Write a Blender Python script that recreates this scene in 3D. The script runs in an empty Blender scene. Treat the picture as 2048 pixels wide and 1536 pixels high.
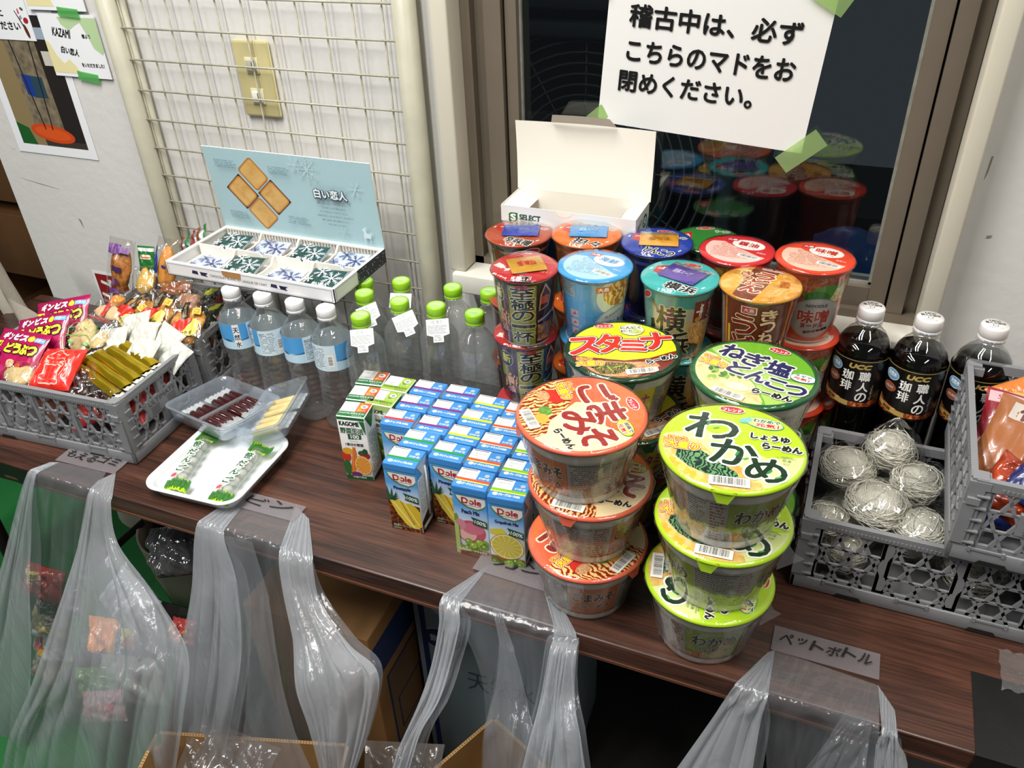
import bpy, bmesh, math, random
from math import sin, cos, pi, radians as RD
from mathutils import Vector, Matrix, Euler
from mathutils.geometry import tessellate_polygon
random.seed(7)
sc = bpy.context.scene
COL = sc.collection
TZ = 0.70                      # table top height above the floor

# ---------------------------------------------------------------- camera
cam = bpy.data.cameras.new('camera'); cam.sensor_fit = 'HORIZONTAL'; cam.sensor_width = 36
cam.lens = 1642.985 / 2048 * 36; cam.clip_start = .02
co = bpy.data.objects.new('camera', cam); COL.objects.link(co)
Rr = ((0.92398947, 0.18340905, -0.33556607), (0.38074893, -0.5231061, 0.76248951), (-0.03568918, -0.8322987, -0.55317733))
co.matrix_world = Matrix([[Rr[i][0], -Rr[i][1], -Rr[i][2], (0, 0, TZ + .77)[i]] for i in range(3)] + [[0, 0, 0, 1]])
sc.camera = co
# ---------------------------------------------------------------- light
wd = bpy.data.worlds.new('world'); wd.use_nodes = True; sc.world = wd
wd.node_tree.nodes['Background'].inputs[0].default_value = (.8, .9, 1, 1)
wd.node_tree.nodes['Background'].inputs[1].default_value = .05
def area(name, loc, rot, sx, sy, e, c):
    l = bpy.data.lights.new(name, 'AREA'); l.shape = 'RECTANGLE'; l.size = sx; l.size_y = sy; l.energy = e; l.color = c
    o = bpy.data.objects.new(name, l); COL.objects.link(o); o.location = loc; o.rotation_euler = rot
area('ceiling_tube_or_fill', (-.95, .15, 2.50), (0, 0, 0), .10, 1.2, 29, (1, .98, .95))
area('ceiling_tube_or_fill', (-.55, .15, 2.50), (0, 0, 0), .10, 1.2, 29, (1, .98, .95))
area('ceiling_tube_or_fill', (.85, -.05, 2.50), (0, 0, 0), .10, 1.2, 26, (1, .95, .88))  # added fill from the right to brighten the right wall
area('ceiling_tube_or_fill', (-2.4, -1.3, 2.50), (0, 0, 0), .10, 1.2, 34, (.95, .98, 1))
area('yard_fill', (-.6, 3.2, 1.9), (RD(-62), 0, 0), .3, .3, 2.2, (.75, .85, 1))  # invented fill outdoors so the air conditioner shows behind the glass
sc.view_settings.view_transform = 'Standard'; sc.view_settings.look = 'None'
sc.view_settings.gamma = 1; sc.view_settings.use_curve_mapping = False; sc.view_settings.exposure = 0.0
sc.cycles.transparent_max_bounces = 40; sc.cycles.max_bounces = 10; sc.cycles.transmission_bounces = 10
sc.cycles.sample_clamp_indirect = 6

# ---------------------------------------------------------------- materials
def lin(h):
    h = h.lstrip('#'); r = []
    for i in (0, 2, 4):
        c = int(h[i:i+2], 16) / 255; r.append(c/12.92 if c <= .04045 else ((c+.055)/1.055)**2.4)
    return (*r, 1)
_m = {}
def nt(name):
    m = bpy.data.materials.new(name); m.use_nodes = True; t = m.node_tree
    return m, t, t.nodes, t.links, t.nodes['Principled BSDF']
def mat(hx, rough=.5, metal=0, name=None, bump=0, bs=200, vary=0, vs=8, coat=0, sub=0, spec=.5):
    k = (hx, rough, metal, bump, bs, vary, vs, coat, spec)
    if k in _m: return _m[k]
    m, t, N, L, b = nt(name or 'paint_' + hx.strip('#'))
    b.inputs['Base Color'].default_value = lin(hx); b.inputs['Roughness'].default_value = rough
    b.inputs['Metallic'].default_value = metal; b.inputs['Coat Weight'].default_value = coat
    b.inputs['Specular IOR Level'].default_value = spec
    if bump or vary:
        tc = N.new('ShaderNodeTexCoord')
        if bump:
            n = N.new('ShaderNodeTexNoise'); n.inputs['Scale'].default_value = bs; n.inputs['Detail'].default_value = 3
            L.new(tc.outputs['Object'], n.inputs['Vector'])
            bp = N.new('ShaderNodeBump'); bp.inputs['Strength'].default_value = bump; bp.inputs['Distance'].default_value = .002
            L.new(n.outputs['Fac'], bp.inputs['Height']); L.new(bp.outputs[0], b.inputs['Normal'])
        if vary:
            n = N.new('ShaderNodeTexNoise'); n.inputs['Scale'].default_value = vs; n.inputs['Detail'].default_value = 6
            L.new(tc.outputs['Object'], n.inputs['Vector'])
            r = N.new('ShaderNodeValToRGB'); c = lin(hx)
            r.color_ramp.elements[0].position = .3; r.color_ramp.elements[1].position = .65
            r.color_ramp.elements[0].color = tuple(x*(1-vary) for x in c[:3]) + (1,); r.color_ramp.elements[1].color = c
            L.new(n.outputs['Fac'], r.inputs[0]); L.new(r.outputs[0], b.inputs['Base Color'])
    _m[k] = m; return m
def K(hx): return mat(hx, .38, name='ink_' + hx.strip('#'))
def ramp(name, stops, scale=60, kind='noise', rough=.35, dist=1.5, stretch=(1, 1, 1), det=3):
    """procedural picture-like print: a texture run through a colour ramp"""
    if name in _m: return _m[name]
    m, t, N, L, b = nt(name); b.inputs['Roughness'].default_value = rough
    tc = N.new('ShaderNodeTexCoord'); mp = N.new('ShaderNodeMapping'); mp.inputs['Scale'].default_value = stretch
    L.new(tc.outputs['Object'], mp.inputs[0])
    if kind == 'wave':
        n = N.new('ShaderNodeTexWave'); n.inputs['Distortion'].default_value = dist * 8; n.inputs['Detail'].default_value = det
        n.inputs['Detail Scale'].default_value = 1.2
    elif kind == 'cell': n = N.new('ShaderNodeTexVoronoi')
    else: n = N.new('ShaderNodeTexNoise'); n.inputs['Detail'].default_value = det; n.inputs['Distortion'].default_value = dist
    n.inputs['Scale'].default_value = scale; L.new(mp.outputs[0], n.inputs['Vector'])
    r = N.new('ShaderNodeValToRGB'); e = r.color_ramp.elements
    while len(e) < len(stops): e.new(.5)
    for x, (p, c) in zip(e, stops): x.position = p; x.color = lin(c)
    L.new(n.outputs['Distance' if kind == 'cell' else 'Fac'], r.inputs[0]); L.new(r.outputs[0], b.inputs['Base Color'])
    _m[name] = m; return m
def zgrad(name, stops, rough=.35):
    """printed colour gradient along the thing's own height"""
    if name in _m: return _m[name]
    m, t, N, L, b = nt(name); b.inputs['Roughness'].default_value = rough
    tc = N.new('ShaderNodeTexCoord'); s = N.new('ShaderNodeSeparateXYZ'); L.new(tc.outputs['Generated'], s.inputs[0])
    r = N.new('ShaderNodeValToRGB'); e = r.color_ramp.elements
    while len(e) < len(stops): e.new(.5)
    for x, (p, c) in zip(e, stops): x.position = p; x.color = lin(c)
    L.new(s.outputs[2], r.inputs[0]); L.new(r.outputs[0], b.inputs['Base Color']); _m[name] = m; return m
def film(name, tint='#ffffff', milk=0.0, rough=.08, bs=60, bst=.5, mcol='#ffffff', ior=1.5, stretch=(1, 1, 1), glossy=1.0, bd=.0012):
    """thin plastic film: clear, shiny, optionally milky"""
    if name in _m: return _m[name]
    m, t, N, L, b = nt(name); N.remove(b); out = N['Material Output']
    tr = N.new('ShaderNodeBsdfTransparent'); tr.inputs[0].default_value = lin(tint)
    gl = N.new('ShaderNodeBsdfGlossy'); gl.inputs['Roughness'].default_value = rough; gl.inputs[0].default_value = (glossy,)*3 + (1,)
    fw = N.new('ShaderNodeLayerWeight'); fw.inputs[0].default_value = .5
    pw = N.new('ShaderNodeMath'); pw.operation = 'POWER'; pw.inputs[1].default_value = 4.5; L.new(fw.outputs['Facing'], pw.inputs[0])
    fr = N.new('ShaderNodeMath'); fr.operation = 'MULTIPLY_ADD'; fr.inputs[1].default_value = .85; fr.inputs[2].default_value = ((ior-1)/(ior+1))**2*1.6; L.new(pw.outputs[0], fr.inputs[0])
    tc = N.new('ShaderNodeTexCoord'); mp = N.new('ShaderNodeMapping'); mp.inputs['Scale'].default_value = stretch
    n = N.new('ShaderNodeTexNoise'); n.inputs['Scale'].default_value = bs; n.inputs['Detail'].default_value = 3; n.inputs['Distortion'].default_value = .6
    bp = N.new('ShaderNodeBump'); bp.inputs['Strength'].default_value = bst; bp.inputs['Distance'].default_value = bd
    L.new(tc.outputs['Object'], mp.inputs[0]); L.new(mp.outputs[0], n.inputs['Vector']); L.new(n.outputs['Fac'], bp.inputs['Height'])
    L.new(bp.outputs[0], gl.inputs['Normal']); L.new(bp.outputs[0], fw.inputs['Normal'])
    cur = tr.outputs[0]
    if milk:
        d = N.new('ShaderNodeBsdfDiffuse'); d.inputs[0].default_value = lin(mcol)
        tl = N.new('ShaderNodeBsdfTranslucent'); tl.inputs[0].default_value = lin(mcol)
        L.new(bp.outputs[0], d.inputs['Normal'])
        a = N.new('ShaderNodeMixShader'); a.inputs[0].default_value = .35; L.new(d.outputs[0], a.inputs[1]); L.new(tl.outputs[0], a.inputs[2])
        c = N.new('ShaderNodeMixShader')
        lw = N.new('ShaderNodeLayerWeight'); lw.inputs[0].default_value = .35
        mr = N.new('ShaderNodeMapRange'); mr.inputs[3].default_value = milk; mr.inputs[4].default_value = min(1, milk * 2.2)
        L.new(lw.outputs['Facing'], mr.inputs[0]); L.new(mr.outputs[0], c.inputs[0])
        L.new(cur, c.inputs[1]); L.new(a.outputs[0], c.inputs[2]); cur = c.outputs[0]
    x = N.new('ShaderNodeMixShader'); L.new(fr.outputs[0], x.inputs[0]); L.new(cur, x.inputs[1]); L.new(gl.outputs[0], x.inputs[2])
    L.new(x.outputs[0], out.inputs[0]); _m[name] = m; return m
def glassy(name, tint, mixt=.35, ior=1.33, rough=0.0, bs=30, bst=.15):
    if name in _m: return _m[name]
    m, t, N, L, b = nt(name); N.remove(b)
    tr = N.new('ShaderNodeBsdfTransparent'); tr.inputs[0].default_value = lin(tint)
    g = N.new('ShaderNodeBsdfGlass'); g.inputs[0].default_value = lin(tint); g.inputs['IOR'].default_value = ior; g.inputs['Roughness'].default_value = rough
    n = N.new('ShaderNodeTexNoise'); n.inputs['Scale'].default_value = bs; tc = N.new('ShaderNodeTexCoord'); L.new(tc.outputs['Object'], n.inputs['Vector'])
    bp = N.new('ShaderNodeBump'); bp.inputs['Strength'].default_value = bst; bp.inputs['Distance'].default_value = .001
    L.new(n.outputs['Fac'], bp.inputs['Height']); L.new(bp.outputs[0], g.inputs['Normal'])
    x = N.new('ShaderNodeMixShader'); x.inputs[0].default_value = 1 - mixt
    L.new(tr.outputs[0], x.inputs[1]); L.new(g.outputs[0], x.inputs[2]); L.new(x.outputs[0], N['Material Output'].inputs[0])
    _m[name] = m; return m

# ---------------------------------------------------------------- mesh builder
class MB:
    def __init__(s): s.v = []; s.f = []; s.mi = []; s.sm = []; s.mats = []
    def mx(s, m):
        if m not in s.mats: s.mats.append(m)
        return s.mats.index(m)
    def add(s, vs, fs, m, smooth=False, X=None):
        o = len(s.v); s.v += [tuple(X @ Vector(p)) for p in vs] if X else [tuple(p) for p in vs]
        i = s.mx(m)
        for f in fs: s.f.append([o + k for k in f]); s.mi.append(i); s.sm.append(smooth)
        return s
    def box(s, x0, y0, z0, x1, y1, z1, m, X=None):
        v = [(x, y, z) for z in (z0, z1) for y in (y0, y1) for x in (x0, x1)]
        return s.add(v, [(0, 2, 3, 1), (4, 5, 7, 6), (0, 1, 5, 4), (2, 6, 7, 3), (0, 4, 6, 2), (1, 3, 7, 5)], m, False, X)
    def bbox(s, x0, y0, z0, x1, y1, z1, m, b=.002, X=None, seg=2):
        """box with rounded edges"""
        bm = bmesh.new(); bmesh.ops.create_cube(bm, size=1)
        for v in bm.verts: v.co = Vector(((x0+x1)/2 + v.co.x*(x1-x0), (y0+y1)/2 + v.co.y*(y1-y0), (z0+z1)/2 + v.co.z*(z1-z0)))
        bmesh.ops.bevel(bm, geom=bm.edges[:], offset=b, segments=seg, affect='EDGES', profile=.5)
        s.add([v.co.copy() for v in bm.verts], [[v.index for v in f.verts] for f in bm.faces], m, True, X); bm.free(); return s
    def lathe(s, prof, n, m, X=None, smooth=True, cap0=False, cap1=False, a0=0, a1=2*pi, rf=None):
        full = abs(a1 - a0 - 2*pi) < 1e-6; c = n if full else n + 1; vs = []; fs = []
        for i in range(c):
            a = a0 + (a1-a0) * i / n
            for r, z in prof:
                k = rf(a, r, z) if rf else r
                vs.append((k*cos(a), k*sin(a), z))
        p = len(prof)
        for i in range(n):
            j = (i+1) % c
            for k in range(p-1): fs.append((i*p+k, j*p+k, j*p+k+1, i*p+k+1))
        if cap0: fs.append([i*p for i in range(c)][::-1])
        if cap1: fs.append([i*p+p-1 for i in range(c)])
        return s.add(vs, fs, m, smooth, X)
    def tube(s, pts, r, n, m, X=None, caps=True, smooth=True):
        vs = []; fs = []; P = [Vector(p) for p in pts]; up = None
        for i, p in enumerate(P):
            d = (P[min(i+1, len(P)-1)] - P[max(i-1, 0)]).normalized()
            if up is None: up = Vector((0, 0, 1)) if abs(d.z) < .9 else Vector((1, 0, 0))
            a = d.cross(up).normalized(); b = a.cross(d).normalized(); up = b
            rr = r[i] if isinstance(r, (list, tuple)) else r
            vs += [p + a*rr*cos(2*pi*k/n) + b*rr*sin(2*pi*k/n) for k in range(n)]
        for i in range(len(P)-1):
            for k in range(n): fs.append((i*n+k, i*n+(k+1) % n, (i+1)*n+(k+1) % n, (i+1)*n+k))
        if caps: fs.append(list(range(n))[::-1]); fs.append([(len(P)-1)*n+k for k in range(n)])
        return s.add(vs, fs, m, smooth, X)
    def bar(s, a, b, w, t, m, X=None):
        """flat rib from a to b (2D u,v) of width w, thickness 0..t along +normal (third axis)"""
        a = Vector(a); b = Vector(b); d = (b-a).normalized(); n = Vector((-d.y, d.x)) * w/2
        q = [a-n, b-n, b+n, a+n]
        v = [(p.x, p.y, 0) for p in q] + [(p.x, p.y, t) for p in q]
        return s.add(v, [(0, 3, 2, 1), (4, 5, 6, 7), (0, 1, 5, 4), (1, 2, 6, 5), (2, 3, 7, 6), (3, 0, 4, 7)], m, False, X)
    def prism(s, poly, z0, z1, m, X=None, smooth=False):
        n = len(poly); v = [(x, y, z0) for x, y in poly] + [(x, y, z1) for x, y in poly]
        tr = tessellate_polygon([[Vector((x, y, 0)) for x, y in poly]])
        f = [(a, b, c) for a, b, c in tr] + [(c+n, b+n, a+n) for a, b, c in tr] + [(i, (i+1) % n, n+(i+1) % n, n+i) for i in range(n)]
        return s.add(v, f, m, smooth, X)
    def sheet(s, fn, nu, nv, m, X=None, smooth=True):
        v = [fn(i/nu, j/nv) for j in range(nv+1) for i in range(nu+1)]
        f = [(j*(nu+1)+i, j*(nu+1)+i+1, (j+1)*(nu+1)+i+1, (j+1)*(nu+1)+i) for j in range(nv) for i in range(nu)]
        return s.add(v, f, m, smooth, X)
    def mesh(s, name):
        me = bpy.data.meshes.new(name); me.from_pydata(s.v, [], s.f)
        for m in s.mats: me.materials.append(m)
        me.polygons.foreach_set('material_index', s.mi); me.polygons.foreach_set('use_smooth', s.sm); me.update(); return me
    def build(s, name, parent=None, loc=None, rot=None, fixn=False, sharp=None):
        me = s.mesh(name)
        if fixn:
            bm = bmesh.new(); bm.from_mesh(me); bmesh.ops.remove_doubles(bm, verts=bm.verts, dist=1e-6)
            bmesh.ops.recalc_face_normals(bm, faces=bm.faces); bm.to_mesh(me); bm.free()
        if sharp: me.set_sharp_from_angle(angle=RD(sharp))
        o = bpy.data.objects.new(name, me); COL.objects.link(o)
        if parent: o.parent = parent
        if loc is not None: o.location = loc
        if rot is not None: o.rotation_euler = rot
        return o
def tag(o, label, cat, group=None, kind=None):
    if label: o['label'] = label
    if cat: o['category'] = cat
    if group: o['group'] = group
    if kind: o['kind'] = kind
    return o
def thing(name, label, cat, loc=(0, 0, 0), rot=(0, 0, 0), group=None):
    o = bpy.data.objects.new(name, None); COL.objects.link(o); o.empty_display_size = .02
    o.location = (loc[0], loc[1], loc[2] + TZ); o.rotation_euler = rot
    return tag(o, label, cat, group)
def struct(o): o['kind'] = 'structure'; return o
def dup(root, label=None, loc=None, rot=None, group=None):
    r = root.copy(); COL.objects.link(r)
    for ch in list(root.children):
        c = ch.copy(); COL.objects.link(c); c.parent = r
        for g in ch.children:
            d = g.copy(); COL.objects.link(d); d.parent = c
    if loc: r.location = (loc[0], loc[1], loc[2] + TZ)
    if rot is not None: r.rotation_euler = rot
    if label: r['label'] = label
    if group: r['group'] = group
    return r

# ---------------------------------------------------------------- flat print (lettering, bars, pictures) laid on a surface
_tc = {}
def glyphs(s, off=0.0, res=3):
    k = (s, off, res)
    if k not in _tc:
        cu = bpy.data.curves.new('lettering', 'FONT'); cu.body = s; cu.size = 1; cu.resolution_u = res
        cu.fill_mode = 'FRONT'; cu.offset = off; o = bpy.data.objects.new('lettering', cu)
        me = bpy.data.meshes.new_from_object(o)
        vs = [(v.co.x, v.co.y) for v in me.vertices]; fs = [tuple(p.vertices) for p in me.polygons]
        bpy.data.objects.remove(o); bpy.data.curves.remove(cu); bpy.data.meshes.remove(me)
        _tc[k] = (vs, fs)
    return _tc[k]
class Pr:
    def __init__(s, clip=None, dh=2.5e-5): s.it = []; s.L = 1; s.clip = clip; s.dh = dh
    def _add(s, vs, fs, m): s.it.append((vs, fs, m, s.L)); s.L += 1; return s
    def poly(s, pts, m):
        pts = [tuple(p) for p in pts]
        if s.clip:
            d = []
            for i, p in enumerate(pts):
                q = pts[(i+1) % len(pts)]
                for k in range(8):
                    x = p[0]+(q[0]-p[0])*k/8; y = p[1]+(q[1]-p[1])*k/8; r = math.hypot(x, y)
                    if r > s.clip: x *= s.clip/r; y *= s.clip/r
                    d.append((x, y))
            pts = d
        tr = tessellate_polygon([[Vector((x, y, 0)) for x, y in pts]])
        fs = []
        for a, b, c in tr:
            A, B, C = pts[a], pts[b], pts[c]
            cr = (B[0]-A[0])*(C[1]-A[1])-(B[1]-A[1])*(C[0]-A[0])
            fs.append((a, b, c) if cr > 0 else (a, c, b))
        return s._add(pts, fs, m)
    def rect(s, u0, v0, u1, v1, m): return s.poly([(u0, v0), (u1, v0), (u1, v1), (u0, v1)], m)
    def ell(s, u, v, ru, rv, m, rot=0, n=28, a0=0, a1=360):
        c, d = cos(RD(rot)), sin(RD(rot)); pts = []
        for i in range(n):
            a = RD(a0 + (a1-a0)*i/(n if a1-a0 == 360 else n-1)); x = ru*cos(a); y = rv*sin(a); pts.append((u+x*c-y*d, v+x*d+y*c))
        return s.poly(pts, m)
    def ring(s, r0, r1, m, n=64):
        v = []; f = []
        for i in range(n):
            a = 2*pi*i/n; v += [(r0*cos(a), r0*sin(a)), (r1*cos(a), r1*sin(a))]; j = (i+1) % n
            f.append((2*i, 2*i+1, 2*j+1, 2*j))
        return s._add(v, f, m)
    def txt(s, t, u, v, w, h, m, rot=0, out=None, bold=0, shear=0, res=3):
        """text stretched to a box w x h centred at (u, v); out = [(material, spread), ...] outermost first"""
        vs, fs = glyphs(t, 0, res)
        if not vs: return s
        xs = [p[0] for p in vs]; ys = [p[1] for p in vs]
        x0, x1, y0, y1 = min(xs), max(xs), min(ys), max(ys)
        if not h: h = w * (y1-y0)/(x1-x0)
        sx = w/(x1-x0); sy = h/(y1-y0 or 1); c, d = cos(RD(rot)), sin(RD(rot))
        if not w: sx = sy
        def T(dx, dy):
            r = []
            for x, y in vs:
                a = (x-(x0+x1)/2)*sx + dx; b = (y-(y0+y1)/2)*sy + dy; a += shear*b; r.append((u+a*c-b*d, v+a*d+b*c))
            return r
        def stack(mm, sp, n):     # shifted copies, each a hair above the last so that no two faces share a plane
            for k in range(n): s.it.append((T(sp*cos(2*pi*k/n), sp*sin(2*pi*k/n)), fs, mm, s.L + .16*k))
            s.L += .16*n + .7
        for mm, sp in (out or []): stack(mm, sp + bold, 9)
        stack(m, bold, 5 if bold else 1)
        return s
    def bars(s, u0, v0, u1, v1, rot=0, c=(0, 0), seed=3):
        R = random.Random(seed); W = u1-u0; H = v1-v0; a, b = cos(RD(rot)), sin(RD(rot))
        tr = lambda x, y: (c[0]+x*a-y*b, c[1]+x*b+y*a)
        s.poly([tr(u0, v0), tr(u1, v0), tr(u1, v1), tr(u0, v1)], K('#f4f2ee'))
        V = []; F = []; x = u0 + W*.1
        while x < u1 - W*.1:
            w = W*R.choice((.008, .012, .02)); o = len(V)
            V += [tr(x, v0+H*.2), tr(x+w, v0+H*.2), tr(x+w, v1-H*.08), tr(x, v1-H*.08)]; F.append((o, o+1, o+2, o+3)); x += w + W*R.choice((.008, .014, .02))
        return s._add(V, F, K('#2a2a30'))
    def fine(s, u0, v0, u1, v1, m, rows=8, fill=.75, seed=1):
        """rows of fine print too small to read"""
        R = random.Random(seed); V = []; F = []; rh = (v1-v0)/rows
        for i in range(rows):
            y = v0 + rh*(i+.25); x = u0; e = u1 - (u1-u0)*R.random()*.25
            while x < e:
                w = rh*R.uniform(.3, .9); hh = rh*R.uniform(.35, .55); o = len(V)
                if R.random() < fill: V += [(x, y), (min(x+w, e), y), (min(x+w, e), y+hh), (x, y+hh)]; F.append((o, o+1, o+2, o+3))
                x += w + rh*R.uniform(.12, .3)
        return s._add(V, F, m) if F else s
    def emit(s, mb, fm, step=None, stepv=None, h0=0):
        if step:      # follow the faceted surface so that stacked layers stay parallel
            fm0 = fm
            def fm(u, v, h):
                a = math.floor(u/step+1e-6)*step; t = (u-a)/step
                if not stepv: return fm0(a, v, h)*(1-t) + fm0(a+step, v, h)*t
                b = math.floor(v/stepv+1e-6)*stepv; q = (v-b)/stepv
                return (fm0(a, b, h)*(1-t)+fm0(a+step, b, h)*t)*(1-q) + (fm0(a, b+stepv, h)*(1-t)+fm0(a+step, b+stepv, h)*t)*q
        for vs, fs, m, L in s.it:
            if step:
                bm = bmesh.new(); bv = [bm.verts.new((x, y, 0)) for x, y in vs]
                for f in fs:
                    try: bm.faces.new([bv[i] for i in f])
                    except ValueError: pass
                for ax, st in ((0, step), (1, stepv)):
                    if not st: continue
                    cs = [p[ax] for p in vs]; k = math.floor(min(cs)/st) + 1
                    while k*st < max(cs):
                        c = [0, 0, 0]; c[ax] = k*st; n = [0, 0, 0]; n[ax] = 1
                        bmesh.ops.bisect_plane(bm, geom=bm.verts[:]+bm.edges[:]+bm.faces[:], plane_co=c, plane_no=n, dist=1e-7); k += 1
                bm.verts.index_update()
                vs2 = [(v.co.x, v.co.y) for v in bm.verts]; fs2 = [[v.index for v in f.verts] for f in bm.faces]; bm.free()
            else: vs2, fs2 = vs, fs
            mb.add([fm(x, y, h0 + L*s.dh) for x, y in vs2], fs2, m, bool(step))
        return mb
def plane_map(O, U, V):
    O = Vector(O); U = Vector(U).normalized(); V = Vector(V).normalized(); Nn = U.cross(V)
    return lambda u, v, h: O + U*u + V*v + Nn*h
def cone_map(r0, r1, H, a0=-pi/2):
    """u = arc length round the middle, v = height; a0 faces the print"""
    rm = (r0+r1)/2
    def f(u, v, h):
        r = r0 + (r1-r0)*v/H + h; a = a0 + u/rm; return Vector((r*cos(a), r*sin(a), v))
    return f

# ================================================================ SETTING
OFF = (0, 0, TZ)
def SB(name, boxes, m, bev=0):
    b = MB()
    for q in boxes:
        if bev: b.bbox(*q, m, bev)
        else: b.box(*q, m)
    return struct(b.build(name, loc=OFF))
WALL = mat('#d6d4cf', .8, name='painted_plaster', bump=.35, bs=55, vary=.05, vs=3)
TRIM = mat('#cdc7b5', .5, name='cream_trim_paint', bump=.1, bs=20)
SB('wall_back', [(-1.61, 1.12, -.70, -.545, 1.27, 1.9), (-.545, 1.12, -.70, .115, 1.27, .188), (-.545, 1.12, 1.05, .115, 1.27, 1.9), (.115, 1.12, -.70, 2.2, 1.27, 1.9)], WALL)
FG = mat('#176a2e', .7, name='green_floor_sheet', vary=.25, vs=5)
SB('floor', [(-3.2, -1.5, -.74, 2.2, 2.4, -.70)], mat('#2b2825', .6, name='shade_dark_floor', vary=.3, vs=5))  # dark colour stands in for the shade below the table
b = MB(); b.box(-3.0, -.2, -.70, -1.02, 1.115, -.694, FG); tag(b.build('floor_mat', loc=OFF), 'bright green floor mat below the left end of the table', 'mat')
SB('wall_left', [(-3.2, 2.2, -.70, -1.61, 2.35, 1.9)], mat('#3a2a1c', .8, name='dark_wood_wall', vary=.3, vs=2))
SB('trim_1', [(-.572, 1.072, .192, -.545, 1.16, 1.08)], TRIM, .003)
SB('trim_2', [(.115, 1.072, .192, .138, 1.16, 1.08)], TRIM, .003)
SB('trim_3', [(-.565, 1.062, .158, .15, 1.125, .192)], mat('#e2ded2', .55, name='white_sill_paint', vary=.18, vs=14, bump=.2, bs=60), .003)
BR_ = mat('#73695b', .42, metal=.25, name='bronze_aluminium', vary=.06, vs=20)
DK = mat('#15130f', .6, name='dark_gap')
b = MB()
for x0, x1, y0 in ((-.545, -.530, 1.112), (-.530, -.512, 1.128), (-.512, -.486, 1.118), (-.483, -.466, 1.126), (.052, .074, 1.122), (.077, .098, 1.116), (.098, .115, 1.128)):
    b.box(x0, y0, .190, x1, 1.175, 1.06, BR_)
b.box(-.486, 1.135, .190, -.483, 1.17, 1.06, DK); b.box(.074, 1.135, .190, .077, 1.17, 1.06, DK)
b.box(-.545, 1.112, .190, .115, 1.175, .204, BR_); b.box(-.466, 1.124, .204, .052, 1.16, .234, BR_)
b.box(-.545, 1.11, 1.02, .115, 1.175, 1.06, BR_)
w1 = struct(b.build('window_1', loc=OFF))
b = MB(); b.box(-.466, 1.1405, .234, .052, 1.1455, 1.02, film('window_glass', '#dfe6e6', rough=0, bst=0, ior=1.5)); b.build('glass_pane', w1)
b = MB(); GK = mat('#8f8f84', .7, name='gasket', vary=.3, vs=60)
b.box(-.466, 1.135, .234, -.4625, 1.1405, 1.02, GK); b.box(.0485, 1.135, .234, .052, 1.1405, 1.02, GK); b.box(-.466, 1.135, .234, .052, 1.1405, .2375, mat('#b8b8b4', .3, metal=.6, name='sash_lip'))
b.build('gasket', w1)
b = MB(); p = Pr(dh=5e-5)
for q in ([(-1.583, .229), (-1.52, .221), (-1.47, .214), (-1.47, .2135), (-1.52, .2195)], [(-1.445, .155), (-1.438, .152), (-1.437, .134), (-1.441, .143)], [(-1.57, .29), (-1.555, .288), (-1.555, .2875)], [(.152, .43), (.154, .43), (.153, .41), (.151, .40)], [(.172, .33), (.178, .331), (.177, .327), (.172, .326)]): p.poly(q, mat('#8d897c', .8, name='scuff'))
p.emit(b, plane_map((0, 1.1196, 0), (1, 0, 0), (0, 0, 1))); b.build('scuff_mark', bpy.data.objects['wall_back'])
# ---- the yard outside the glass
SB('ground_outside', [(-3.0, 1.27, -.9, 2.2, 5.0, -.86)], mat('#20242c', .9, name='yard_ground', vary=.3, vs=4))
ac = thing('air_conditioner', 'dark outdoor air conditioner unit with two round fan grilles beyond the window glass', 'air conditioner', (-.52, 1.62, -.1))
GM = mat('#6a7074', .5, name='grille_grey'); CM = mat('#4a5158', .45, name='unit_casing')
b = MB()
b.bbox(-.36, .02, -.5, .34, .4, 1.05, CM, .02); b.build('casing', ac)
b = MB()
for cz in (.37,):
    pass
for nm, cz in (('fan_grille', .29), ('fan_grille', .88)):
    b = MB(); b.box(-.29, .0, cz-.27, .29, .018, cz+.27, mat('#0c0e12', .8, name='fan_well'))
    for x in (-.305, .28): b.bbox(x, -.035, cz-.285, x+.03, .02, cz+.285, CM, .008)
    for z in (cz-.285, cz+.255): b.bbox(-.305, -.035, z, .31, .02, z+.03, CM, .008)
    for i in range(13):
        r = .03 + .02*i; pts = [(r*cos(a*pi/24), -.012-.01*cos(r*5), cz + r*sin(a*pi/24)) for a in range(49)]
        b.tube(pts, .0022, 5, GM, caps=False)
    for i in range(12):
        a = i*pi/6; b.tube([(.03*cos(a), -.016, cz+.03*sin(a)), (.275*cos(a), -.01, cz+.275*sin(a))], .0018, 4, GM)
    b.build(nm, ac)
tarp = MB(); tarp.sheet(lambda u, v: (u*.55, .02+v*.3, .02*sin(u*17)+.03*sin(v*9+u*6)+.10*sin(pi*u)*sin(pi*v)), 20, 14, mat('#173f7c', .4, name='blue_sheeting'))
tag(tarp.build('tarpaulin', loc=(-.05, 1.42, TZ+.03)), 'blue tarpaulin heap outside low behind the window glass', 'tarpaulin')
# ---- dark wooden shelf in the left background
sh = thing('wooden_shelf', 'dark wooden shelf in shadow past the left end of the wall', 'shelf', (-2.45, 1.72, 0))
SW = mat('#7a5430', .6, name='shelf_wood', vary=.35, vs=6)
for nm, z0, z1 in (('board', -.156, .2), ('board', -.43, -.20), ('board', -.70, -.66)):
    b = MB(); b.bbox(-.5, 0, z0, .62, .3, z1, SW, .004); b.build(nm, sh)
b = MB(); b.box(-.5, .02, -.70, -.45, .3, .32, SW); b.build('upright', sh); b = MB(); b.box(.60, .02, -.70, .64, .3, .32, SW); b.build('upright', sh)

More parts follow.
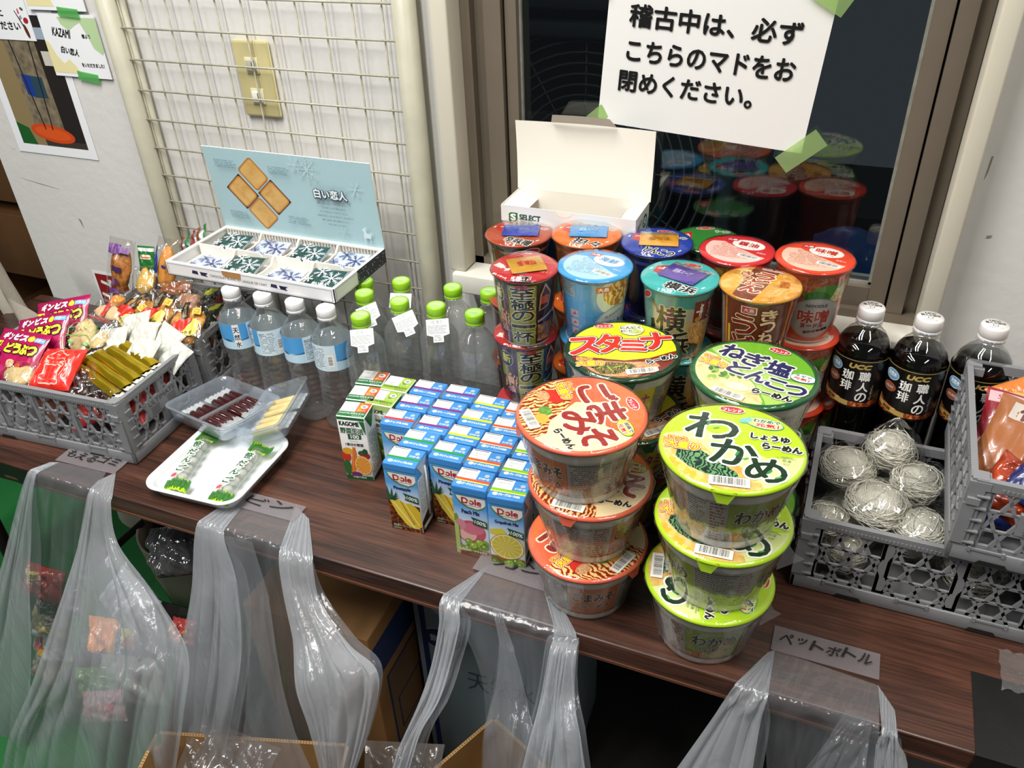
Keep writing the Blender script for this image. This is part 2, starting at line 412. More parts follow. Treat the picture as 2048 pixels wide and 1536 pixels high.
# ---- wire mesh panel against the wall
gp = thing('wire_mesh_panel', 'cream painted wire mesh panel with round tube sides leaning against the wall', 'wire panel', (-.9, 1.098, -.70))
PM = mat('#b3b09c', .4, name='cream_enamel', vary=.12, vs=25); WM = mat('#b0ac98', .4, name='wire_enamel', vary=.3, vs=60)
for x in (-1.178, -.624):
    b = MB(); b.tube([(x+.9, 0, .01), (x+.9, 0, 1.75)], .0175, 20, PM); b.build('side_tube', gp)
    b = MB(); b.tube([(x+.9+(.021 if x < -1 else -.006), .012, .05), (x+.9+(.021 if x < -1 else -.006), .012, 1.72)], .006, 8, PM); b.build('inner_rod', gp)
wv = MB(); wv.tube([(0, 0, 0), (0, 0, 1.70)], .0015, 6, WM); wvm = wv.mesh('upright_wire')
wh = MB(); wh.tube([(-1.178+.9, 0, 0), (-.624+.9, 0, 0)], .0017, 6, WM); whm = wh.mesh('cross_wire')
for i in range(11):
    o = bpy.data.objects.new('upright_wire', wvm); COL.objects.link(o); o.parent = gp; o.location = (-1.158+.0495*i+.9, .0046, .04)
for i in range(27):
    o = bpy.data.objects.new('cross_wire', whm); COL.objects.link(o); o.parent = gp; o.location = (0, 0, 1.232-.0499*(i-8))
# ---- switch plate
sp = thing('switch_plate', 'yellowed beige wall plate with two small switches behind the wire mesh', 'switch', (-.918, 1.12, .46))
b = MB(); b.bbox(-.035, -.010, -.06, .035, 0, .06, mat('#c3b886', .4, name='yellowed_plastic', vary=.12, vs=30), .005, seg=3); plate_ = b.build('plate', sp)
for z, dk in ((.022, 1), (-.026, 0)):
    b = MB(); b.bbox(-.0125, -.012, z-.0125, .0125, -.009, z+.0125, mat('#cfc9a8', .4), .0008)
    b.bbox(-.0095, -.0145, z-.009, .0095, -.0118, z+.009, mat('#dcdccc' if not dk else '#a9a696', .35), .001)
    b.box(.002, -.0149, z-.004, .0042 if not dk else .006, -.0144, z+.006, mat('#16140f', .5)); 
    b.build('switch', plate_)

# ---- papers on the wall
PAPER = mat('#e9eaec', .75, name='white_paper'); BLK = K('#141414')
TAPE = film('green_masking_tape', '#b9e0b0', milk=.55, mcol='#6fce72', rough=.4, bs=200, bst=.1)
def paper(name, label, cat, x0, z0, x1, z1, y=1.1192, rot=0, m=PAPER, curl=.0):
    """thin sheet; origin at its lower-left corner, u to the right, v up, front facing the room"""
    o = thing(name, label, cat, (x0, y, z0), (0, 0, 0)); o.rotation_euler = (0, -RD(rot) if False else RD(-rot), 0)
    w, h = x1-x0, z1-z0; b = MB()
    b.sheet(lambda u, v: (u*w, -.0006-curl*(u*(1-u))*.3-curl*(1-v)**2*.2, v*h), 12, 12, m)
    b.sheet(lambda u, v: ((1-u)*w, .0002, v*h), 1, 1, m)
    return o, b, w, h, plane_map((0, -.0007, 0), (1, 0, 0), (0, 0, 1))
# photograph poster
o, b, w, h, fm = paper('photo_poster', 'laminated sheet with a photo of brooms and an orange dustpan taped on the left wall', 'poster', -1.541, .286, -1.333, .583, y=1.1190)
p = Pr(); I = [K(c) for c in ('#8c7a55', '#6e6655', '#3d3530', '#1d3a8c', '#2b4653', '#c9471d', '#1f5a26', '#26211f', '#c9c3b4', '#9aa9b6')]
p.rect(.02, .018, .19, .255, I[2]); p.poly([(.02, .018), (.085, .018), (.062, .255), (.02, .255)], I[0])
p.poly([(.07, .05), (.145, .05), (.14, .255), (.06, .255)], ramp('tile_photo', [(0, '#5b5140'), (1, '#8a7e66')], 90, 'cell'))
p.poly([(.145, .03), (.19, .03), (.19, .255), (.14, .255)], I[7]); p.rect(.150, .17, .19, .195, I[8]); p.rect(.143, .215, .172, .235, I[9])
p.poly([(.08, .115), (.1, .11), (.1, .15), (.078, .152)], I[3]); p.poly([(.1, .11), (.13, .11), (.13, .148), (.1, .15)], I[4])
p.poly([(.02, .018), (.06, .018), (.05, .05), (.02, .06)], I[6]); p.ell(.11, .043, .055, .017, I[5], -6); p.ell(.11, .043, .045, .011, K('#d6561f'), -6)
for u0, u1 in ((.072, .094), (.128, .112)): p.poly([(u1, .05), (u1+.003, .05), (u0+.003, .245), (u0, .245)], I[7])
p.emit(b, fm); b.build('sheet', o)
# notice
o, b, w, h, fm = paper('notice_sheet', 'white notice with large black lettering and a tool drawing at the top left', 'notice', -1.60, .498, -1.390, .795, y=1.1172)
p = Pr(); p.txt('な', .115, .062, .014, .014, BLK, bold=.0006); p.txt('場所に', .125, .045, .045, .0125, BLK, bold=.0006)
p.txt('てください', .140, .024, .082, .0135, BLK, bold=.0006); p.txt('ありがとうございます！', .10, .083, .13, .008, BLK, bold=.0003)
p.poly([(.178, .05), (.180, .05), (.193, .022), (.190, .021)], K('#3a2a20')); p.ell(.194, .016, .004, .012, K('#5a2f1c'), 12)
p.ell(.200, .034, .006, .005, K('#a3242a'), 20); p.poly([(.186, .052), (.189, .054), (.19, .045), (.186, .045)], K('#d04060')); p.ell(.198, .053, .004, .0025, K('#2e6a3a'), -20); p.poly([(.187, .035), (.193, .038), (.192, .043), (.186, .04)], K('#9a9a9a'))
p.emit(b, fm); b.build('sheet', o)
# thank-you cards
def card(lbl, x0, z0, words, y):
    o, b, w, h, fm = paper('gift_card', lbl, 'card', x0, z0, x0+.133, z0+.105, y=y)
    p = Pr(dh=6e-5)
    g = K('#b6cf9d'); yl = K('#e6dca6')
    p.poly([(.045, .1), (.05, .088), (.065, .078), (.08, .086), (.095, .092), (.105, .07), (.112, .05), (.128, .04), (.133, .045), (.133, .1)], g)
    p.poly([(.0, .06), (.008, .058), (.018, .035), (.03, .022), (.045, .03), (.058, .018), (.062, .006), (.0, .006)], yl)
    if words:
        p.txt('KAZAMI', .045, .074, .04, .014, BLK, rot=-6, bold=.0004, shear=.2); p.txt('様より', .101, .07, .019, .007, BLK, bold=.0002)
        p.txt('白い恋人', .053, .044, .04, .012, BLK, rot=-8, bold=.0004, shear=.2)
    p.txt('をいただきました！', .098, .022, .052, .0065, BLK, bold=.0002)
    p.emit(b, fm); b.build('sheet', o)
card('white gift card with green and yellow blobs, handwritten KAZAMI, between two green tapes', -1.367, .441, True, 1.1160)
card('white gift card cut off by the top edge above the handwritten card', -1.378, .5515, False, 1.1135)
def tape(lbl, x0, z0, w, h, rot=0, y=1.112, m=TAPE, nm='tape_piece', cat='tape', grp=None):
    o = MB(); o.sheet(lambda u, v: (u*w-w/2, -.0004*sin(pi*u)-.0001, v*h-h/2), 6, 3, m); o = o.build(nm, loc=(x0, y, z0+TZ), rot=(0, RD(-rot), 0)); return tag(o, lbl, cat, grp)
tape('green tape strip joining the two gift cards at the top left', -1.288, .549, .047, .015, -4, y=1.1125)
tape('green tape strip under the handwritten gift card', -1.289, .442, .048, .016, -6, y=1.1148)
# red sticker low on the wall
o, b, w, h, fm = paper('red_sticker', 'red sticker with white border and slanting white letters low on the wall behind the snacks', 'sticker', -1.458, -.055, -1.36, .037, rot=0)
p = Pr(); p.rect(.006, .004, .094, .086, K('#8e1c20')); p.txt('ゴミ', .045, .05, .06, .05, K('#f0eee8'), rot=-14, bold=.0015); p.emit(b, fm); b.build('sheet', o)
# window sign
o, b, w, h, fm = paper('window_sign', 'white paper sign with three lines of bold black Japanese text taped to the window', 'sign', -.3495, .429, -.0665, .629, y=1.1385, m=mat('#dddcd8', .7, name='sign_paper', bump=.05, bs=12), curl=.003)
o.rotation_euler = (0, RD(4.3), 0)
fm = plane_map((0, -.0022, 0), (1, 0, 0), (0, 0, 1)); p = Pr(dh=4e-5)
for t, u, v, ww in (('稽古中は、必ず', .141, .145, .220), ('こちらのマドをお', .142, .1015, .220), ('閉めください。', .116, .061, .181)):
    p.txt(t, u, v, ww, .0275 if v > .12 else .0265, BLK, bold=.00085)
p.emit(b, fm); b.build('sheet', o)
TAPE2 = film('pale_masking_tape', '#d8ecb8', milk=.5, mcol='#b4d98a', rough=.4, bs=200, bst=.1)
tape('green tape strip holding the lower right corner of the window sign', -.068, .412, .062, .026, 42, y=1.132, m=TAPE2)
tape('green tape strip holding the upper right corner of the window sign', -.062, .60, .05, .026, -30, y=1.132, m=TAPE2)
tape('green tape strip holding the lower left corner of the window sign', -.352, .434, .036, .02, 40, y=1.1375, m=TAPE2)
tape('green tape strip holding the upper left corner of the window sign', -.350, .607, .03, .02, -60, y=1.132, m=TAPE2)

# ================================================================ TABLE
def wood(name):
    m, t, N, L, b = nt(name); tc = N.new('ShaderNodeTexCoord'); mp = N.new('ShaderNodeMapping'); mp.inputs['Scale'].default_value = (1.1, 15, 15)
    L.new(tc.outputs['Object'], mp.inputs[0])
    n = N.new('ShaderNodeTexNoise'); n.inputs['Scale'].default_value = 3; n.inputs['Detail'].default_value = 8; n.inputs['Distortion'].default_value = .7; n.inputs['Roughness'].default_value = .62
    L.new(mp.outputs[0], n.inputs['Vector'])
    mp2 = N.new('ShaderNodeMapping'); mp2.inputs['Scale'].default_value = (3, 110, 110); L.new(tc.outputs['Object'], mp2.inputs[0])
    n2 = N.new('ShaderNodeTexNoise'); n2.inputs['Scale'].default_value = 4; n2.inputs['Detail'].default_value = 4; L.new(mp2.outputs[0], n2.inputs['Vector'])
    mx = N.new('ShaderNodeMix'); mx.inputs[0].default_value = .38; L.new(n.outputs['Fac'], mx.inputs[2]); L.new(n2.outputs['Fac'], mx.inputs[3])
    r = N.new('ShaderNodeValToRGB'); e = r.color_ramp.elements; e.new(.5)
    for x, (pp, c) in zip(e, ((.36, '#1d100c'), (.5, '#40271d'), (.64, '#5c3a2c'))): x.position = pp; x.color = lin(c)
    L.new(mx.outputs[0], r.inputs[0]); L.new(r.outputs[0], b.inputs['Base Color']); b.inputs['Roughness'].default_value = .33
    bp = N.new('ShaderNodeBump'); bp.inputs['Strength'].default_value = .12; bp.inputs['Distance'].default_value = .001; L.new(n2.outputs['Fac'], bp.inputs['Height']); L.new(bp.outputs[0], b.inputs['Normal'])
    return m
WOOD = wood('walnut_laminate')
tb = thing('folding_table', 'long dark walnut folding table under all the food', 'table', (-.62, .82, -.70))
def tl(x, y, z): return (x+.62, y-.82, z+.70)
b = MB(); b.bbox(-1.545+.62, .602-.82, .70-.034, .275+.62, 1.05-.82, .70, WOOD, .0035, seg=3); b.build('tabletop', tb)
b = MB(); b.box(-1.54+.62, .6005-.82, .70-.031, .22+.62, .6021-.82, .70-.027, mat('#5d3a2a', .3, name='edge_band')); b.build('edge_band', tb)
LM = mat('#1a1614', .4, metal=.5, name='black_steel')
for x in (-1.35, .08):
    for y in (.66, 1.0):
        b = MB(); b.tube([(x+.62, y-.82, .665), (x+.62, y-.82, 0)], .012, 12, LM); b.build('leg', tb)
b = MB(); b.tube([(-1.35+.62, .66-.82, .60), (-1.05+.62, .66-.82, .66)], .008, 8, LM); b.tube([(-1.35+.62, .66-.82, .2), (-1.35+.62, 1.0-.82, .2)], .008, 8, LM); b.tube([(.08+.62, .66-.82, .2), (.08+.62, 1.0-.82, .2)], .008, 8, LM); b.build('brace', tb)
BT = mat('#151514', .42, name='black_cloth_tape', bump=.3, bs=40, vary=.2, vs=30)
b = MB()
b.sheet(lambda u, v: (u*.06, -.0065 + v*.105, .0008+.0006*sin(u*9+v*7)*v), 8, 10, BT); b.sheet(lambda u, v: (u*.06, -.0065+.0008*sin(v*8), -.045+v*.0455), 8, 4, BT)
tag(b.build('black_tape', loc=(.218, .607, TZ)), 'black cloth tape folded over the right front corner of the table', 'tape')
b = MB(); b.sheet(lambda u, v: (u*.17, -.0015+.0006*sin(u*20), -.036+v*.034), 12, 3, BT)
tag(b.build('black_tape', loc=(-1.24, .602, TZ)), 'black tape along the table edge at the far left', 'tape')
CT = film('clear_tape', '#f4f4f0', milk=.08, rough=.15, bs=90, bst=.6)
b = MB(); b.sheet(lambda u, v: (u*.03, v*.055, .001+.006*abs(sin(u*7+v*9))), 8, 10, CT)
tag(b.build('clear_tape', loc=(.246, .690, TZ)), 'crumpled clear tape at the right end of the table beside the black tape', 'tape')

# ================================================================ JUICE CARTONS
WHT = K('#eceae6'); NAVY = K('#1f2a5c'); DOLER = K('#b3242b'); GRN = K('#1c6b35')
DBLUE = zgrad('dole_sky', [(0, '#e8eef2'), (.45, '#dde8f0'), (.72, '#4f93cd'), (1, '#3f86c8')])
BLUE = K('#3d86c6'); GREY = K('#8b8b88'); INKD = K('#4a4a48')
def grapes(p, cx, cy, n, s, seed=2, c=('#7f9f3a', '#98b548', '#6b8a30')):
    R = random.Random(seed)
    for i in range(n):
        x = cx + R.uniform(-1, 1)*s[0]; r = s[2]; y = max(cy + R.uniform(-1, 1)*s[1], r*1.1+.0004); x = min(max(x, r*1.1+.0004), .0445-r) if cx < .03 and s[0] > .01 else x
        p.ell(x, y, r*1.06, r*1.06, K('#4e6a24'), n=14); p.ell(x, y, r, r, K(c[i % 3]), n=14); p.ell(x-r*.3, y+r*.3, r*.3, r*.25, K('#d8e4a0'), n=8)
def citrus(p, cx, cy, ru, rv, c, seg, rim='#efe9c8', n=12):
    p.ell(cx, cy, ru, rv, K(c)); p.ell(cx, cy, ru*.94, rv*.94, K(rim)); p.ell(cx, cy, ru*.87, rv*.87, K(seg))
    for i in range(n):
        a = 2*pi*i/n; p.poly([(cx, cy), (cx+ru*.86*cos(a-.025), cy+rv*.86*sin(a-.025)), (cx+ru*.86*cos(a+.025), cy+rv*.86*sin(a+.025))], K(rim))
def front_dole(p, kind, w, h):
    """front face print, origin lower left"""
    S = w/.047
    def q(pts): return [(x*S, y) for x, y in pts]
    p.poly(q([(.003, .0995), (.046, .0995), (.046, .088), (.042, .082), (.034, .078), (.02, .080), (.01, .086), (.005, .092)]), K('#5f7f42'))
    p.poly(q([(.0045, .0985), (.0455, .0985), (.0455, .089), (.041, .084), (.034, .0805), (.021, .0825), (.012, .088), (.007, .093)]), WHT)
    p.txt('Dole', .026*S, .0915, .027*S, .009, DOLER, bold=.0006); p.ell(.0225*S, .0905, .0022*S, .0022, K('#e9c98a'), n=14)
    p.rect(.014*S, .0845, .040*S, .0852, NAVY)
    nm = dict(pine='Pineapple', peach='Peach Mix', gf='Grapefruit Mix', apple='Apple', grape='Grape', ban='Banana Mix', org='Orange')[kind]
    p.txt(nm, (.024 if kind != 'apple' else .026)*S, .0735, (.032 if kind == 'gf' else .025)*S, .0068 if kind in ('pine', 'apple', 'gf', 'peach', 'grape') else .006, NAVY, bold=.0003)
    if kind == 'pine':
        p.poly(q([(0, .055), (.006, .057), (.02, .05), (.047, .047), (.047, 0), (0, 0)]), ramp('pineapple_skin', [(.2, '#1e0c06'), (.6, '#6e3416'), (.9, '#a85a24')], 260, 'cell'))
        p.poly(q([(.001, .054), (.01, .0555), (.018, .053), (.024, .042), (.034, .02), (.042, .008), (.036, .0065), (.024, .011), (.012, .028)]), K('#e2c63c'))
        p.poly(q([(.018, .053), (.026, .049), (.034, .051), (.042, .045), (.047, .038), (.047, .012), (.042, .008), (.032, .024), (.024, .04)]), K('#d6b52e'))
        p.poly(q([(.004, .052), (.007, .052), (.037, .009), (.034, .008)]), K('#f3e38c')); p.poly(q([(.018, .0525), (.0195, .0525), (.037, .014), (.0355, .0125)]), K('#a87a1c')); p.poly(q([(.024, .049), (.026, .049), (.044, .014), (.043, .012)]), K('#efdf8a'))
        for i in range(9): p.poly(q([(.006+.0032*i, .049-.0046*i), (.0145+.0030*i, .050-.0044*i), (.0063+.0032*i, .048-.0046*i)]), K('#efdc78'))
        for dx, ln, lean in ((0, .026, -.004), (.003, .022, .002), (.006, .017, .006), (.002, .013, .012), (.0, .010, .016), (-.001, .018, -.001), (.004, .007, .013)):
            p.poly(q([(dx, .052), (dx+.006, .052), (max(0, dx+.003+lean), .052+ln)]), K('#2d5a3a' if ln > .015 else '#1f4a2c'))
    elif kind == 'peach':
        p.ell(.022*S, .040, .022*S, .019, K('#c2566a'), 20); p.ell(.017*S, .036, .013*S, .013, K('#e3b4a6'), 30); p.ell(.026*S, .046, .016*S, .010, K('#cf7384'), 10); p.ell(.008*S, .05, .008*S, .009, K('#cf8a94'))
        p.poly(q([(0, .054), (.0, .066), (.004, .068), (.006, .06)]), K('#7c9636'))
        p.rect(0, 0, w, .010, K('#8a6a3c')); grapes(p, .024*S, .017, 16, (.021, .008, .0052))
        p.poly(q([(0, 0), (.006, 0), (.006, .05), (0, .055)]), K('#a8c06a'))
    elif kind == 'gf':
        p.poly(q([(.001, .060), (.018, .064), (.024, .057), (.010, .051), (.001, .052)]), K('#d9c83a'))
        p.rect(0, 0, w, .016, K('#8a5a28')); citrus(p, .023*S, .034, .0235*S, .0215, '#c79d2c', '#cdb93a', '#ece2b4', 14)
        grapes(p, .024*S, .007, 9, (.022, .005, .0052), 5)
    elif kind == 'apple':
        p.poly(q([(0, .04), (.012, .05), (.03, .046), (.047, .05), (.047, 0), (0, 0)]), K('#a3262a')); p.ell(.03*S, .02, .016*S, .017, K('#e9d9ae')); p.poly(q([(.012, .04), (.02, .032), (.014, .045)]), K('#e9b8a8'))
    elif kind == 'grape':
        p.rect(0, 0, w, .05, K('#6f8a5a')); grapes(p, .024*S, .026, 20, (.02, .02, .006), 4, ('#3c1f4e', '#512a66', '#2e173d'))
    elif kind == 'ban':
        p.ell(.02*S, .03, .022*S, .015, K('#e8cf3c'), 30); grapes(p, .03*S, .012, 8, (.015, .008, .006), 6)
    if kind != 'grape':
        p.poly(q([(.024, .068), (.047, .063), (.047, .052), (.026, .056), (.0285, .061)]), K('#1d4d33')); p.txt('100%', .0375*S, .0595, .016*S, .0058, WHT, rot=-9, bold=.0002)
    c = dict(pine='#bfe6c0', peach='#c23a5e', gf='#2d7a35').get(kind, '#ffffff')
    t = dict(pine='濃縮還元パイナップル 果汁100%', peach='濃縮還元ピーチミックス', gf='濃縮還元グレープフルーツミックス').get(kind, '濃縮還元 果汁100%')
    p.txt(t, w/2, .0085, w*.86, .0036, K(c), out=[(WHT, .0003)] if kind == 'peach' else None, res=2); p.txt('200ml', w*.2, .0038, w*.26, .003, K(c), res=2)
def top_print(p, kind, w, d):
    if kind in ('veg', 'vg2'):
        base = GRN if kind == 'veg' else K('#8fae45')
        p.rect(0, .0, w, d, WHT); p.rect(0, 0, w, d*.33, base); p.rect(w*.56, d*.33, w, d, K('#c9602c') if kind == 'veg' else K('#98b83c'))
        if kind == 'veg': p.poly([(w*.6, d*.35), (w*.75, d*.4), (w*.7, d*.95), (w*.62, d*.95)], K('#d98a2e')); p.poly([(w*.85, d*.35), (w, d*.35), (w, d*.7)], K('#b5361e'))
        else: grapes(p, w*.72, d*.7, 7, (w*.1, d*.18, .003))
        p.ell(w*.8, d*.72, .0052, .0045, WHT); p.ell(w*.8, d*.72, .0028, .0024, GREY)
        p.txt('KAGOME 野菜生活100', w*.5, d*.21, w*.9, d*.13, WHT if kind == 'veg' else K('#2d4a1e'), res=2); p.txt('オリジナル', w*.72, d*.06, w*.36, d*.08, WHT if kind == 'veg' else K('#2d4a1e'), res=2)
        p.txt('オリジナル', w*.78, d*.45, w*.3, d*.1, WHT, res=2); p.txt('2025.12.21', w*.3, d*.82, w*.34, d*.07, GREY, res=2); p.fine(w*.06, d*.4, w*.5, d*.52, K('#9aa4b8'), 2, .8, 3)
        return
    b1 = dict(pine='#1f8a3c', peach='#d9502e', org='#d9502e', gf='#7ab51e', grape='#7a2a7a', ban='#d9e01e', apple='#c93230')[kind]
    p.rect(0, 0, w, d, BLUE); p.rect(0, d*.42, w*.56, d, WHT)
    p.rect(0, d*.34, w, d*.475, K(b1))
    if kind in ('peach', 'org', 'gf'): p.rect(0, d*.29, w, d*.345, K('#e9dc5a') if kind != 'org' else K('#ecc89a'))
    if kind == 'ban': p.rect(0, d*.45, w, d*.475, K('#b9c02a'))
    p.ell(w*.17, d*.17, .0036, .0028, WHT, n=16); p.txt('Dole', w*.17, d*.17, .005, .0022, DOLER, res=2)
    nm = dict(pine='パイナップル100%', peach='ピーチミックス100%', org='ピーチミックス100%', gf='グレープフルーツ100%', grape='グレープ100%', ban='バナナミックス100%', apple='アップル100%')[kind]
    p.txt(nm, w*.57, d*.17, w*.6, d*.12, WHT, bold=.00025, res=2)
    dt = dict(pine='26.02.14', peach='26.02.22', org='26.02.22', gf='26.02.01', grape='26.03.22', ban='26.02.23', apple='26.02.06')[kind]
    p.txt(dt, w*.3, d*.78, w*.34, d*.09, GREY, res=2); p.txt('0:00', w*.18, d*.62, w*.12, d*.07, GREY, res=2); p.rect(w*.04, d*.93, w*.5, d*.965, INKD)
    p.ell(w*.83, d*.76, .0033, .003, K('#a9b4b8'), n=16); p.txt('ストロー口', w*.78, d*.58, w*.3, d*.1, WHT, bold=.0002, res=2)
CR = K('#b9c0c4')
def carton(kind, w=.0465, d=.036, h=.113):
    k = kind in ('veg', 'vg2')
    body = MB(); bm_ = WHT if kind == 'veg' else (K('#e4e6dc') if k else DBLUE)
    body.bbox(-w/2, 0, 0, w/2, d, h, bm_, .0014, seg=2)
    e = .0003
    p = Pr(); top_print(p, kind, w-.002, d-.002); p.emit(body, plane_map((-w/2+.001, .001, h+e/3), (1, 0, 0), (0, 1, 0)))
    F = plane_map((-w/2+.0008, -e/3, .0), (1, 0, 0), (0, 0, 1)); W = w-.0016; p = Pr()
    if not k: front_dole(p, kind, W, h); p.rect(0, h-.009, W, h-.001, BLUE)
    elif kind == 'veg':
        p.rect(0, h-.006, W, h-.0012, GRN); p.txt('KAGOME', W*.42, h-.0125, W*.72, .0072, K('#23302a'), bold=.0005)
        p.poly([(W*.3, h-.02), (W*.6, h-.018), (W*.8, h-.023), (W*.8, h-.038), (W*.3, h-.04)], K('#1f5c3a')); p.txt('野菜生活', W*.48, h-.0245, W*.84, .0095, K('#1f5c3a'), out=[(WHT, .0007)], bold=.0004); p.txt('100', W*.56, h-.0345, W*.3, .0065, WHT, bold=.0004)
        p.txt('オリジナル', W*.5, h-.0425, W*.3, .0024, INKD, res=2); p.txt('1食分の野菜', W*.5, h-.0485, W*.66, .0052, K('#3a3a34'), bold=.0002, res=2)
        p.rect(0, 0, W, .008, K('#18512c')); p.ell(W*.12, .042, .007, .010, K('#c2331e')); p.ell(W*.2, .052, .008, .006, K('#d9a02a')); p.ell(W*.1, .022, .006, .014, K('#2f5f2a')); p.ell(W*.75, .05, .007, .005, K('#2d5a28')); p.ell(W*.85, .046, .007, .006, K('#8a2a2a'))
        p.poly([(W*.2, .012), (W*.34, .010), (W*.52, .048), (W*.5, .060), (W*.40, .060), (W*.36, .05)], K('#cf6a24')); p.poly([(W*.40, .060), (W*.44, .060), (W*.30, .012), (W*.27, .012)], K('#e08a3c'))
        citrus(p, W*.70, .028, W*.32, .0175, '#c97a1e', '#d8892c', '#eccf8c', 12); p.ell(W*.86, .054, W*.1, .005, K('#1d4d2a')); p.ell(W*.4, .011, W*.2, .004, K('#6a2a5e')); p.txt('砂糖不使用', W*.5, .0055, W*.5, .0034, WHT, res=2)
        p.poly([(W*.8, h-.006), (W, h-.006), (W, h-.03)], GRN)
    else:
        p.rect(0, 0, W, h-.024, K('#5a6f2c')); p.rect(0, h-.012, W, h-.0012, K('#b4c878')); p.txt('KAGOME', W*.36, h-.0125, W*.6, .006, K('#2d4a1e'), bold=.0004); p.txt('野菜生活100', W*.5, h-.022, W*.6, .007, K('#1f5c3a'), out=[(WHT, .0005)], res=2)
        p.ell(W*.3, h-.042, W*.3, .013, K('#2a2a22')); p.ell(W*.3, h-.042, W*.285, .0124, WHT); p.txt('山梨', W*.3, h-.037, W*.32, .006, INKD, bold=.0003); p.txt('シャイン', W*.32, h-.045, W*.36, .005, INKD, bold=.0002)
        p.rect(0, 0, W, .012, K('#a83a28')); grapes(p, W*.55, .042, 24, (W*.34, .017, .0048), 8); p.ell(W*.2, .014, .006, .006, K('#d9a62a')); p.ell(W*.1, .055, .005, .02, K('#caa02e'))
    p.emit(body, F)
    p = Pr(); S = plane_map((w/2+e/3, .001, 0), (0, 1, 0), (0, 0, 1)); D = d-.002
    if k: p.rect(0, 0, D, h-.001, WHT); p.poly([(0, h-.0012), (D, h-.0012), (D*.45, h-.028)], GRN if kind == 'veg' else K('#8fae45')); p.fine(.003, .012, D-.002, h-.03, K('#6b6f6a'), 26, .85, 4); p.rect(0, 0, D, .006, K('#18512c'))
    else:
        p.rect(0, .02, D, h-.022, K('#dfe6ea')); p.fine(.002, .03, D-.002, h-.026, K('#6b7076'), 26, .85, 5)
        c = dict(pine='#241208', peach='#8a9a3c', gf='#3d5a24').get(kind, '#6b8a5a'); p.poly([(0, 0), (D, 0), (D, .034), (0, .02)], K(c)); p.rect(D*.1, .004, D*.9, .011, K('#d9d6cc'))
    p.emit(body, S)
    # left side too
    p = Pr(); p.fine(.003, .012, D-.002, h-.03, K('#6b6f6a'), 22, .8, 6); p.emit(body, plane_map((-w/2-e/3, d-.001, 0), (0, -1, 0), (0, 0, 1)))
    ears = []
    for s in (-1, 1):   # folded ears down the sides and the taped top seam
        fl = MB(); ears.append(fl); fl.add([(s*(w/2+.0004), .003, h-.001), (s*(w/2+.0004), d-.003, h-.001), (s*(w/2+.0009), d/2, h-.026)], [(0, 1, 2)], K('#cfd8dc') if not k else GRN)
    straw = MB(); straw.tube([(w/2+.0018, d*.62, .018), (w/2+.0018, d*.62, h-.012)], .0016, 8, K('#dfe6e2')); straw.box(w/2+.0006, d*.5, .012, w/2+.0042, d*.76, h-.008, film('straw_sleeve', bs=300))
    return body.mesh('carton'), ears[0].mesh('folded_ear'), ears[1].mesh('folded_ear'), straw.mesh('straw')
_ct = {k: carton(k) for k in ('pine', 'peach', 'gf', 'grape', 'ban', 'apple', 'org')}
_ct['veg'] = carton('veg', .042, .036); _ct['vg2'] = carton('vg2', .042, .036)
def put_carton(kind, x, y, rot, label, grp):
    w = .0465 if kind not in ('veg', 'vg2') else .042
    t = thing('juice_carton', label, 'juice carton', (x + cos(RD(rot))*w/2, y + sin(RD(rot))*w/2, 0), (0, 0, RD(rot)), grp)
    for nm, me in zip(('body', 'folded_ear', 'folded_ear', 'straw'), _ct[kind]):
        if nm == 'straw' and kind in ('veg', 'vg2'): continue
        if nm == 'straw' and kind != 'pine': continue
        o = bpy.data.objects.new(nm, me); COL.objects.link(o); o.parent = t if nm != 'straw' else o_body
        if nm == 'body': o_body = o
R3 = random.Random(11)
def PC(ix, iy):  # rows of cartons on a slightly turned lattice
    return (-.487 + .0508*ix - .0012*iy, .683 + .0385*iy - .0014*ix)
CN = dict(pine='pineapple carton with a green lid stripe', peach='peach carton with an orange lid stripe', gf='grapefruit carton with a lime green lid stripe', grape='carton with a purple lid stripe', ban='carton with a yellow lid stripe', org='carton with an orange and cream lid stripe', apple='apple carton with a red lid stripe')
G = 'blue fruit juice cartons standing in rows'
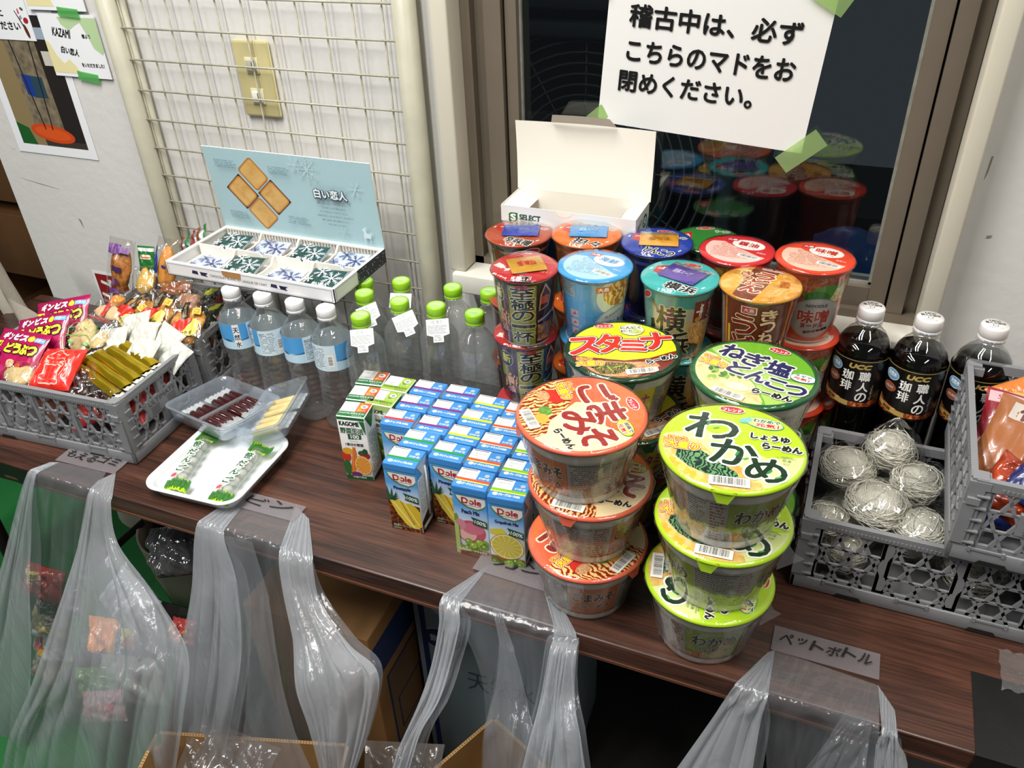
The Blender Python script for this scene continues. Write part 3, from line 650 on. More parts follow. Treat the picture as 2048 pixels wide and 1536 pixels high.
rows = [('pine', -.487, .684, 4, 'blue pineapple juice carton, front left corner of the block, nearest the bare table'),
 ('pine', -.486, .724, 3, 'blue pineapple carton with green lid stripe, directly behind the front left carton'),
 ('pine', -.437, .715, 2, 'blue pineapple carton with green lid stripe, right of the front left carton and half hidden'),
 ('peach', -.385, .675, 3, 'blue peach mix juice carton at the front, left of the grapefruit carton'),
 ('gf', -.335, .671, 5, 'blue grapefruit mix juice carton at the front right corner, standing on the tape'),
 ('apple', -.533, .757, 5, 'blue apple juice carton with red lid stripe beside the green grape vegetable cartons'),
 ('grape', -.482, .760, 4, 'blue carton with purple lid stripe just right of the red striped apple carton'),
 ('grape', -.531, .797, 4, 'blue carton with purple lid stripe just behind the red striped apple carton'),
 ('grape', -.482, .800, 3, 'blue carton with purple lid stripe in the middle of the five purple ones'),
 ('grape', -.531, .837, 2, 'blue carton with purple lid stripe, rear left of the block by the lime green cartons'),
 ('grape', -.481, .841, 3, 'blue carton with purple lid stripe, rear right of the purple ones, against the water bottles'),
 ('ban', -.434, .754, 2, 'blue carton with yellow lid stripe, front one of the yellow striped column'),
 ('ban', -.433, .793, 2, 'blue carton with yellow lid stripe, middle one of the yellow striped column'),
 ('ban', -.431, .831, 1, 'blue carton with yellow lid stripe, rear one of the yellow striped column'),
 ('peach', -.387, .714, 3, 'blue carton with orange lid stripe, directly behind the peach mix carton in front'),
 ('org', -.386, .752, 3, 'blue carton with orange lid stripe, third from the front in its column'),
 ('org', -.384, .790, 4, 'blue carton with orange lid stripe, fourth from the front in its column'),
 ('org', -.383, .828, 2, 'blue carton with orange lid stripe at the back beside the bowl of orange noodles'),
 ('gf', -.337, .711, 3, 'blue carton with lime green lid stripe directly behind the grapefruit mix carton'),
 ('gf', -.336, .751, 3, 'blue carton with lime green lid stripe, third in its column under the noodle bowl edge')]
for k, x, y, r, lb in rows: put_carton(k, x, y, r, lb, G)
G = 'vegetable juice cartons left of the blue block'
for k, x, y, r, lb in [('veg', -.600, .752, 10, 'white vegetable juice carton with carrot and orange slice, frontmost of the three'),
 ('veg', -.609, .792, 9, 'white vegetable juice carton with green and orange lid, middle of the three'), ('veg', -.618, .832, 8, 'white vegetable juice carton with green and orange lid, rearmost of three'),
 ('vg2', -.578, .793, 3, 'lime green grape vegetable juice carton in front, showing a bunch of green grapes'), ('vg2', -.576, .832, 3, 'lime green grape vegetable juice carton behind the other lime green one')]: put_carton(k, x, y, r, lb, G)

# ================================================================ NOODLE BOWLS
WRAP = film('shrink_wrap', '#fbfbf8', rough=.06, bs=30, bst=1.0, stretch=(3, 3, .6), glossy=.9, bd=.0010)
FOAM = mat('#c9c6bf', .55, name='white_foam_cup')
NOOD = ramp('noodle_picture', [(.1, '#7a1d0e'), (.35, '#c9481c'), (.55, '#e08a3a'), (.75, '#edd08a')], 55, 'wave', dist=1.6)
LBRO = ramp('broth_picture', [(.2, '#cfae6a'), (.5, '#e6d49a'), (.8, '#ede0b6')], 50, dist=2)
VEGP = ramp('greens_picture', [(.3, '#16351c'), (.5, '#3f6e2a'), (.62, '#7d9a3c'), (.75, '#a86a34')], 85, 'wave', dist=2)
MEAT = ramp('mince_picture', [(.2, '#8e4a2a'), (.5, '#cf9a6c'), (.8, '#e6c9a0')], 220)
def logo(p, u, v, s=1, rot=0):
    p.ell(u, v, .0128*s, .0062*s, WHT, rot); p.ell(u, v, .0118*s, .0052*s, K('#c5202a'), rot); p.txt('フレンド', u, v-.0008*s, .018*s, .0048*s, WHT, rot, bold=.0003, res=2)
def daimori(p, u, v, rot=0, s=1):
    c, d = cos(RD(rot)), sin(RD(rot)); q = lambda x, y: (u+x*c-y*d, v+x*d+y*c)
    o1 = [(K('#fbf3d8'), .0015), (K('#c22a1c'), .0008)]
    p.txt('大盛り', *q(0, -.0035), .031*s, .0105*s, K('#f2cf2c'), rot, out=o1, bold=.0006); p.txt('ビック', *q(-.006, .0065), .017*s, .0058*s, K('#f2cf2c'), rot, out=[(K('#fbf3d8'), .0014), (K('#c22a1c'), .0009)], bold=.0003); p.txt('シリーズ', *q(.009, .0062), .012*s, .0028*s, K('#c22a1c'), rot, res=2)
RL = .0665
def lid_print(kind):
    p = Pr(clip=RL)
    big = lambda t, u, v, w, h, m, outs, rot=0, b=.0012, sh=0: p.txt(t, u, v, w, h, m, rot, outs, b, sh, 3)
    if kind == 'wakame':
        p.ell(0, 0, RL, RL, K('#b5d92a'), n=64); p.poly([(-.07, .0), (-.03, .02), (.01, .0), (.035, -.012), (.07, .0), (.07, -.07), (-.07, -.07)], K('#d8e69a'))
        p.poly([(-.066, -.002), (-.03, -.004), (-.015, -.02), (.01, -.03), (.03, -.048), (.04, -.07), (-.07, -.07)], ramp('seaweed_broth', [(.2, '#d08a2c'), (.5, '#e0b86a'), (.8, '#ecdcae')], 60))
        p.poly([(-.050, -.018), (-.03, -.014), (-.012, -.026), (.008, -.04), (.012, -.050), (-.012, -.052), (-.036, -.042), (-.05, -.03)], ramp('seaweed_picture', [(.3, '#0f2a22'), (.5, '#24573a'), (.7, '#6a9a6a')], 70, 'wave', dist=2))
        for i in range(12): p.ell(-.058+.0055*i, -.034-.0042*i+.002*(i % 2), .0042, .0032, K('#e9b62e' if i % 3 else '#f0cd5a'), 20*i, n=14)
        WH = K('#f4f4ea'); DGc = K('#17331f')
        big('わ', -.022, .026, .050, .042, DGc, [(WH, .0022)], b=.0012); big('か', .003, -.011, .044, .038, DGc, [(WH, .0022)], b=.0012); big('め', .034, -.030, .036, .034, DGc, [(WH, .0021)], b=.0012)
        for u, v, r_ in ((-.026, .030, 20), (.006, -.012, 10), (.037, -.032, 0)): p.ell(u, v, .0045, .0014, K('#3d8a48'), 60+r_); p.ell(u+.008, v-.006, .0035, .0012, K('#5aa84e'), 30)
        p.ell(.027, .043, .019, .0095, K('#3aa0b0'), -6); p.ell(.027, .043, .018, .0086, K('#e6e86a'), -6); p.ell(.009, .044, .007, .004, K('#7ac0c8'), 30)
        p.txt('わかめで', .029, .0465, .026, .0055, K('#2d6a32'), out=[(WH, .0008)], res=2, bold=.0003); p.txt('元気！', .030, .0395, .022, .0058, K('#d0302a'), out=[(WH, .0008)], res=2, bold=.0004)
        p.txt('しょうゆ', .034, .020, .036, .0088, K('#1c2018'), out=[(WH, .0012)], bold=.0007); p.txt('らーめん', .046, .0065, .036, .0092, K('#1c2018'), out=[(WH, .0012)], bold=.0008)
        p.txt('熱湯', .051, -.012, .008, .0035, INKD, res=2); p.txt('3分', .051, -.017, .006, .003, INKD, res=2); p.fine(.042, -.009, .060, -.005, K('#8a9a5a'), 2)
        logo(p, -.006, .058); daimori(p, -.046, -.010); p.bars(-.0185, -.0065, .0185, .0065, 5, (.003, -.0565))
    elif kind == 'stamina':
        p.ell(0, 0, RL, RL, K('#173a24'), n=64); p.ell(0, 0, RL-.0028, RL-.0028, K('#f2e51e'), n=64); p.clip = RL-.0028
        p.poly([(-.07, -.012), (-.04, -.018), (0, -.0265), (.03, -.022), (.055, -.010), (.07, -.004), (.07, -.07), (-.07, -.07)], K('#7a2418'))
        p.poly([(-.056, -.028), (-.03, -.026), (.0, -.030), (.035, -.030), (.04, -.04), (.01, -.062), (-.03, -.06)], MEAT)
        p.poly([(-.042, -.038), (-.02, -.029), (.0, -.032), (.012, -.037), (.006, -.046), (-.012, -.056), (-.03, -.055)], VEGP)
        for i in range(9): p.ell(-.034+.005*i, -.038-.002*(i % 4), .007, .0011, K('#9dbb3c' if i % 2 else '#2f5a26'), 40*i, n=10)
        Wo = [(K('#101810'), .0027), (WHT, .0014)]; RDc = K('#cf2a22')
        for t, u, v, w, h in (('ス', -.045, .008, .038, .037), ('タ', -.016, .013, .030, .041), ('ミ', .013, .006, .031, .026), ('ナ', .043, .016, .036, .038)): big(t, u, v, w, h, RDc, Wo, b=.0020, rot=4)
        p.ell(.015, .044, .0155, .014, K('#2d6a32')); p.ell(.015, .044, .015, .0135, K('#eef0c8')); p.ell(.018, .040, .008, .006, K('#b9d07a'))
        p.txt('にんにく', .014, .049, .025, .0060, K('#16401e'), out=[(WHT, .0008)], bold=.0003, res=2); p.txt('&にら', .008, .041, .014, .0052, K('#16401e'), out=[(WHT, .0008)], bold=.0002, res=2); p.txt('入り！', .025, .037, .012, .004, RDc, res=2)
        p.txt('らーめん', .043, -.026, .038, .0082, K('#141414'), 22, [(WHT, .0011)], .0007); logo(p, -.019, .055, rot=0); daimori(p, -.041, -.030, 0); p.bars(-.019, -.0055, .019, .0055, 8, (.018, -.052))
    elif kind == 'negi':
        p.ell(0, 0, RL, RL, K('#1c5a30'), n=64); p.clip = RL-.0024; p.ell(0, 0, RL-.0024, RL-.0024, K('#6fae2c'), n=64)
        p.poly([(-.07, .03), (-.05, .012), (-.02, .0), (.01, -.022), (.03, -.046), (.045, -.07), (.07, -.07), (.07, .01), (.03, .0), (.0, .02), (-.04, .04)], K('#a9cc62'))
        p.poly([(-.07, .014), (-.052, .012), (-.02, -.002), (.01, -.024), (.030, -.05), (.034, -.07), (-.07, -.07)], LBRO)
        for i in range(16): R_ = random.Random(i); p.ell(-.03+R_.uniform(-.018, .03), -.024+R_.uniform(-.012, .012), .0045, .0026, K(('#4f8a2c', '#8ab84a', '#2f6a24')[i % 3]), R_.uniform(0, 180), n=10)
        p.ell(-.004, -.038, .013, .0075, K('#f0e8c4')); NV = K('#26265c'); Wo = [(K('#eef4dc'), .0020)]
        for t, u, v, w, h in (('ね', -.036, .027, .028, .028), ('ぎ', -.008, .023, .026, .028), ('塩', .021, .020, .028, .028), ('と', -.016, -.004, .024, .022), ('ん', .008, -.008, .024, .022), ('こ', .030, -.012, .021, .018), ('つ', .051, -.013, .022, .018)): big(t, u, v, w, h, NV, Wo, b=.0012)
        p.txt('らーめん', .034, -.034, .042, .0095, K('#141414'), 6, [(WHT, .0012)], .0008); logo(p, .008, .055, rot=2)
        p.ell(.050, .014, .014, .009, K('#4a8ab0'), 10); p.ell(.050, .014, .0132, .0082, K('#e6f0f0'), 10); p.txt('ネギで', .049, .0175, .018, .0046, K('#2d6a32'), res=2, bold=.0002); p.txt('元気！', .049, .0115, .017, .0048, K('#d0302a'), res=2, bold=.0003)
        daimori(p, -.045, -.004, 0); p.bars(-.018, -.0055, .018, .0055, -2, (-.006, -.0575))
    else:
        p.ell(0, 0, RL, RL, K('#e2623e'), n=64); p.clip = RL
        p.poly([(-.07, .07), (.07, .07), (.07, .042), (.03, .02), (-.02, .05), (-.07, .03)], K('#e8703c')); p.poly([(.07, .045), (.03, .016), (-.01, .03), (-.02, .0), (.0, -.03), (.03, -.07), (.07, -.07)], K('#f1d9ae'))
        p.poly([(-.07, .0), (-.04, .004), (-.02, -.006), (-.006, -.02), (.004, -.036), (.025, -.046), (.03, -.07), (-.07, -.07)], NOOD)
        p.ell(-.038, -.020, .014, .010, K('#cf2a1c'), 20); p.ell(-.042, -.030, .010, .007, MEAT); p.ell(-.014, -.036, .009, .007, ramp('leek_picture', [(.3, '#2d6a24'), (.7, '#7fb04a')], 200)); p.ell(-.002, -.044, .009, .008, K('#e3a63c'))
        WH = K('#fbe9d2'); DR = K('#96291f')
        big('ご', -.027, .027, .038, .036, DR, [(WH, .0019)], b=.0017); big('ま', .009, .026, .034, .038, DR, [(WH, .0019)], b=.0017); big('み', .016, -.008, .042, .034, DR, [(WH, .0019)], b=.0017); big('そ', .047, .002, .028, .036, DR, [(WH, .0019)], b=.0017)
        p.txt('らーめん', .039, -.031, .036, .0085, K('#1c1a16'), 10, [(WH, .001)], .0007); logo(p, .002, .057); p.ell(.040, .034, .015, .0085, K('#4a7a1e'), -4); p.ell(.040, .034, .0142, .0078, K('#d3dc3e'), -4)
        p.txt('胡麻で', .041, .0375, .018, .0048, K('#3a2a18'), out=[(WHT, .0006)], res=2, bold=.0002); p.txt('元気！', .041, .0305, .017, .005, K('#d0302a'), out=[(WHT, .0006)], res=2, bold=.0003)
        daimori(p, -.043, -.003, 0); p.bars(-.018, -.006, .018, .006, 4, (-.004, -.056))
    return p
SP = dict(wakame=('#7a8c34', '#3d4426', 'わかめ', 'しょうゆらーめん', '#202418'), stamina=('#c9b91e', '#173a24', 'スタミナ', 'らーめん', '#a3241c'), negi=('#8aa04a', '#1c5a30', 'ねぎ塩', 'とんこつらーめん', '#26265c'), goma=('#b0673c', '#8c4a2c', 'ごまみそ', 'らーめん', '#33201a'))
def bowl_meshes(kind, H):
    rb, rt = .049, .0655
    body = MB()
    prof = [(rb-.004, .0), (rb, .001), (rb+.0005, .004)] + [(rb+(rt-rb)*t, .004+(H-.012)*t) for t in (.1, .4, .7, .86)] + [(rt+.0012, H-.010), (rt+.003, H-.0045)]
    body.lathe(prof, 56, FOAM, cap0=True)
    fm = cone_map(rb, rt, H-.012); fm_ = fm; fm = lambda u, v, h: (lambda q: Vector((q.x, q.y, v)))(fm_(u, v-.004, h)); bg, ed, t1, t2, ink = SP[kind]; p = Pr(); C = pi*(rb+rt)
    step = .006; z0, z1 = .012, H-.020
    p.rect(-C/2, z0, C/2, z1, K(bg) if kind != 'goma' else K('#a9a39a'))
    for k in range(3):
        u = -C/2 + C/3*(k+.5)
        if kind == 'goma': p.rect(u-.028, z0, u+.028, z1, K(bg))
        p.rect(u-.05, z0, u+.05, z0+.0035, K(ed))
        p.txt(t1, u, (z0+z1)/2+.009, .046, .018, K(ink), out=[(K('#b9b4a6'), .0008)], bold=.0007, res=2); p.txt(t2, u+.004, (z0+z1)/2-.009, .036, .0075, K(ink), out=[(K('#b9b4a6'), .0007)], bold=.0004, res=2)
        p.txt('大盛り', u-.018, z0+.0085, .018, .007, K('#c8741c'), out=[(K('#8c2a1c'), .0006)], bold=.0003, res=2)
        v = u + C/6; p.rect(v-.030, z0, v+.030, z1, K('#8f8c85')); p.fine(v-.028, z0+.004, v+.012, z1-.001, K('#3d3c3a'), 15, .92, k+3); p.fine(v+.014, z0+.004, v+.029, z1-.001, K('#6e2d2a'), 12, .9, k+9); p.rect(v-.029, z1-.004, v+.012, z1-.0015, K('#55534f'))
    p.emit(body, fm, step, h0=.00035)
    lid = MB(); lid.lathe([(0, H), (RL-.001, H), (RL+.0022, H-.0006), (RL+.0035, H-.0030), (RL+.0030, H-.0052), (RL+.001, H-.0045)], 72, mat({'wakame': '#b5d92a', 'stamina': '#173a24', 'negi': '#1c5a30', 'goma': '#e06a50'}[kind], .3, name='lid_rim_'+kind))
    lp = lid_print(kind); lp.emit(lid, plane_map((0, 0, H), (1, 0, 0), (0, 1, 0)))
    lid.add([(.012, -RL-.002, H-.001), (-.012, -RL-.002, H-.001), (-.005, -RL-.0045, H-.014), (.005, -RL-.0045, H-.014)], [(0, 1, 2, 3)], mat({'wakame': '#8fae24', 'stamina': '#173a24', 'negi': '#1c5a30', 'goma': '#c95a44'}[kind], .35, name='lid_tab_'+kind))
    wr = MB(); rnd = random.Random(len(kind))
    ph = [rnd.uniform(0, 6.3) for _ in range(4)]
    def rf(a, r, z):
        if r < .02 or z > H-.002: return r
        t = 1 - abs(z/H-.4)
        return r + .0006*sin(17*a+ph[0])+.0005*sin(29*a+ph[1]+z*60)+.0009*t*max(0, sin(5*a+ph[2]))
    wr.lathe([(.0, H+.0020), (RL-.003, H+.0018), (RL+.003, H+.0010), (RL+.0047, H-.003), (RL+.002, H-.009), (rt+.0002, H-.02), ((rb+rt)/2+.0022, H*.5), (rb+.0026, .006), (rb-.002, -.0002)], 72, WRAP, rf=rf)
    return body.mesh('bowl'), lid.mesh('lid'), wr.mesh('shrink_wrap')
_bw = {}
def bowl(kind, x, y, z, H, rot, srot, label, grp, tail=None):
    k = (kind, H)
    if k not in _bw: _bw[k] = bowl_meshes(kind, H)
    t = thing('noodle_bowl', label, 'noodle bowl', (x, y, z), (0, 0, 0), grp)
    for nm, me, r in zip(('bowl', 'lid', 'shrink_wrap'), _bw[k], (srot, rot, 0)):
        o = bpy.data.objects.new(nm, me); COL.objects.link(o); o.parent = t; o.rotation_euler = (0, 0, RD(r))
        if nm == 'shrink_wrap': o.rotation_euler = (0, 0, RD(rot*3+x*500))
    if tail:
        a, ln, zz = tail; b = MB(); ca, sa = cos(RD(a)), sin(RD(a)); r0 = .060
        b.add([(r0*ca-.012*sa, r0*sa+.012*ca, zz+.016), (r0*ca+.012*sa, r0*sa-.012*ca, zz-.014), ((r0+ln)*ca, (r0+ln)*sa, zz-.003), ((r0+ln*.6)*ca, (r0+ln*.6)*sa, zz+.002)], [(0, 1, 3), (1, 2, 3)], film('wrap_tail', milk=.12, rough=.1, bs=80)); b.build('wrap_tail', t)
G = 'big instant noodle bowls stacked on the table'
for i, (x, y, r, s, tl_) in enumerate([(-.064, .660, -85, 20, (8, .022, .05)), (-.058, .657, -2, 75, (4, .026, .055)), (-.059, .656, 4, 40, (12, .012, .07))]):
    bowl('wakame', x, y, .0914*i, .0905, r, s, ('bottom', 'middle', 'top')[i] + ' bowl of the lime green seaweed noodle stack at the front right', G, tl_)
for i, (x, y, r, s) in enumerate([(-.208, .673, 67, 25), (-.208, .679, -3, 68), (-.2185, .676, -53, -24)]):
    bowl('goma', x, y, .0872*i, .0865, r, s, ('bottom', 'middle', 'top')[i] + ' bowl of the orange sesame miso noodle stack at the front left', G)
for i, (x, y, r, s) in enumerate([(-.207, .828, 10, 20), (-.206, .822, 38, 50), (-.2170, .829, 21, 25)]):
    bowl('stamina', x, y, .0843*i, .0836, r, s, ('bottom', 'middle', 'top')[i] + ' bowl of the yellow noodle stack with big red letters and dark green rim', G)
for i, (x, y, r, s) in enumerate([(-.055, .806, -40, 0), (-.062, .808, 30, 60), (-.0602, .805, -14, 90)]):
    bowl('negi', x, y, .0893*i, .0885, r, s, ('bottom', 'middle', 'top')[i] + ' bowl of the green leek and pork noodle stack with navy letters', G)

# ================================================================ TALL NOODLE CUPS
CW = film('cup_wrap', '#fbfbf8', rough=.06, bs=30, bst=1.0, stretch=(3, 3, .6), glossy=.9, bd=.0008)
SLV = mat('#b9b9bb', .25, metal=.7, name='silver_foil', bump=.3, bs=120)
def sachet(b, w, h, hx, u, v, rot, tx=None, edge=True, z=.0016, tc='#e8e8e8'):
    c, d = cos(RD(rot)), sin(RD(rot))
    T = lambda x, y, t: Vector((u+x*c-y*d, v+x*d+y*c, t))
    m = mat(hx, .28, name='sachet_'+hx.strip('#'), coat=.5, bump=.5, bs=90, vary=.25, vs=50)
    for s in (1, -1):
        b.sheet(lambda a, e: T((a-.5)*w, (e-.5)*h*s, z + s*(.0022*sin(pi*a)**.5*sin(pi*e)**.5 + .0006*sin(a*23+e*9)*sin(pi*e)) + .0024), 16, 10, m)
    if edge: b.sheet(lambda a, e: T((a-.5)*w, h/2-.001+e*h*.18, z+.0028+.0006*sin(a*30)), 12, 2, SLV)
    if tx:
        p = Pr(); p.txt(tx, 0, 0, w*.5, h*.3, K(tc), bold=.0003, res=2); p.emit(b, lambda x, y, t: T(x, y, z+.0050+t+.0006*sin((x/w+.5)*23+(y/h+.5)*9)), .006, .006)
def side(kind, p, C, H):
    z0, z1 = .004, H-.006; Y = lambda t: z0+(z1-z0)*t
    bar = lambda a, b_, t0, t1, c: p.rect(a*C, Y(t0), b_*C, Y(t1), c if not isinstance(c, str) else K(c))
    if kind == 'kiwami':
        bar(-.5, .5, 0, 1, '#2e1420'); bar(-.22, -.085, .04, .95, '#4a2038'); p.poly([(-.2*C, Y(.25)), (-.1*C, Y(.2)), (-.09*C, Y(.5)), (-.17*C, Y(.58))], ramp('noodle_brown', [(.2, '#2e0e08'), (.5, '#8a4a20'), (.8, '#c9a25a')], 70, 'wave')); p.poly([(-.21*C, Y(.48)), (-.15*C, Y(.45)), (-.15*C, Y(.66)), (-.2*C, Y(.68))], K('#8c8a2e'))
        bar(-.085, .07, .0, .97, '#8c8f2e')
        for i, ch in enumerate('至極の一杯'): p.txt(ch, -.006*C, Y(.84-.175*i), .030 if ch != '一' else .032, .0158 if ch != '一' else .004, K('#15120e'), out=[(K('#d9d7b0'), .0009)], bold=.0006, res=2)
        p.txt('明星', -.008*C, Y(.955), .014, .0055, K('#b3282c'), res=2, bold=.0003)
        p.ell(-.155*C, Y(.80), .0105, .0125, K('#c8b49a')); p.ell(-.155*C, Y(.80), .0098, .0117, K('#1a1512')); p.txt('新', -.155*C, Y(.81), .013, .014, K('#c9c24a'), bold=.0006, res=2)
        for i, ch in enumerate('醤油'): p.txt(ch, -.135*C, Y(.42-.16*i), .0105, .0115, K('#c98e8a'), out=[(K('#3a1a22'), .0006)], bold=.0003, res=2)
        p.txt('ラーメン', -.112*C, Y(.2), .004, .022, K('#b9a7a0'), res=2)
        p.poly([(.085*C, Y(.55)), (.15*C, Y(.6)), (.165*C, Y(.8)), (.12*C, Y(.98)), (.09*C, Y(.8))], K('#b8a08c')); p.poly([(.092*C, Y(.57)), (.145*C, Y(.61)), (.158*C, Y(.79)), (.12*C, Y(.93)), (.098*C, Y(.78))], K('#4a1d12')); p.txt('旨', .122*C, Y(.72), .012, .012, K('#c9523a'), bold=.0005, res=2)
        bar(.08, .22, .05, .33, ramp('meat_pic', [(.2, '#1c0c08'), (.5, '#7a4526'), (.8, '#c9a070')], 80)); p.poly([(.08*C, Y(.4)), (.22*C, Y(.52)), (.22*C, Y(.49)), (.08*C, Y(.36))], K('#9a8f96'))
        bar(.24, .49, .1, .9, '#8d8a86'); p.fine(.25*C, Y(.12), .48*C, Y(.88), K('#3d3c3a'), 22, .9)
        bar(-.49, -.26, .1, .9, '#8d8a86'); p.fine(-.48*C, Y(.12), -.27*C, Y(.88), K('#3d3c3a'), 22, .9)
    elif kind == 'kaisen':
        bar(-.5, .5, 0, 1, zgrad('sea_blue', [(0, '#2a6aa0'), (.5, '#4a93c4'), (1, '#6aaed4')]))
        p.rect(-.2*C, Y(.76), -.085*C, Y(.98), K('#9db0b4')); p.fine(-.195*C, Y(.78), -.09*C, Y(.97), K('#3c4c54'), 9, .9)
        for i in range(3): p.rect(-.12*C, Y(.14+.15*i), -.07*C, Y(.25+.15*i), K('#b5a0a4')); p.poly([(-.11*C, Y(.16+.15*i)), (-.08*C, Y(.18+.15*i)), (-.09*C, Y(.23+.15*i))], K('#a3383c'))
        p.ell(.12*C, Y(.78), .024, .026, K('#b9d6cf')); p.ell(.135*C, Y(.82), .020, .018, ramp('soup_gold', [(.2, '#a8782a'), (.5, '#d4aa4e'), (.8, '#e6cf8a')], 60, 'wave')); p.rect(.02*C, Y(.87), .09*C, Y(.96), K('#b5282c')); p.txt('大黒', .055*C, Y(.915), .013, .0055, WHT, res=2, bold=.0003)
        p.ell(.15*C, Y(.30), .034, .030, K('#8fa9b4')); p.ell(.15*C, Y(.30), .032, .028, K('#c4cfd2')); p.txt('海鮮', .14*C, Y(.32), .034, .016, K('#1d6a9c'), out=[(WHT, .0006)], bold=.0007, res=2); p.txt('KAISEN', .12*C, Y(.50), .024, .003, K('#3a4a50'), 18, res=2); p.fine(-.2*C, Y(.05), -.13*C, Y(.7), K('#7fb2d2'), 24, .7)
    elif kind == 'yoko':
        bar(-.5, .5, 0, 1, '#a9a58e'); bar(-.5, .5, .8, 1, '#3f8f8c'); bar(-.22, -.13, .2, .8, '#6f9a90'); p.ell(.0, Y(.50), .03, .012, K('#b9a070'))
        p.poly([(.05*C, Y(.0)), (.18*C, Y(.0)), (.17*C, Y(.5)), (.12*C, Y(.56)), (.06*C, Y(.5)), (.03*C, Y(.2))], ramp('ramen_strands', [(.2, '#8a4a1c'), (.5, '#c98a3c'), (.8, '#e6c27a')], 90, 'wave', stretch=(3, 3, .5)))
        p.ell(.05*C, Y(.14), .022, .010, K('#2a3f22')); p.ell(.0, Y(.08), .02, .008, K('#7a2f1c'))
        p.txt('横', -.035*C, Y(.63), .036, .036, K('#2e2a1a'), out=[(K('#c9c39a'), .0010)], bold=.0010, res=2); p.txt('浜', .0*C, Y(.25), .034, .034, K('#1d1a12'), out=[(K('#c9c39a'), .0010)], bold=.0010, res=2); p.txt('豚骨醤油', -.13*C, Y(.40), .007, .034, K('#1c1812'), res=2, bold=.0002)
        p.rect(.075*C, Y(.58), .195*C, Y(.90), K('#6b1f1a')); p.txt('一杯', .105*C, Y(.74), .009, .022, WHT, bold=.0003, res=2); p.txt('ご当地の', .165*C, Y(.74), .006, .026, WHT, res=2); p.ell(.1*C, Y(.62), .004, .0036, K('#c98a2a')); p.ell(-.17*C, Y(.90), .010, .005, WHT, 35); p.ell(-.17*C, Y(.90), .009, .0042, K('#b3302c'), 35); p.poly([(-.14*C, Y(.88)), (-.125*C, Y(.88)), (-.085*C, Y(.72)), (-.1*C, Y(.72))], K('#8a4a20'))
    elif kind == 'kitsune':
        bar(-.5, .5, 0, 1, '#6b2f1c')
        for a in (-.155, .165): bar(a, a+.016, 0, 1, '#c9822a')
        bar(-.13, -.115, 0, .6, '#d9b23c'); bar(-.23, -.165, .0, .95, '#a9a49a'); p.fine(-.225*C, Y(.02), -.17*C, Y(.93), K('#4a4844'), 26, .9)
        p.rect(-.06*C, Y(.84), .01*C, Y(.95), K('#e8dfd0')); p.rect(-.055*C, Y(.85), .005*C, Y(.94), K('#b3282c')); p.txt('大黒', -.025*C, Y(.895), .012, .0055, WHT, res=2)
        for i, ch in enumerate('うどん'): p.txt(ch, -.045*C, Y(.66-.29*i), .028, .026, K('#7c1f1c'), out=[(K('#1c0e08'), .0017), (K('#ead9a8'), .0010)], bold=.0011, res=2)
        for i, ch in enumerate('きつね'): p.txt(ch, .065*C, Y(.84-.17*i), .017, .0155, K('#e6d2a0'), out=[(K('#1c0e08'), .0016), (K('#8e2a1c'), .0010)], bold=.0006, res=2)
        p.poly([(.03*C, Y(.0)), (.16*C, Y(.0)), (.16*C, Y(.42)), (.05*C, Y(.25))], ramp('udon_pic', [(.2, '#5a3018'), (.5, '#c9a870'), (.8, '#e8dab4')], 60, 'wave'))
    elif kind == 'miso':
        bar(-.5, .5, 0, 1, '#c2472a'); p.ell(.05*C, Y(.80), .030, .018, ramp('mince2', [(.2, '#4a1c10'), (.5, '#9a4a2c'), (.8, '#c98a5a')], 150)); p.ell(.09*C, Y(.70), .022, .016, K('#4f8a2c')); p.ell(.04*C, Y(.66), .016, .012, K('#2f6a24'))
        p.poly([(.10*C, Y(.58)), (.22*C, Y(.62)), (.25*C, Y(.9)), (.2*C, Y(.9)), (.15*C, Y(.80)), (.13*C, Y(.8))], ramp('noodle_pale', [(.2, '#9a8a30'), (.5, '#cfc27a'), (.8, '#e6dea8')], 110, 'wave', stretch=(3, 3, .5)))
        p.ell(.05*C, Y(.36), .034, .030, K('#8f8a84')); p.ell(.05*C, Y(.36), .0325, .0285, K('#a9a6a2')); p.txt('味噌', .045*C, Y(.39), .040, .019, K('#a8301c'), out=[(K('#d0cac4'), .0007)], bold=.0007, res=2); p.txt('ヌードル', .045*C, Y(.25), .030, .0065, K('#a8301c'), bold=.0006, res=2); p.txt('NOODLE', .05*C, Y(.56), .026, .004, K('#3a3634'), res=2, bold=.0002); p.txt('合わせ味噌味', .07*C, Y(.17), .034, .0042, K('#2a2624'), 8, res=2, bold=.0003); p.txt('3分', .15*C, Y(.06), .008, .005, K('#e6c0b4'), res=2)
        bar(-.3, -.12, .05, .9, '#b0694f'); p.fine(-.29*C, Y(.08), -.13*C, Y(.88), K('#5a2418'), 20, .9)
    elif kind == 'shoyu':
        bar(-.5, .5, 0, 1, '#7c1f20'); p.ell(.0, Y(.78), .035, .02, ramp('soy_pic', [(.2, '#2a1208'), (.5, '#7a5a24'), (.8, '#b9963c')], 80)); p.ell(0, Y(.34), .034, .028, K('#5a4a48')); p.txt('醤油', 0, Y(.36), .036, .018, K('#8c2a22'), bold=.0008, res=2); p.txt('シーフードスープ', .0, Y(.62), .034, .004, K('#c9b4a4'), res=2)
    else:
        bg = dict(brown='#3a1410', orange='#8a3c14', navy='#141c52', green='#1f4a22')[kind]
        bar(-.5, .5, 0, 1, bg); bar(-.5, .5, .88, .93, '#8a6a4a' if kind != 'navy' else '#3a4a8c')
        t = dict(brown='味噌', orange='担々麺', navy='コクとんこつ', green='抹茶')[kind]
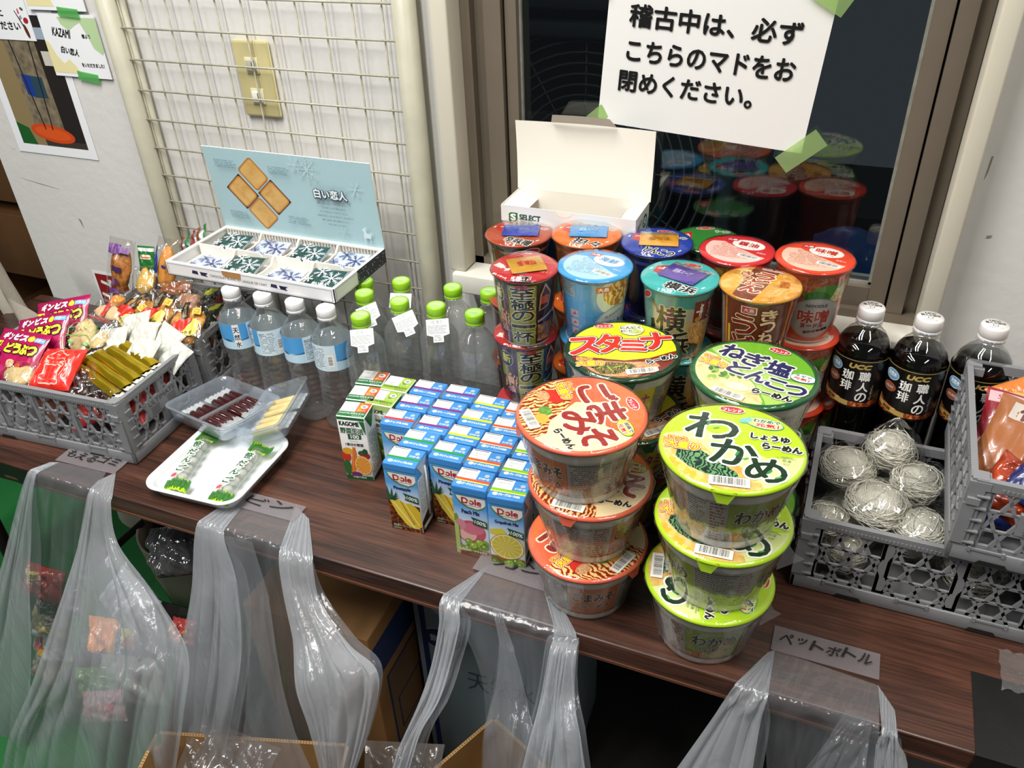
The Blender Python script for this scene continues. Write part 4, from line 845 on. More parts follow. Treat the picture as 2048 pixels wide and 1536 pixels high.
        p.txt(t, .03*C, Y(.6), .034, .016, K('#c9b48c'), out=[(K('#120a08'), .0012)], bold=.0008, res=2); p.ell(-.13*C, Y(.55), .014, .035, K('#3a4440' if kind == 'navy' else '#6a3a1c')); p.txt('濃スープ', -.15*C, Y(.6), .005, .02, K('#a9a48c'), res=2)
        p.ell(.06*C, Y(.92), .013, .006, WHT); p.ell(.06*C, Y(.92), .012, .0052, K('#b3282c')); p.poly([(-.05*C, Y(.1)), (.12*C, Y(.1)), (.12*C, Y(.38)), (-.02*C, Y(.34))], ramp('ramen_dark', [(.2, '#2a0e06'), (.5, '#8a4a1c'), (.8, '#c98a3c')], 80, 'wave'))
def cup_lid(kind, p, R):
    C = dict(kiwami='#b5282e', kaisen='#3f9bd4', yoko='#3fb0b0', kitsune='#d99a2c', miso='#e2472a', shoyu='#cf2a30', brown='#a8452a', orange='#dc6a22', navy='#1f3a9c', green='#2d7a2e')[kind]
    p.ell(0, 0, R, R, K(C), n=56)
    if kind in ('kaisen', 'miso', 'shoyu'):
        lt = {'kaisen': '#a9cfe4', 'miso': '#ecc4b0', 'shoyu': '#ecc0b8'}[kind]
        p.clip = R*.86; p.poly([(-.05, .018), (-.02, .022), (.0, .006), (.03, -.014), (.05, -.02), (.05, -.06), (-.05, -.06)], K(lt)); p.clip = None
        p.fine(-.031, -.026, .018, .006, K('#5a8cb4' if kind == 'kaisen' else '#c2604a'), 12, .85, 4); p.fine(-.022, .006, -.004, .018, K('#5a8cb4' if kind == 'kaisen' else '#c2604a'), 4, .85, 5)
        p.ell(.012, .018, .0215, .0145, WHT, -12); p.txt({'kaisen': '海鮮', 'miso': '味噌', 'shoyu': '醤油'}[kind], .012, .0195, .026, .012, K({'kaisen': '#2a86c0', 'miso': '#c9301e', 'shoyu': '#b5242c'}[kind]), -12, bold=.0005, res=2); p.txt('ヌードル', .012, .0095, .020, .0032, K('#3a3a3a'), -12, res=2)
        p.rect(-.018, .026, -.003, .034, K('#b3203a')); p.txt('大黒', -.0105, .030, .012, .0048, WHT, res=2, bold=.0002); p.bars(-.0145, -.0045, .0145, .0045, -16, (.017, -.018)); p.txt('熱湯3分', .031, -.004, .012, .004, WHT, -14, res=2)
    elif kind == 'kitsune':
        p.clip = R; p.poly([(-.05, .05), (-.01, .05), (.0, -.05), (-.05, -.05)], ramp('udon_lid', [(.2, '#a8641c'), (.5, '#e0a83c'), (.8, '#eed69a')], 45, dist=1)); p.poly([(-.012, .05), (.022, .05), (-.004, -.05), (-.03, -.05)], K('#7c3a22')); p.poly([(.03, .05), (.06, .05), (.06, -.05), (.004, -.05), (.015, .0)], ramp('soup_lid', [(.2, '#b06a24'), (.5, '#dea24c'), (.8, '#e8cf98')], 50)); p.clip = None
        for i, ch in enumerate('うどん'): p.txt(ch, .003-.006*i, .020-.019*i, .023, .018, K('#a82a24'), -12, [(K('#f1e4c0'), .0016)], .0012, 0, 2)
        for i, ch in enumerate('きつね'): p.txt(ch, -.020+.002*i, .022-.0125*i, .013, .012, K('#a8402a'), -12, [(K('#f1e4c0'), .0011)], .0005, 0, 2)
        p.rect(.022, -.004, .033, .012, K('#c9742c')); p.fine(.023, -.003, .032, .011, K('#6b2a1a'), 5); p.txt('どんぶり', .010, .038, .026, .0055, K('#c22a24'), -10, [(WHT, .0008)], .0003, 0, 2); p.txt('熱湯5分', -.014, .034, .012, .003, K('#3a2a1a'), res=2)
    elif kind == 'kiwami':
        p.txt('明星', -.003, .040, .010, .004, WHT, res=2); p.txt('至極の一杯', -.028, -.005, .026, .010, K('#f0e4d8'), -40, bold=.0006, res=2); p.txt('旨い', .030, -.010, .014, .011, K('#e0a08a'), -20, res=2); p.txt('杯', .006, -.034, .016, .012, K('#1c1412'), out=[(WHT, .0009)], bold=.0008, res=2)
        p.ell(.006, -.0425, .017, .0026, K('#1c1412')); p.txt('鶏清湯スープ', .006, -.0425, .028, .0026, WHT, res=2); p.txt('新しくなった', -.026, -.031, .024, .004, WHT, -32, bold=.0003, res=2)
        for i in range(14): p.poly([(.02+.0012*i, .012), (.021+.0012*i, .012), (.028+.0012*i, .034-.0014*i)], K('#d05a5a'))
    else:
        p.ell(.004, .036, .013, .0050, WHT); p.ell(.004, .036, .012, .0042, K('#c2282c')); p.txt('エース', .004, .036, .016, .003, WHT, res=2)
        p.poly([(-.036, .018), (-.016, .026), (-.022, -.006), (-.036, .0)], K('#b5222a')); p.txt('一杯', -.027, .012, .012, .010, WHT, 15, bold=.0004, res=2)
        t = dict(yoko='横浜', brown='辛味噌', orange='担々', navy='とんこつ', green='しお')[kind]
        p.txt(t, .010, -.030, .040, .018, K('#1c1612'), -8, [(WHT, .0011)], .0007, 0, 2); p.txt('ラーメン', .026, .022, .020, .008, K('#1c1612'), -8, [(WHT, .0008)], .0003, 0, 2)
        for a in (170, 330): p.ell(.041*cos(RD(a)), .041*sin(RD(a)), .0035, .0012, WHT, a+90, n=10)
_cp = {}
def cup_meshes(kind, H, sc_=1):
    rb, rt, R = .0335*sc_, .0438*sc_, .0460*sc_
    b = MB(); b.lathe([(rb-.003, .0), (rb, .001)] + [(rb+(rt-rb)*t, H*t) for t in (.03, .25, .5, .75, .95)] + [(rt+.001, H-.003)], 48, mat('#c9c4bb', .5, name='paper_cup'), cap0=True)
    p = Pr(); C = pi*(rb+rt); side(kind, p, C, H); p.emit(b, cone_map(rb, rt, H), .006, h0=.00035)
    l = MB(); rc = dict(kiwami='#a8242a', kaisen='#3a90c8', yoko='#3fa8a8', kitsune='#c98a24', miso='#d43f24', shoyu='#c0242a', brown='#b55238', orange='#d06420', navy='#1c3490', green='#2a6a2c')[kind]
    l.lathe([(0, H), (R-.001, H), (R+.0012, H-.0006), (R+.0016, H-.0020), (R+.0006, H-.0030)], 64, mat(rc, .3, name='cup_rim_'+kind)); l.lathe([(R+.0006, H-.003), (R-.001, H-.0042), (rt, H-.0045)], 64, mat('#d9d4ca', .4, name='rim_paper'))
    p = Pr(); cup_lid(kind, p, R); p.emit(l, plane_map((0, 0, H), (1, 0, 0), (0, 1, 0)))
    w = MB(); rnd = random.Random(kind); ph = [rnd.uniform(0, 6) for _ in range(3)]
    hh = H+.0022 if kind not in ('kiwami', 'brown', 'orange', 'navy', 'yoko') else H+.0085
    w.lathe([(.0, hh), (R*.7, hh), (R+.0008, H+.0008), (R+.0026, H-.002), (rt+.0012, H-.008), ((rb+rt)/2+.0014, H*.5), (rb+.0014, .004), (rb-.002, -.0002)], 56, CW, rf=lambda a, r, z: r if r < .02 or z > H-.004 else r+.0004*sin(13*a+ph[0])+.0004*sin(27*a+ph[1]+z*50))
    s = None
    if kind in ('kiwami', 'brown', 'orange', 'navy', 'yoko'):
        s = MB(); q = dict(kiwami=('#c2902c', '旨辣白', '#c2282c', 24), brown=('#2a3fa8', 'かやく', '#5a70d0', 16), orange=('#3f8fd0', '液体スープ', '#8ac0e8', 14), navy=('#d99a2c', '調味油', '#a8701c', 12), yoko=('#5a3f9c', '液体スープ', '#b4a4dc', -14))[kind]
        sachet(s, .052 if kind != 'kiwami' else .046, .038 if kind != 'kiwami' else .044, q[0], .002, .002, q[3], q[1], kind != 'kiwami', H, q[2]); s = s.mesh('sauce_sachet')
    return b.mesh('cup'), l.mesh('lid'), w.mesh('shrink_wrap'), s
def cup(kind, x, y, z, H, rot, srot, label, grp, sc_=1, wrap=True):
    k = (kind, H, sc_)
    if k not in _cp: _cp[k] = cup_meshes(kind, H, sc_)
    t = thing('noodle_cup', label, 'noodle cup', (x, y, z), (0, 0, 0), grp)
    for nm, me, r in zip(('cup', 'lid', 'shrink_wrap', 'sauce_sachet'), _cp[k], (srot, rot, 40*x, rot)):
        if me is None or (nm == 'sauce_sachet' and z < .15) : continue
        o = bpy.data.objects.new(nm, me); COL.objects.link(o); o.parent = t; o.rotation_euler = (0, 0, RD(r))
        if nm == 'lid': lid_ = o
        if nm == 'sauce_sachet': o.parent = lid_; o.rotation_euler = (0, 0, 0)
G = 'tall instant noodle cups stacked by the window'
LV = ('bottom', 'middle', 'top')
def cstack(kind, xs, y, sp, H, lr, sr, desc, sc_=1):
    for i in range(3):
        x = xs[i] if isinstance(xs, tuple) else xs; yy = y[i] if isinstance(y, tuple) else y
        cup(kind, x, yy, sp*i, H, lr + (0 if i == 2 else 25*(2-i)), sr[i] if isinstance(sr, tuple) else sr + (0 if i == 2 else 9*(2-i)), LV[i] + ' ' + desc, G, sc_)
cstack('brown', -.424, 1.012, .1007, .0997, 0, 22, 'noodle cup of the brown lidded stack at the far left of the cups', 1.02)
cstack('orange', -.325, 1.018, .1037, .1027, 0, 15, 'noodle cup of the orange lidded stack in front of the white carton', 1.02)
cstack('navy', -.227, 1.0235, .103, .102, 0, 10, 'noodle cup of the navy blue lidded stack between orange and red', 1.02)
cstack('kiwami', (-.371, -.374, -.368), (.898, .904, .893), .1035, .1025, 10, (14, 34, 18), 'dark red lidded noodle cup with yellow green band at front left', .93)
cstack('kaisen', -.283, (.938, .932, .924), .1037, .1027, -4, 12, 'light blue seafood noodle cup of its stack', 1.03)
cstack('yoko', -.174, (.944, .937, .929), .1033, .1023, -6, 12, 'turquoise lidded noodle cup of its stack', 1.03)
cstack('kitsune', -.0775, .9335, .1043, .1033, 0, 2, 'brown and orange udon noodle cup of its stack', 1.03)
cstack('shoyu', -.120, 1.018, .105, .104, 0, 5, 'bright red soy noodle cup behind the turquoise and brown ones', 1.02)
cstack('miso', -.0235, 1.0134, .1067, .1057, 0, 2, 'orange red miso noodle cup at the right end by the window frame', 1.02)
cup('green', -.170, 1.078, .1925, .105, 20, 0, 'green lidded noodle cup standing on the window sill behind the navy one', G, .95)

# ================================================================ BOTTLES
PET = film('pet_plastic', '#fafbfb', milk=.045, rough=.05, bs=55, bst=1.0, ior=1.55, bd=.0015)
WATER = glassy('water_in_pet', '#fcfdfd', .88, 1.33, bst=.5)
def capm(hx): return mat(hx, .35, name='cap_'+hx.strip('#'))
def bottle_meshes(cap, ribs):
    R = .0292
    prof = [(.0, .0035), (.014, .002), (.024, .0), (R-.002, .003), (R, .009)]
    z = .014
    while z < .100: prof += [(R, z), (R-.0013, z+.0035), (R-.0013, z+.0050), (R, z+.0085)]; z += .0098
    prof += [(R, .108), (R, .152), (R-.001, .157), (R-.005, .165), (R-.0115, .174), (R-.0165, .181), (.0118, .186), (.0115, .190)]
    wob = (lambda a, r, z: r + (.0011*sin(3*a+z*70) if .01 < z < .094 and r > .02 else 0)) if ribs else (lambda a, r, z: r + (.0012*sin(5*a+z*95)*sin(z*90)+.0006*sin(9*a-z*60) if .01 < z < .14 and r > .02 else 0))
    w = MB(); pw = [q for q in prof if q[1] <= .176]; w.lathe([(max(0, r-.0009), zz+.0006) for r, zz in pw], 40, WATER, cap1=True, rf=wob)
    s = MB(); s.lathe(prof, 40, PET, rf=wob); s.lathe([(.0118, .186), (.0150, .187), (.0150, .189), (.0118, .190)], 24, PET)
    c = MB(); n = 60
    c.lathe([(.0135, .1888), (.0139, .1893), (.0140, .1925), (.0134, .1930)], n, capm(cap))
    c.lathe([(.0137, .1933), (.0142, .1940), (.0142, .2045), (.0132, .2062), (.0, .2062)], n, capm(cap), rf=lambda a, r, z: r + (.00025*sin(30*a) if r > .014 else 0), cap0=True)
    p = Pr()
    if cap == '#8cc21e': p.ell(0, 0, .0112, .0112, K('#a9d07a')); p.txt('いろはす', 0, .002, .014, .004, K('#cfe6a8'), bold=.0002, res=2); p.fine(-.006, -.006, .006, -.001, K('#8ab85a'), 3)
    else: p.txt('キャップ', 0, .004, .012, .0035, INKD, res=2); p.ell(0, -.003, .004, .004, INKD, n=12); p.ell(0, -.003, .0033, .0033, K(cap), n=12); p.txt('プラ', 0, -.003, .005, .003, INKD, res=2)
    p.emit(c, plane_map((0, 0, .2062), (1, 0, 0), (0, 1, 0)))
    return w.mesh('water'), s.mesh('bottle_shell'), c.mesh('cap')
def wrap_label(var):
    b = MB(); R = .0297; C = 2*pi*R; z0, z1 = .112, .156
    b.lathe([(R, z0), (R, z1)], 48, mat('#7fb4da', .3, name='label_film')); b.lathe([(R-.0002, z1), (R-.0002, z0)], 48, mat('#c9d6dc', .5))
    p = Pr(dh=1e-5)
    for s in (-.5, .0):
        o = s*C
        p.rect(o, z0, o+C*.28, z1, K('#4a9ad4')); p.rect(o, z0, o+C*.28, z0+.016, K('#b9d8e8')); p.poly([(o+.002, z0+.016), (o+.02, z0+.018), (o+.03, z0+.014), (o+C*.28, z0+.019), (o+C*.28, z0+.016), (o+.02, z0+.0135)], K('#2a5a8c'))
        if s: p.rect(o+.030, z0+.004, o+.040, z1, WHT)
        for i, ch in enumerate('天然水' if s else ''): p.txt(ch, o+.035, z1-.010-.0125*i, .0085, .0095, K('#1d2a3a'), bold=.0003, res=2)
        p.rect(o+C*.28, z0, o+C*.5, z1, K('#cfdfe6')); p.fine(o+C*.29, z0+.004, o+C*.42, z1-.004, K('#6a7a84'), 12, .85, 3)
        p.bars(-.010, -.0045, .010, .0045, 90, (o+C*.455, z0+.018)); p.txt('PET', o+C*.31, z1-.007, .006, .003, INKD, res=2)
    p.emit(b, lambda u, v, h: Vector(((R+h+.0003)*cos(u/R), (R+h+.0003)*sin(u/R), v)), .005); return b.mesh('label')
_bw_ = bottle_meshes('#e6e6e6', True); _bg_ = bottle_meshes('#8cc21e', False); _lb = wrap_label(0)
def hang_tag():
    b = MB(); p = Pr()
    P_ = [(-.0165, .0), (.0165, .0), (.0165, -.024), (.0075, -.027), (.0075, -.036), (-.0075, -.036), (-.0075, -.027), (-.0165, -.024)]
    b.prism([(x, y) for x, y in P_], 0, .0004, mat('#c9cac8', .5, name='tag_card')); F = plane_map((0, 0, .0004), (1, 0, 0), (0, 1, 0))
    p.bars(-.012, -.009, .011, -.001); p.fine(-.015, -.023, .015, -.0095, K('#4a4d4c'), 8, .97); p.fine(-.006, -.034, .006, -.025, K('#4a4d4c'), 4, .97); p.emit(b, F); return b.mesh('hang_tag')
_tag = hang_tag()
GW = 'clear water bottles with white caps under the biscuit box'; GG = 'clear water bottles with lime green caps behind the cartons'
def bottle(ms, x, y, rz, label, grp, lab=None, tg=None):
    t = thing('water_bottle', label, 'bottle', (x, y, 0), (0, 0, RD(rz)), grp)
    for nm, me in zip(('water', 'bottle_shell', 'cap'), ms):
        o = bpy.data.objects.new(nm, me); COL.objects.link(o); o.parent = t
    if lab: o = bpy.data.objects.new('label', _lb); COL.objects.link(o); o.parent = t; o.rotation_euler = (0, 0, RD(lab))
    if tg is not None:
        o = bpy.data.objects.new('hang_tag', _tag); COL.objects.link(o); o.parent = t
        a = RD(tg[0]-rz); o.location = (.0145*cos(a), .0145*sin(a), .190); o.rotation_euler = (RD(40), RD(tg[1]), a+pi/2)
for x, y, l, lb in ((-.858, .882, 52, 'water bottle with white cap, leftmost, label showing large vertical characters'), (-.798, .882, -10, 'water bottle with white cap, second from the left under the biscuit box'),
                (-.738, .880, 209, 'water bottle with white cap, third from the left under the biscuit box'), (-.680, .876, -48, 'water bottle with white cap, rightmost, label showing a barcode')): bottle(_bw_, x, y, 0, lb, GW, l)
for x, y, tg, lb in ((-.672, .972, None, 'green capped water bottle half hidden under the right end of the biscuit box'), (-.650, .936, (-58, -18), 'tagged green capped water bottle in front of the one under the biscuit box corner'),
                (-.618, .872, (-60, 0), 'tagged green capped water bottle at the front left, next to the white capped ones'), (-.616, .990, (-68, 4), 'tagged green capped water bottle at the rear left by the wire mesh'),
                (-.586, .930, (-52, -16), 'tagged green capped water bottle in the middle row with a tilted tag'), (-.527, .934, (-62, 0), 'green capped water bottle with a straight hanging tag, right of the tilted tag one'),
                (-.530, .996, None, 'green capped water bottle without front tag in the rear row, middle'), (-.464, .932, None, 'green capped water bottle without tag at the front right beside the dark noodle cups'),
                (-.471, 1.001, None, 'green capped water bottle without tag at the rear right under the window trim')): bottle(_bg_, x, y, 10, lb, GG, None, tg)
# coffee
def coffee_meshes():
    R = .0345; COF = mat('#050302', .03, name='black_coffee', coat=1)
    pr = [(.0, .004), (.018, .002), (.030, .0), (R-.002, .004), (R, .012), (R, .05), (R-.0015, .055), (R, .060), (R, .196), (R-.001, .206), (R-.005, .218), (R-.012, .228), (R-.019, .2345), (.0135, .238), (.0125, .2425)]
    l = MB(); l.lathe([(max(0, r-.0008), z+.0006) for r, z in pr if z < .224], 44, COF, cap1=True)
    s = MB(); s.lathe(pr, 44, film('pet_coffee', '#e9ebea', rough=.02, bs=20, bst=.1)); s.lathe([(.0130, .238), (.0165, .2395), (.0165, .241), (.0130, .2425)], 28, PET)
    c = MB(); WC = capm('#dedad6'); c.lathe([(.0150, .2425), (.0158, .243), (.0158, .2475), (.0150, .248)], 48, WC); c.lathe([(.0155, .2484), (.0161, .2490), (.0159, .2605), (.0148, .2625), (0, .2625)], 48, WC, cap0=True)
    p = Pr(); p.txt('UCC', 0, .0085, .012, .004, INKD, bold=.0004, res=2); p.txt('職人の珈琲', 0, .0035, .022, .0042, INKD, bold=.0002, res=2); p.rect(-.003, -.0045, .003, -.0005, INKD); p.rect(-.0022, -.004, .0022, -.001, K('#dedad6')); p.txt('プラキャップ', 0, -.008, .016, .0026, INKD, res=2); p.emit(c, plane_map((0, 0, .2625), (1, 0, 0), (0, 1, 0)))
    p = Pr(dh=1e-5); p.txt('2026.08/ AF+X', 0, .2452, .019, .0030, K('#3a4a7a'), res=2); p.emit(c, lambda u, v, h: Vector(((.0163+h)*cos(u/.0159-pi/2), (.0163+h)*sin(u/.0159-pi/2), v)), .002)
    b = MB(); z0, z1 = .128, .203; RL_ = R+.0004; C = 2*pi*RL_; b.lathe([(RL_, z0), (RL_, z1)], 56, mat('#0d0c0c', .22, name='black_label')); p = Pr(dh=1.2e-5); GD = K('#b59a52')
    p.rect(-C/2, z1-.0030, C/2, z1-.0022, GD)
    p.txt('UCC', .002, z1-.0105, .026, .0062, GD, shear=.25, bold=.0007)
    for i, ch in enumerate('職人の'): p.txt(ch, .010, z1-.0245-.0158*i, .0138, .0138, WHT, bold=.00035)
    for i, ch in enumerate('珈琲'): p.txt(ch, -.011, z1-.0245-.0158*i, .0138, .0138, WHT, bold=.00035)
    p.txt('コーヒー職人', .022, z1-.050, .003, .026, K('#b9b4ae'), res=2)
    p.ell(-.031, z1-.016, .0105, .0078, K('#cfe0ea')); p.ell(-.031, z1-.016, .0098, .0071, K('#6a96b4')); p.txt('天然水', -.031, z1-.015, .014, .006, WHT, res=2, bold=.0002)
    p.ell(-.031, z1-.034, .0098, .0066, K('#b5562a')); p.ell(-.031, z1-.034, .0088, .0056, K('#7a4a3c')); p.txt('焙煎', -.031, z1-.034, .013, .004, K('#e0d0c0'), res=2)
    p.poly([(-.045, z0+.024), (-.032, z0+.017), (-.01, z0+.012), (.018, z0+.010), (.036, z0+.018), (.036, z0+.004), (-.045, z0+.004)], ramp('ember_print', [(.35, '#140603'), (.5, '#7a2a10'), (.62, '#d97a3a'), (.72, '#f0c89a')], 60, dist=2.5))
    p.poly([(-.045, z0+.018), (-.024, z0+.013), (-.004, z0+.011), (-.004, z0+.004), (-.024, z0+.006), (-.045, z0+.011)], GD); p.txt('無糖', -.028, z0+.0105, .012, .0045, K('#4a3a12'), -8, res=2, bold=.0003)
    p.emit(b, lambda u, v, h: Vector(((RL_+h+.0003)*cos(u/RL_-pi/2), (RL_+h+.0003)*sin(u/RL_-pi/2), v)), .005)
    return l.mesh('coffee'), s.mesh('bottle_shell'), c.mesh('cap'), b.mesh('label')
_cf = coffee_meshes()
for x, y, r, lb in ((.0545, 1.014, -2, 'black coffee bottle with white cap, leftmost of three, beside the noodle cups'), (.1215, 1.008, 0, 'black coffee bottle with white cap, middle of three, behind the clear noodle packs'), (.193, 1.012, 0, 'black coffee bottle with white cap, rightmost of three, half hidden behind the upper crate')):
    t = thing('coffee_bottle', lb, 'bottle', (x, y, 0), (0, 0, RD(r)), 'three large black coffee bottles')
    for nm, me in zip(('coffee', 'bottle_shell', 'cap', 'label'), _cf):
        o = bpy.data.objects.new(nm, me); COL.objects.link(o); o.parent = t

# ================================================================ BISCUIT BOX
BXW = mat('#e4e3e2', .45, name='white_card'); CREAM = mat('#e9e6dc', .3, name='cream_plastic_tray')
bx = thing('biscuit_box', 'open white and pale blue biscuit box resting on the white capped bottles', 'biscuit box', (-.826, .887, .2072), (0, 0, 0))
W2, D2, HB = .1575, .150, .0235
b = MB()
b.box(-W2, 0, 0, W2, D2, .0012, BXW); b.box(-W2, 0, 0, W2, .0012, HB, BXW); b.box(-W2, D2-.0012, 0, W2, D2, HB, BXW); b.box(-W2, 0, 0, -W2+.0012, D2, HB, BXW); b.box(W2-.0012, 0, 0, W2, D2, HB, BXW)
p = Pr(); w = 2*W2; n = K('#5a6a94'); nv = K('#231a44')
for a, c_ in ((.003, .0036), ): pass
p.rect(.004, .0025, w-.004, .0030, n); p.rect(.004, HB-.003, w-.004, HB-.0025, n); p.rect(.004, .0025, .0046, HB-.0025, n); p.rect(w-.0046, .0025, w-.004, HB-.0025, n)
for u in (.066, .216): p.poly([(u-.015, .010), (u+.006, .0085), (u+.006, .0145), (u-.013, .0155)], nv); p.poly([(u+.004, .009), (u+.016, .0075), (u+.012, .011), (u+.017, .0145), (u+.004, .0145)], nv); p.poly([(u-.002, .0085), (u+.003, .0085), (u+.001, .015), (u-.003, .015)], WHT)
p.txt('CHOCOLAT BLANC ET LANGUE DE CHAT', .141, .0115, .108, .0042, K('#5a5a66'), res=2)
p.poly([(.112, .0235), (.112, .0165), (.118, .0135), (.146, .0125), (.148, .0235)], K('#a5794a'))
p.emit(b, plane_map((-W2, -.0002, 0), (1, 0, 0), (0, 0, 1)))
p = Pr(); p.rect(.004, .0025, .06, .0030, n); p.rect(.004, HB-.003, .06, HB-.0025, n); p.rect(.004, .0025, .0046, HB-.0025, n); p.rect(.065, .0, D2, HB, K('#1c2430'))
R_ = random.Random(5)
for i in range(40): u = .066+R_.random()*.08; p.ell(u, R_.random()*.02+.001, .0007, .0007, WHT, n=8)
p.emit(b, plane_map((W2+.0002, 0, 0), (0, 1, 0), (0, 0, 1)))
b.build('box', bx)
# lid standing up at the back
LH = .1430; lb_ = MB(); LB = mat('#a9c7cc', .42, name='pale_blue_card'); LF_ = Vector((0, -.085, .9964)).normalized()
lb_.add([(-W2, D2, HB), (W2, D2, HB), (W2, D2+LF_.y*LH, HB+LF_.z*LH), (-W2, D2+LF_.y*LH, HB+LF_.z*LH)], [(0, 1, 2, 3)], LB)
lb_.add([(-W2, D2+.0014, HB), (W2, D2+.0014, HB), (W2, D2+.0014+LF_.y*LH, HB+LF_.z*LH), (-W2, D2+.0014+LF_.y*LH, HB+LF_.z*LH)], [(0, 3, 2, 1)], BXW)
lb_.add([(-W2, D2+LF_.y*LH, HB+LF_.z*LH), (W2, D2+LF_.y*LH, HB+LF_.z*LH), (W2, D2+.0014+LF_.y*LH, HB+LF_.z*LH+.0004), (-W2, D2+.0014+LF_.y*LH, HB+LF_.z*LH+.0004)], [(0, 1, 2, 3)], WHT)
lb_.add([(W2, D2, HB), (W2, D2+.0014, HB), (W2, D2+.0014+LF_.y*LH, HB+LF_.z*LH), (W2, D2+LF_.y*LH, HB+LF_.z*LH)], [(0, 1, 2, 3)], WHT)
p = Pr(); BSC = ramp('biscuit_picture', [(.2, '#c08a44'), (.5, '#d6ab66'), (.8, '#dfb877')], 30); ED = K('#b06a26'); DKK = K('#3a1c14')
def biscuit(cx, cy, dark):
    L_, S_ = .0455, .0395; rot = -50; c, d = cos(RD(rot)), sin(RD(rot))
    def rr(hl, hs, r): 
        pts = []
        for sx, sy, a0 in ((1, 1, 0), (-1, 1, 90), (-1, -1, 180), (1, -1, 270)):
            for k in range(5): a = RD(a0+k*22.5); pts.append((sx*(hl-r)+r*cos(a), sy*(hs-r)+r*sin(a)))
        return [(cx+x*c-y*d, cy+x*d+y*c) for x, y in pts]
    if dark: p.poly(rr(L_/2+.0008, S_/2+.0012, .001), DKK)
    p.poly(rr(L_/2, S_/2, .006), ED); p.poly(rr(L_/2-.0015, S_/2-.0015, .005), K('#c98f48')); p.poly(rr(L_/2-.0032, S_/2-.0032, .004), BSC)
sc_x = .94
biscuit(.091, .1035, False); biscuit(.060, .070, True); biscuit(.1225, .0665, True); biscuit(.0905, .0340, False)
lt = K('#c4d9dc')
def flake(u, v, r, m, n=6, w=.0011, k0=0, br=True, sq=1.0):
    for k in range(n):
        a = k0 + 2*pi*k/n; ca, sa = cos(a), sin(a)*sq
        p.poly([(u-sa*w, v+ca*w), (u+sa*w, v-ca*w), (u+ca*r, v+sa*r)], m)
        if br:
            for t in (.35, .55, .75):
                for s in (-1, 1):
                    b2 = a+s*.8; x, y = u+ca*r*t, v+sa*r*t; l = r*(.42-.22*t); p.poly([(x-sin(b2)*w*.6, y+cos(b2)*w*.6), (x+sin(b2)*w*.6, y-cos(b2)*w*.6), (x+cos(b2)*l, y+sin(b2)*l)], m)
flake(.200, .122, .026, lt, 8, .0008); flake(.282, .098, .016, lt, 6, .0007); flake(.246, .022, .014, K('#b9d0d4'), 6, .0006); flake(.180, .130, .016, lt, 6, .0006)
p.txt('白い恋人', .2365, .086, .060, .0155, K('#4c5a66'), out=[(K('#2d3a48'), .0014)], bold=.0008); p.txt('白い恋人', .2361, .0866, .060, .0155, K('#e6eef0'), bold=.0006)
for i, l_ in enumerate(('美味しく焼き上げたラングドシャクッキーに、', '「白い恋人」のために特別に仕立てた', 'オリジナルチョコレートをサンドしました。', '北海道で生まれ、みなさまに愛されている白い恋人です。', '素朴で上品な味、豊かな風味をゆっくりと', 'お召し上がりくださいませ。')):
    p.txt(l_, .236+.002*(i % 2), .070-.0072*i, .0028*len(l_)-.004, .0034, K('#3a4a52'), res=1)
for u, v in ((.045, .120), (.150, .118), (.048, .030), (.165, .034)): p.fine(u-.022, v-.008, u+.022, v+.006, K('#6f8c94'), 5, .9, int(u*1e3))
dr = K('#d6e4e6'); p.poly([(.284, .018), (.297, .018), (.298, .026), (.290, .027), (.289, .034), (.284, .034), (.283, .031), (.286, .029)], dr); p.rect(.285, .010, .2862, .018, dr); p.rect(.295, .010, .2962, .018, dr); p.poly([(.286, .034), (.290, .038), (.292, .037), (.288, .033)], dr); p.poly([(.297, .026), (.300, .030), (.299, .024)], dr)
p.emit(lb_, plane_map((-W2, D2-.0003, HB), (1, 0, 0), LF_)); lb_.build('lid', bx)
# tray insert with eight wells
b = MB(); cw, cd = (2*W2-.012)/4, (D2-.012)/2
b.box(-W2+.0014, .0014, HB-.003, W2-.0014, .0060, HB-.0005, CREAM); b.box(-W2+.0014, D2-.006, HB-.003, W2-.0014, D2-.0014, HB-.0005, CREAM)
b.box(-W2+.0014, .006, HB-.003, -W2+.006, D2-.006, HB-.0005, CREAM); b.box(W2-.006, .006, HB-.003, W2-.0014, D2-.006, HB-.0005, CREAM)
b.box(-W2+.002, .002, .0014, W2-.002, D2-.002, .0028, CREAM)
for s in (0, 1):
    y = .006 if s == 0 else D2-.006
    for i in range(52):
        x = -W2+.008+.0058*i; b.tube([(x, y+(-.0008 if s == 0 else .0008), .003), (x, y, HB-.003)], .0013, 6, CREAM, caps=False)
def divider(x0, y0, x1, y1):
    L_ = math.hypot(x1-x0, y1-y0); dx, dy = (x1-x0)/L_, (y1-y0)/L_
    prof = [(0, .0028), (L_, .0028), (L_, HB-.001), (L_*.93, HB-.0012), (L_*.80, HB-.011), (L_*.55, HB-.013), (L_*.45, HB-.013), (L_*.2, HB-.011), (L_*.07, HB-.0012), (0, HB-.001)] if L_ < .1 else [(0, .0028), (L_, .0028), (L_, HB-.002), (0, HB-.002)]
    M = Matrix(((dx, 0, -dy, x0), (dy, 0, dx, y0), (0, 1, 0, 0), (0, 0, 0, 1)))
    b.prism(prof, -.0018, .0018, CREAM, M)
for i in (1, 2, 3):
    x = -W2+.006+cw*i; divider(x, .006, x, D2/2-.001); divider(x, D2/2+.001, x, D2-.006)
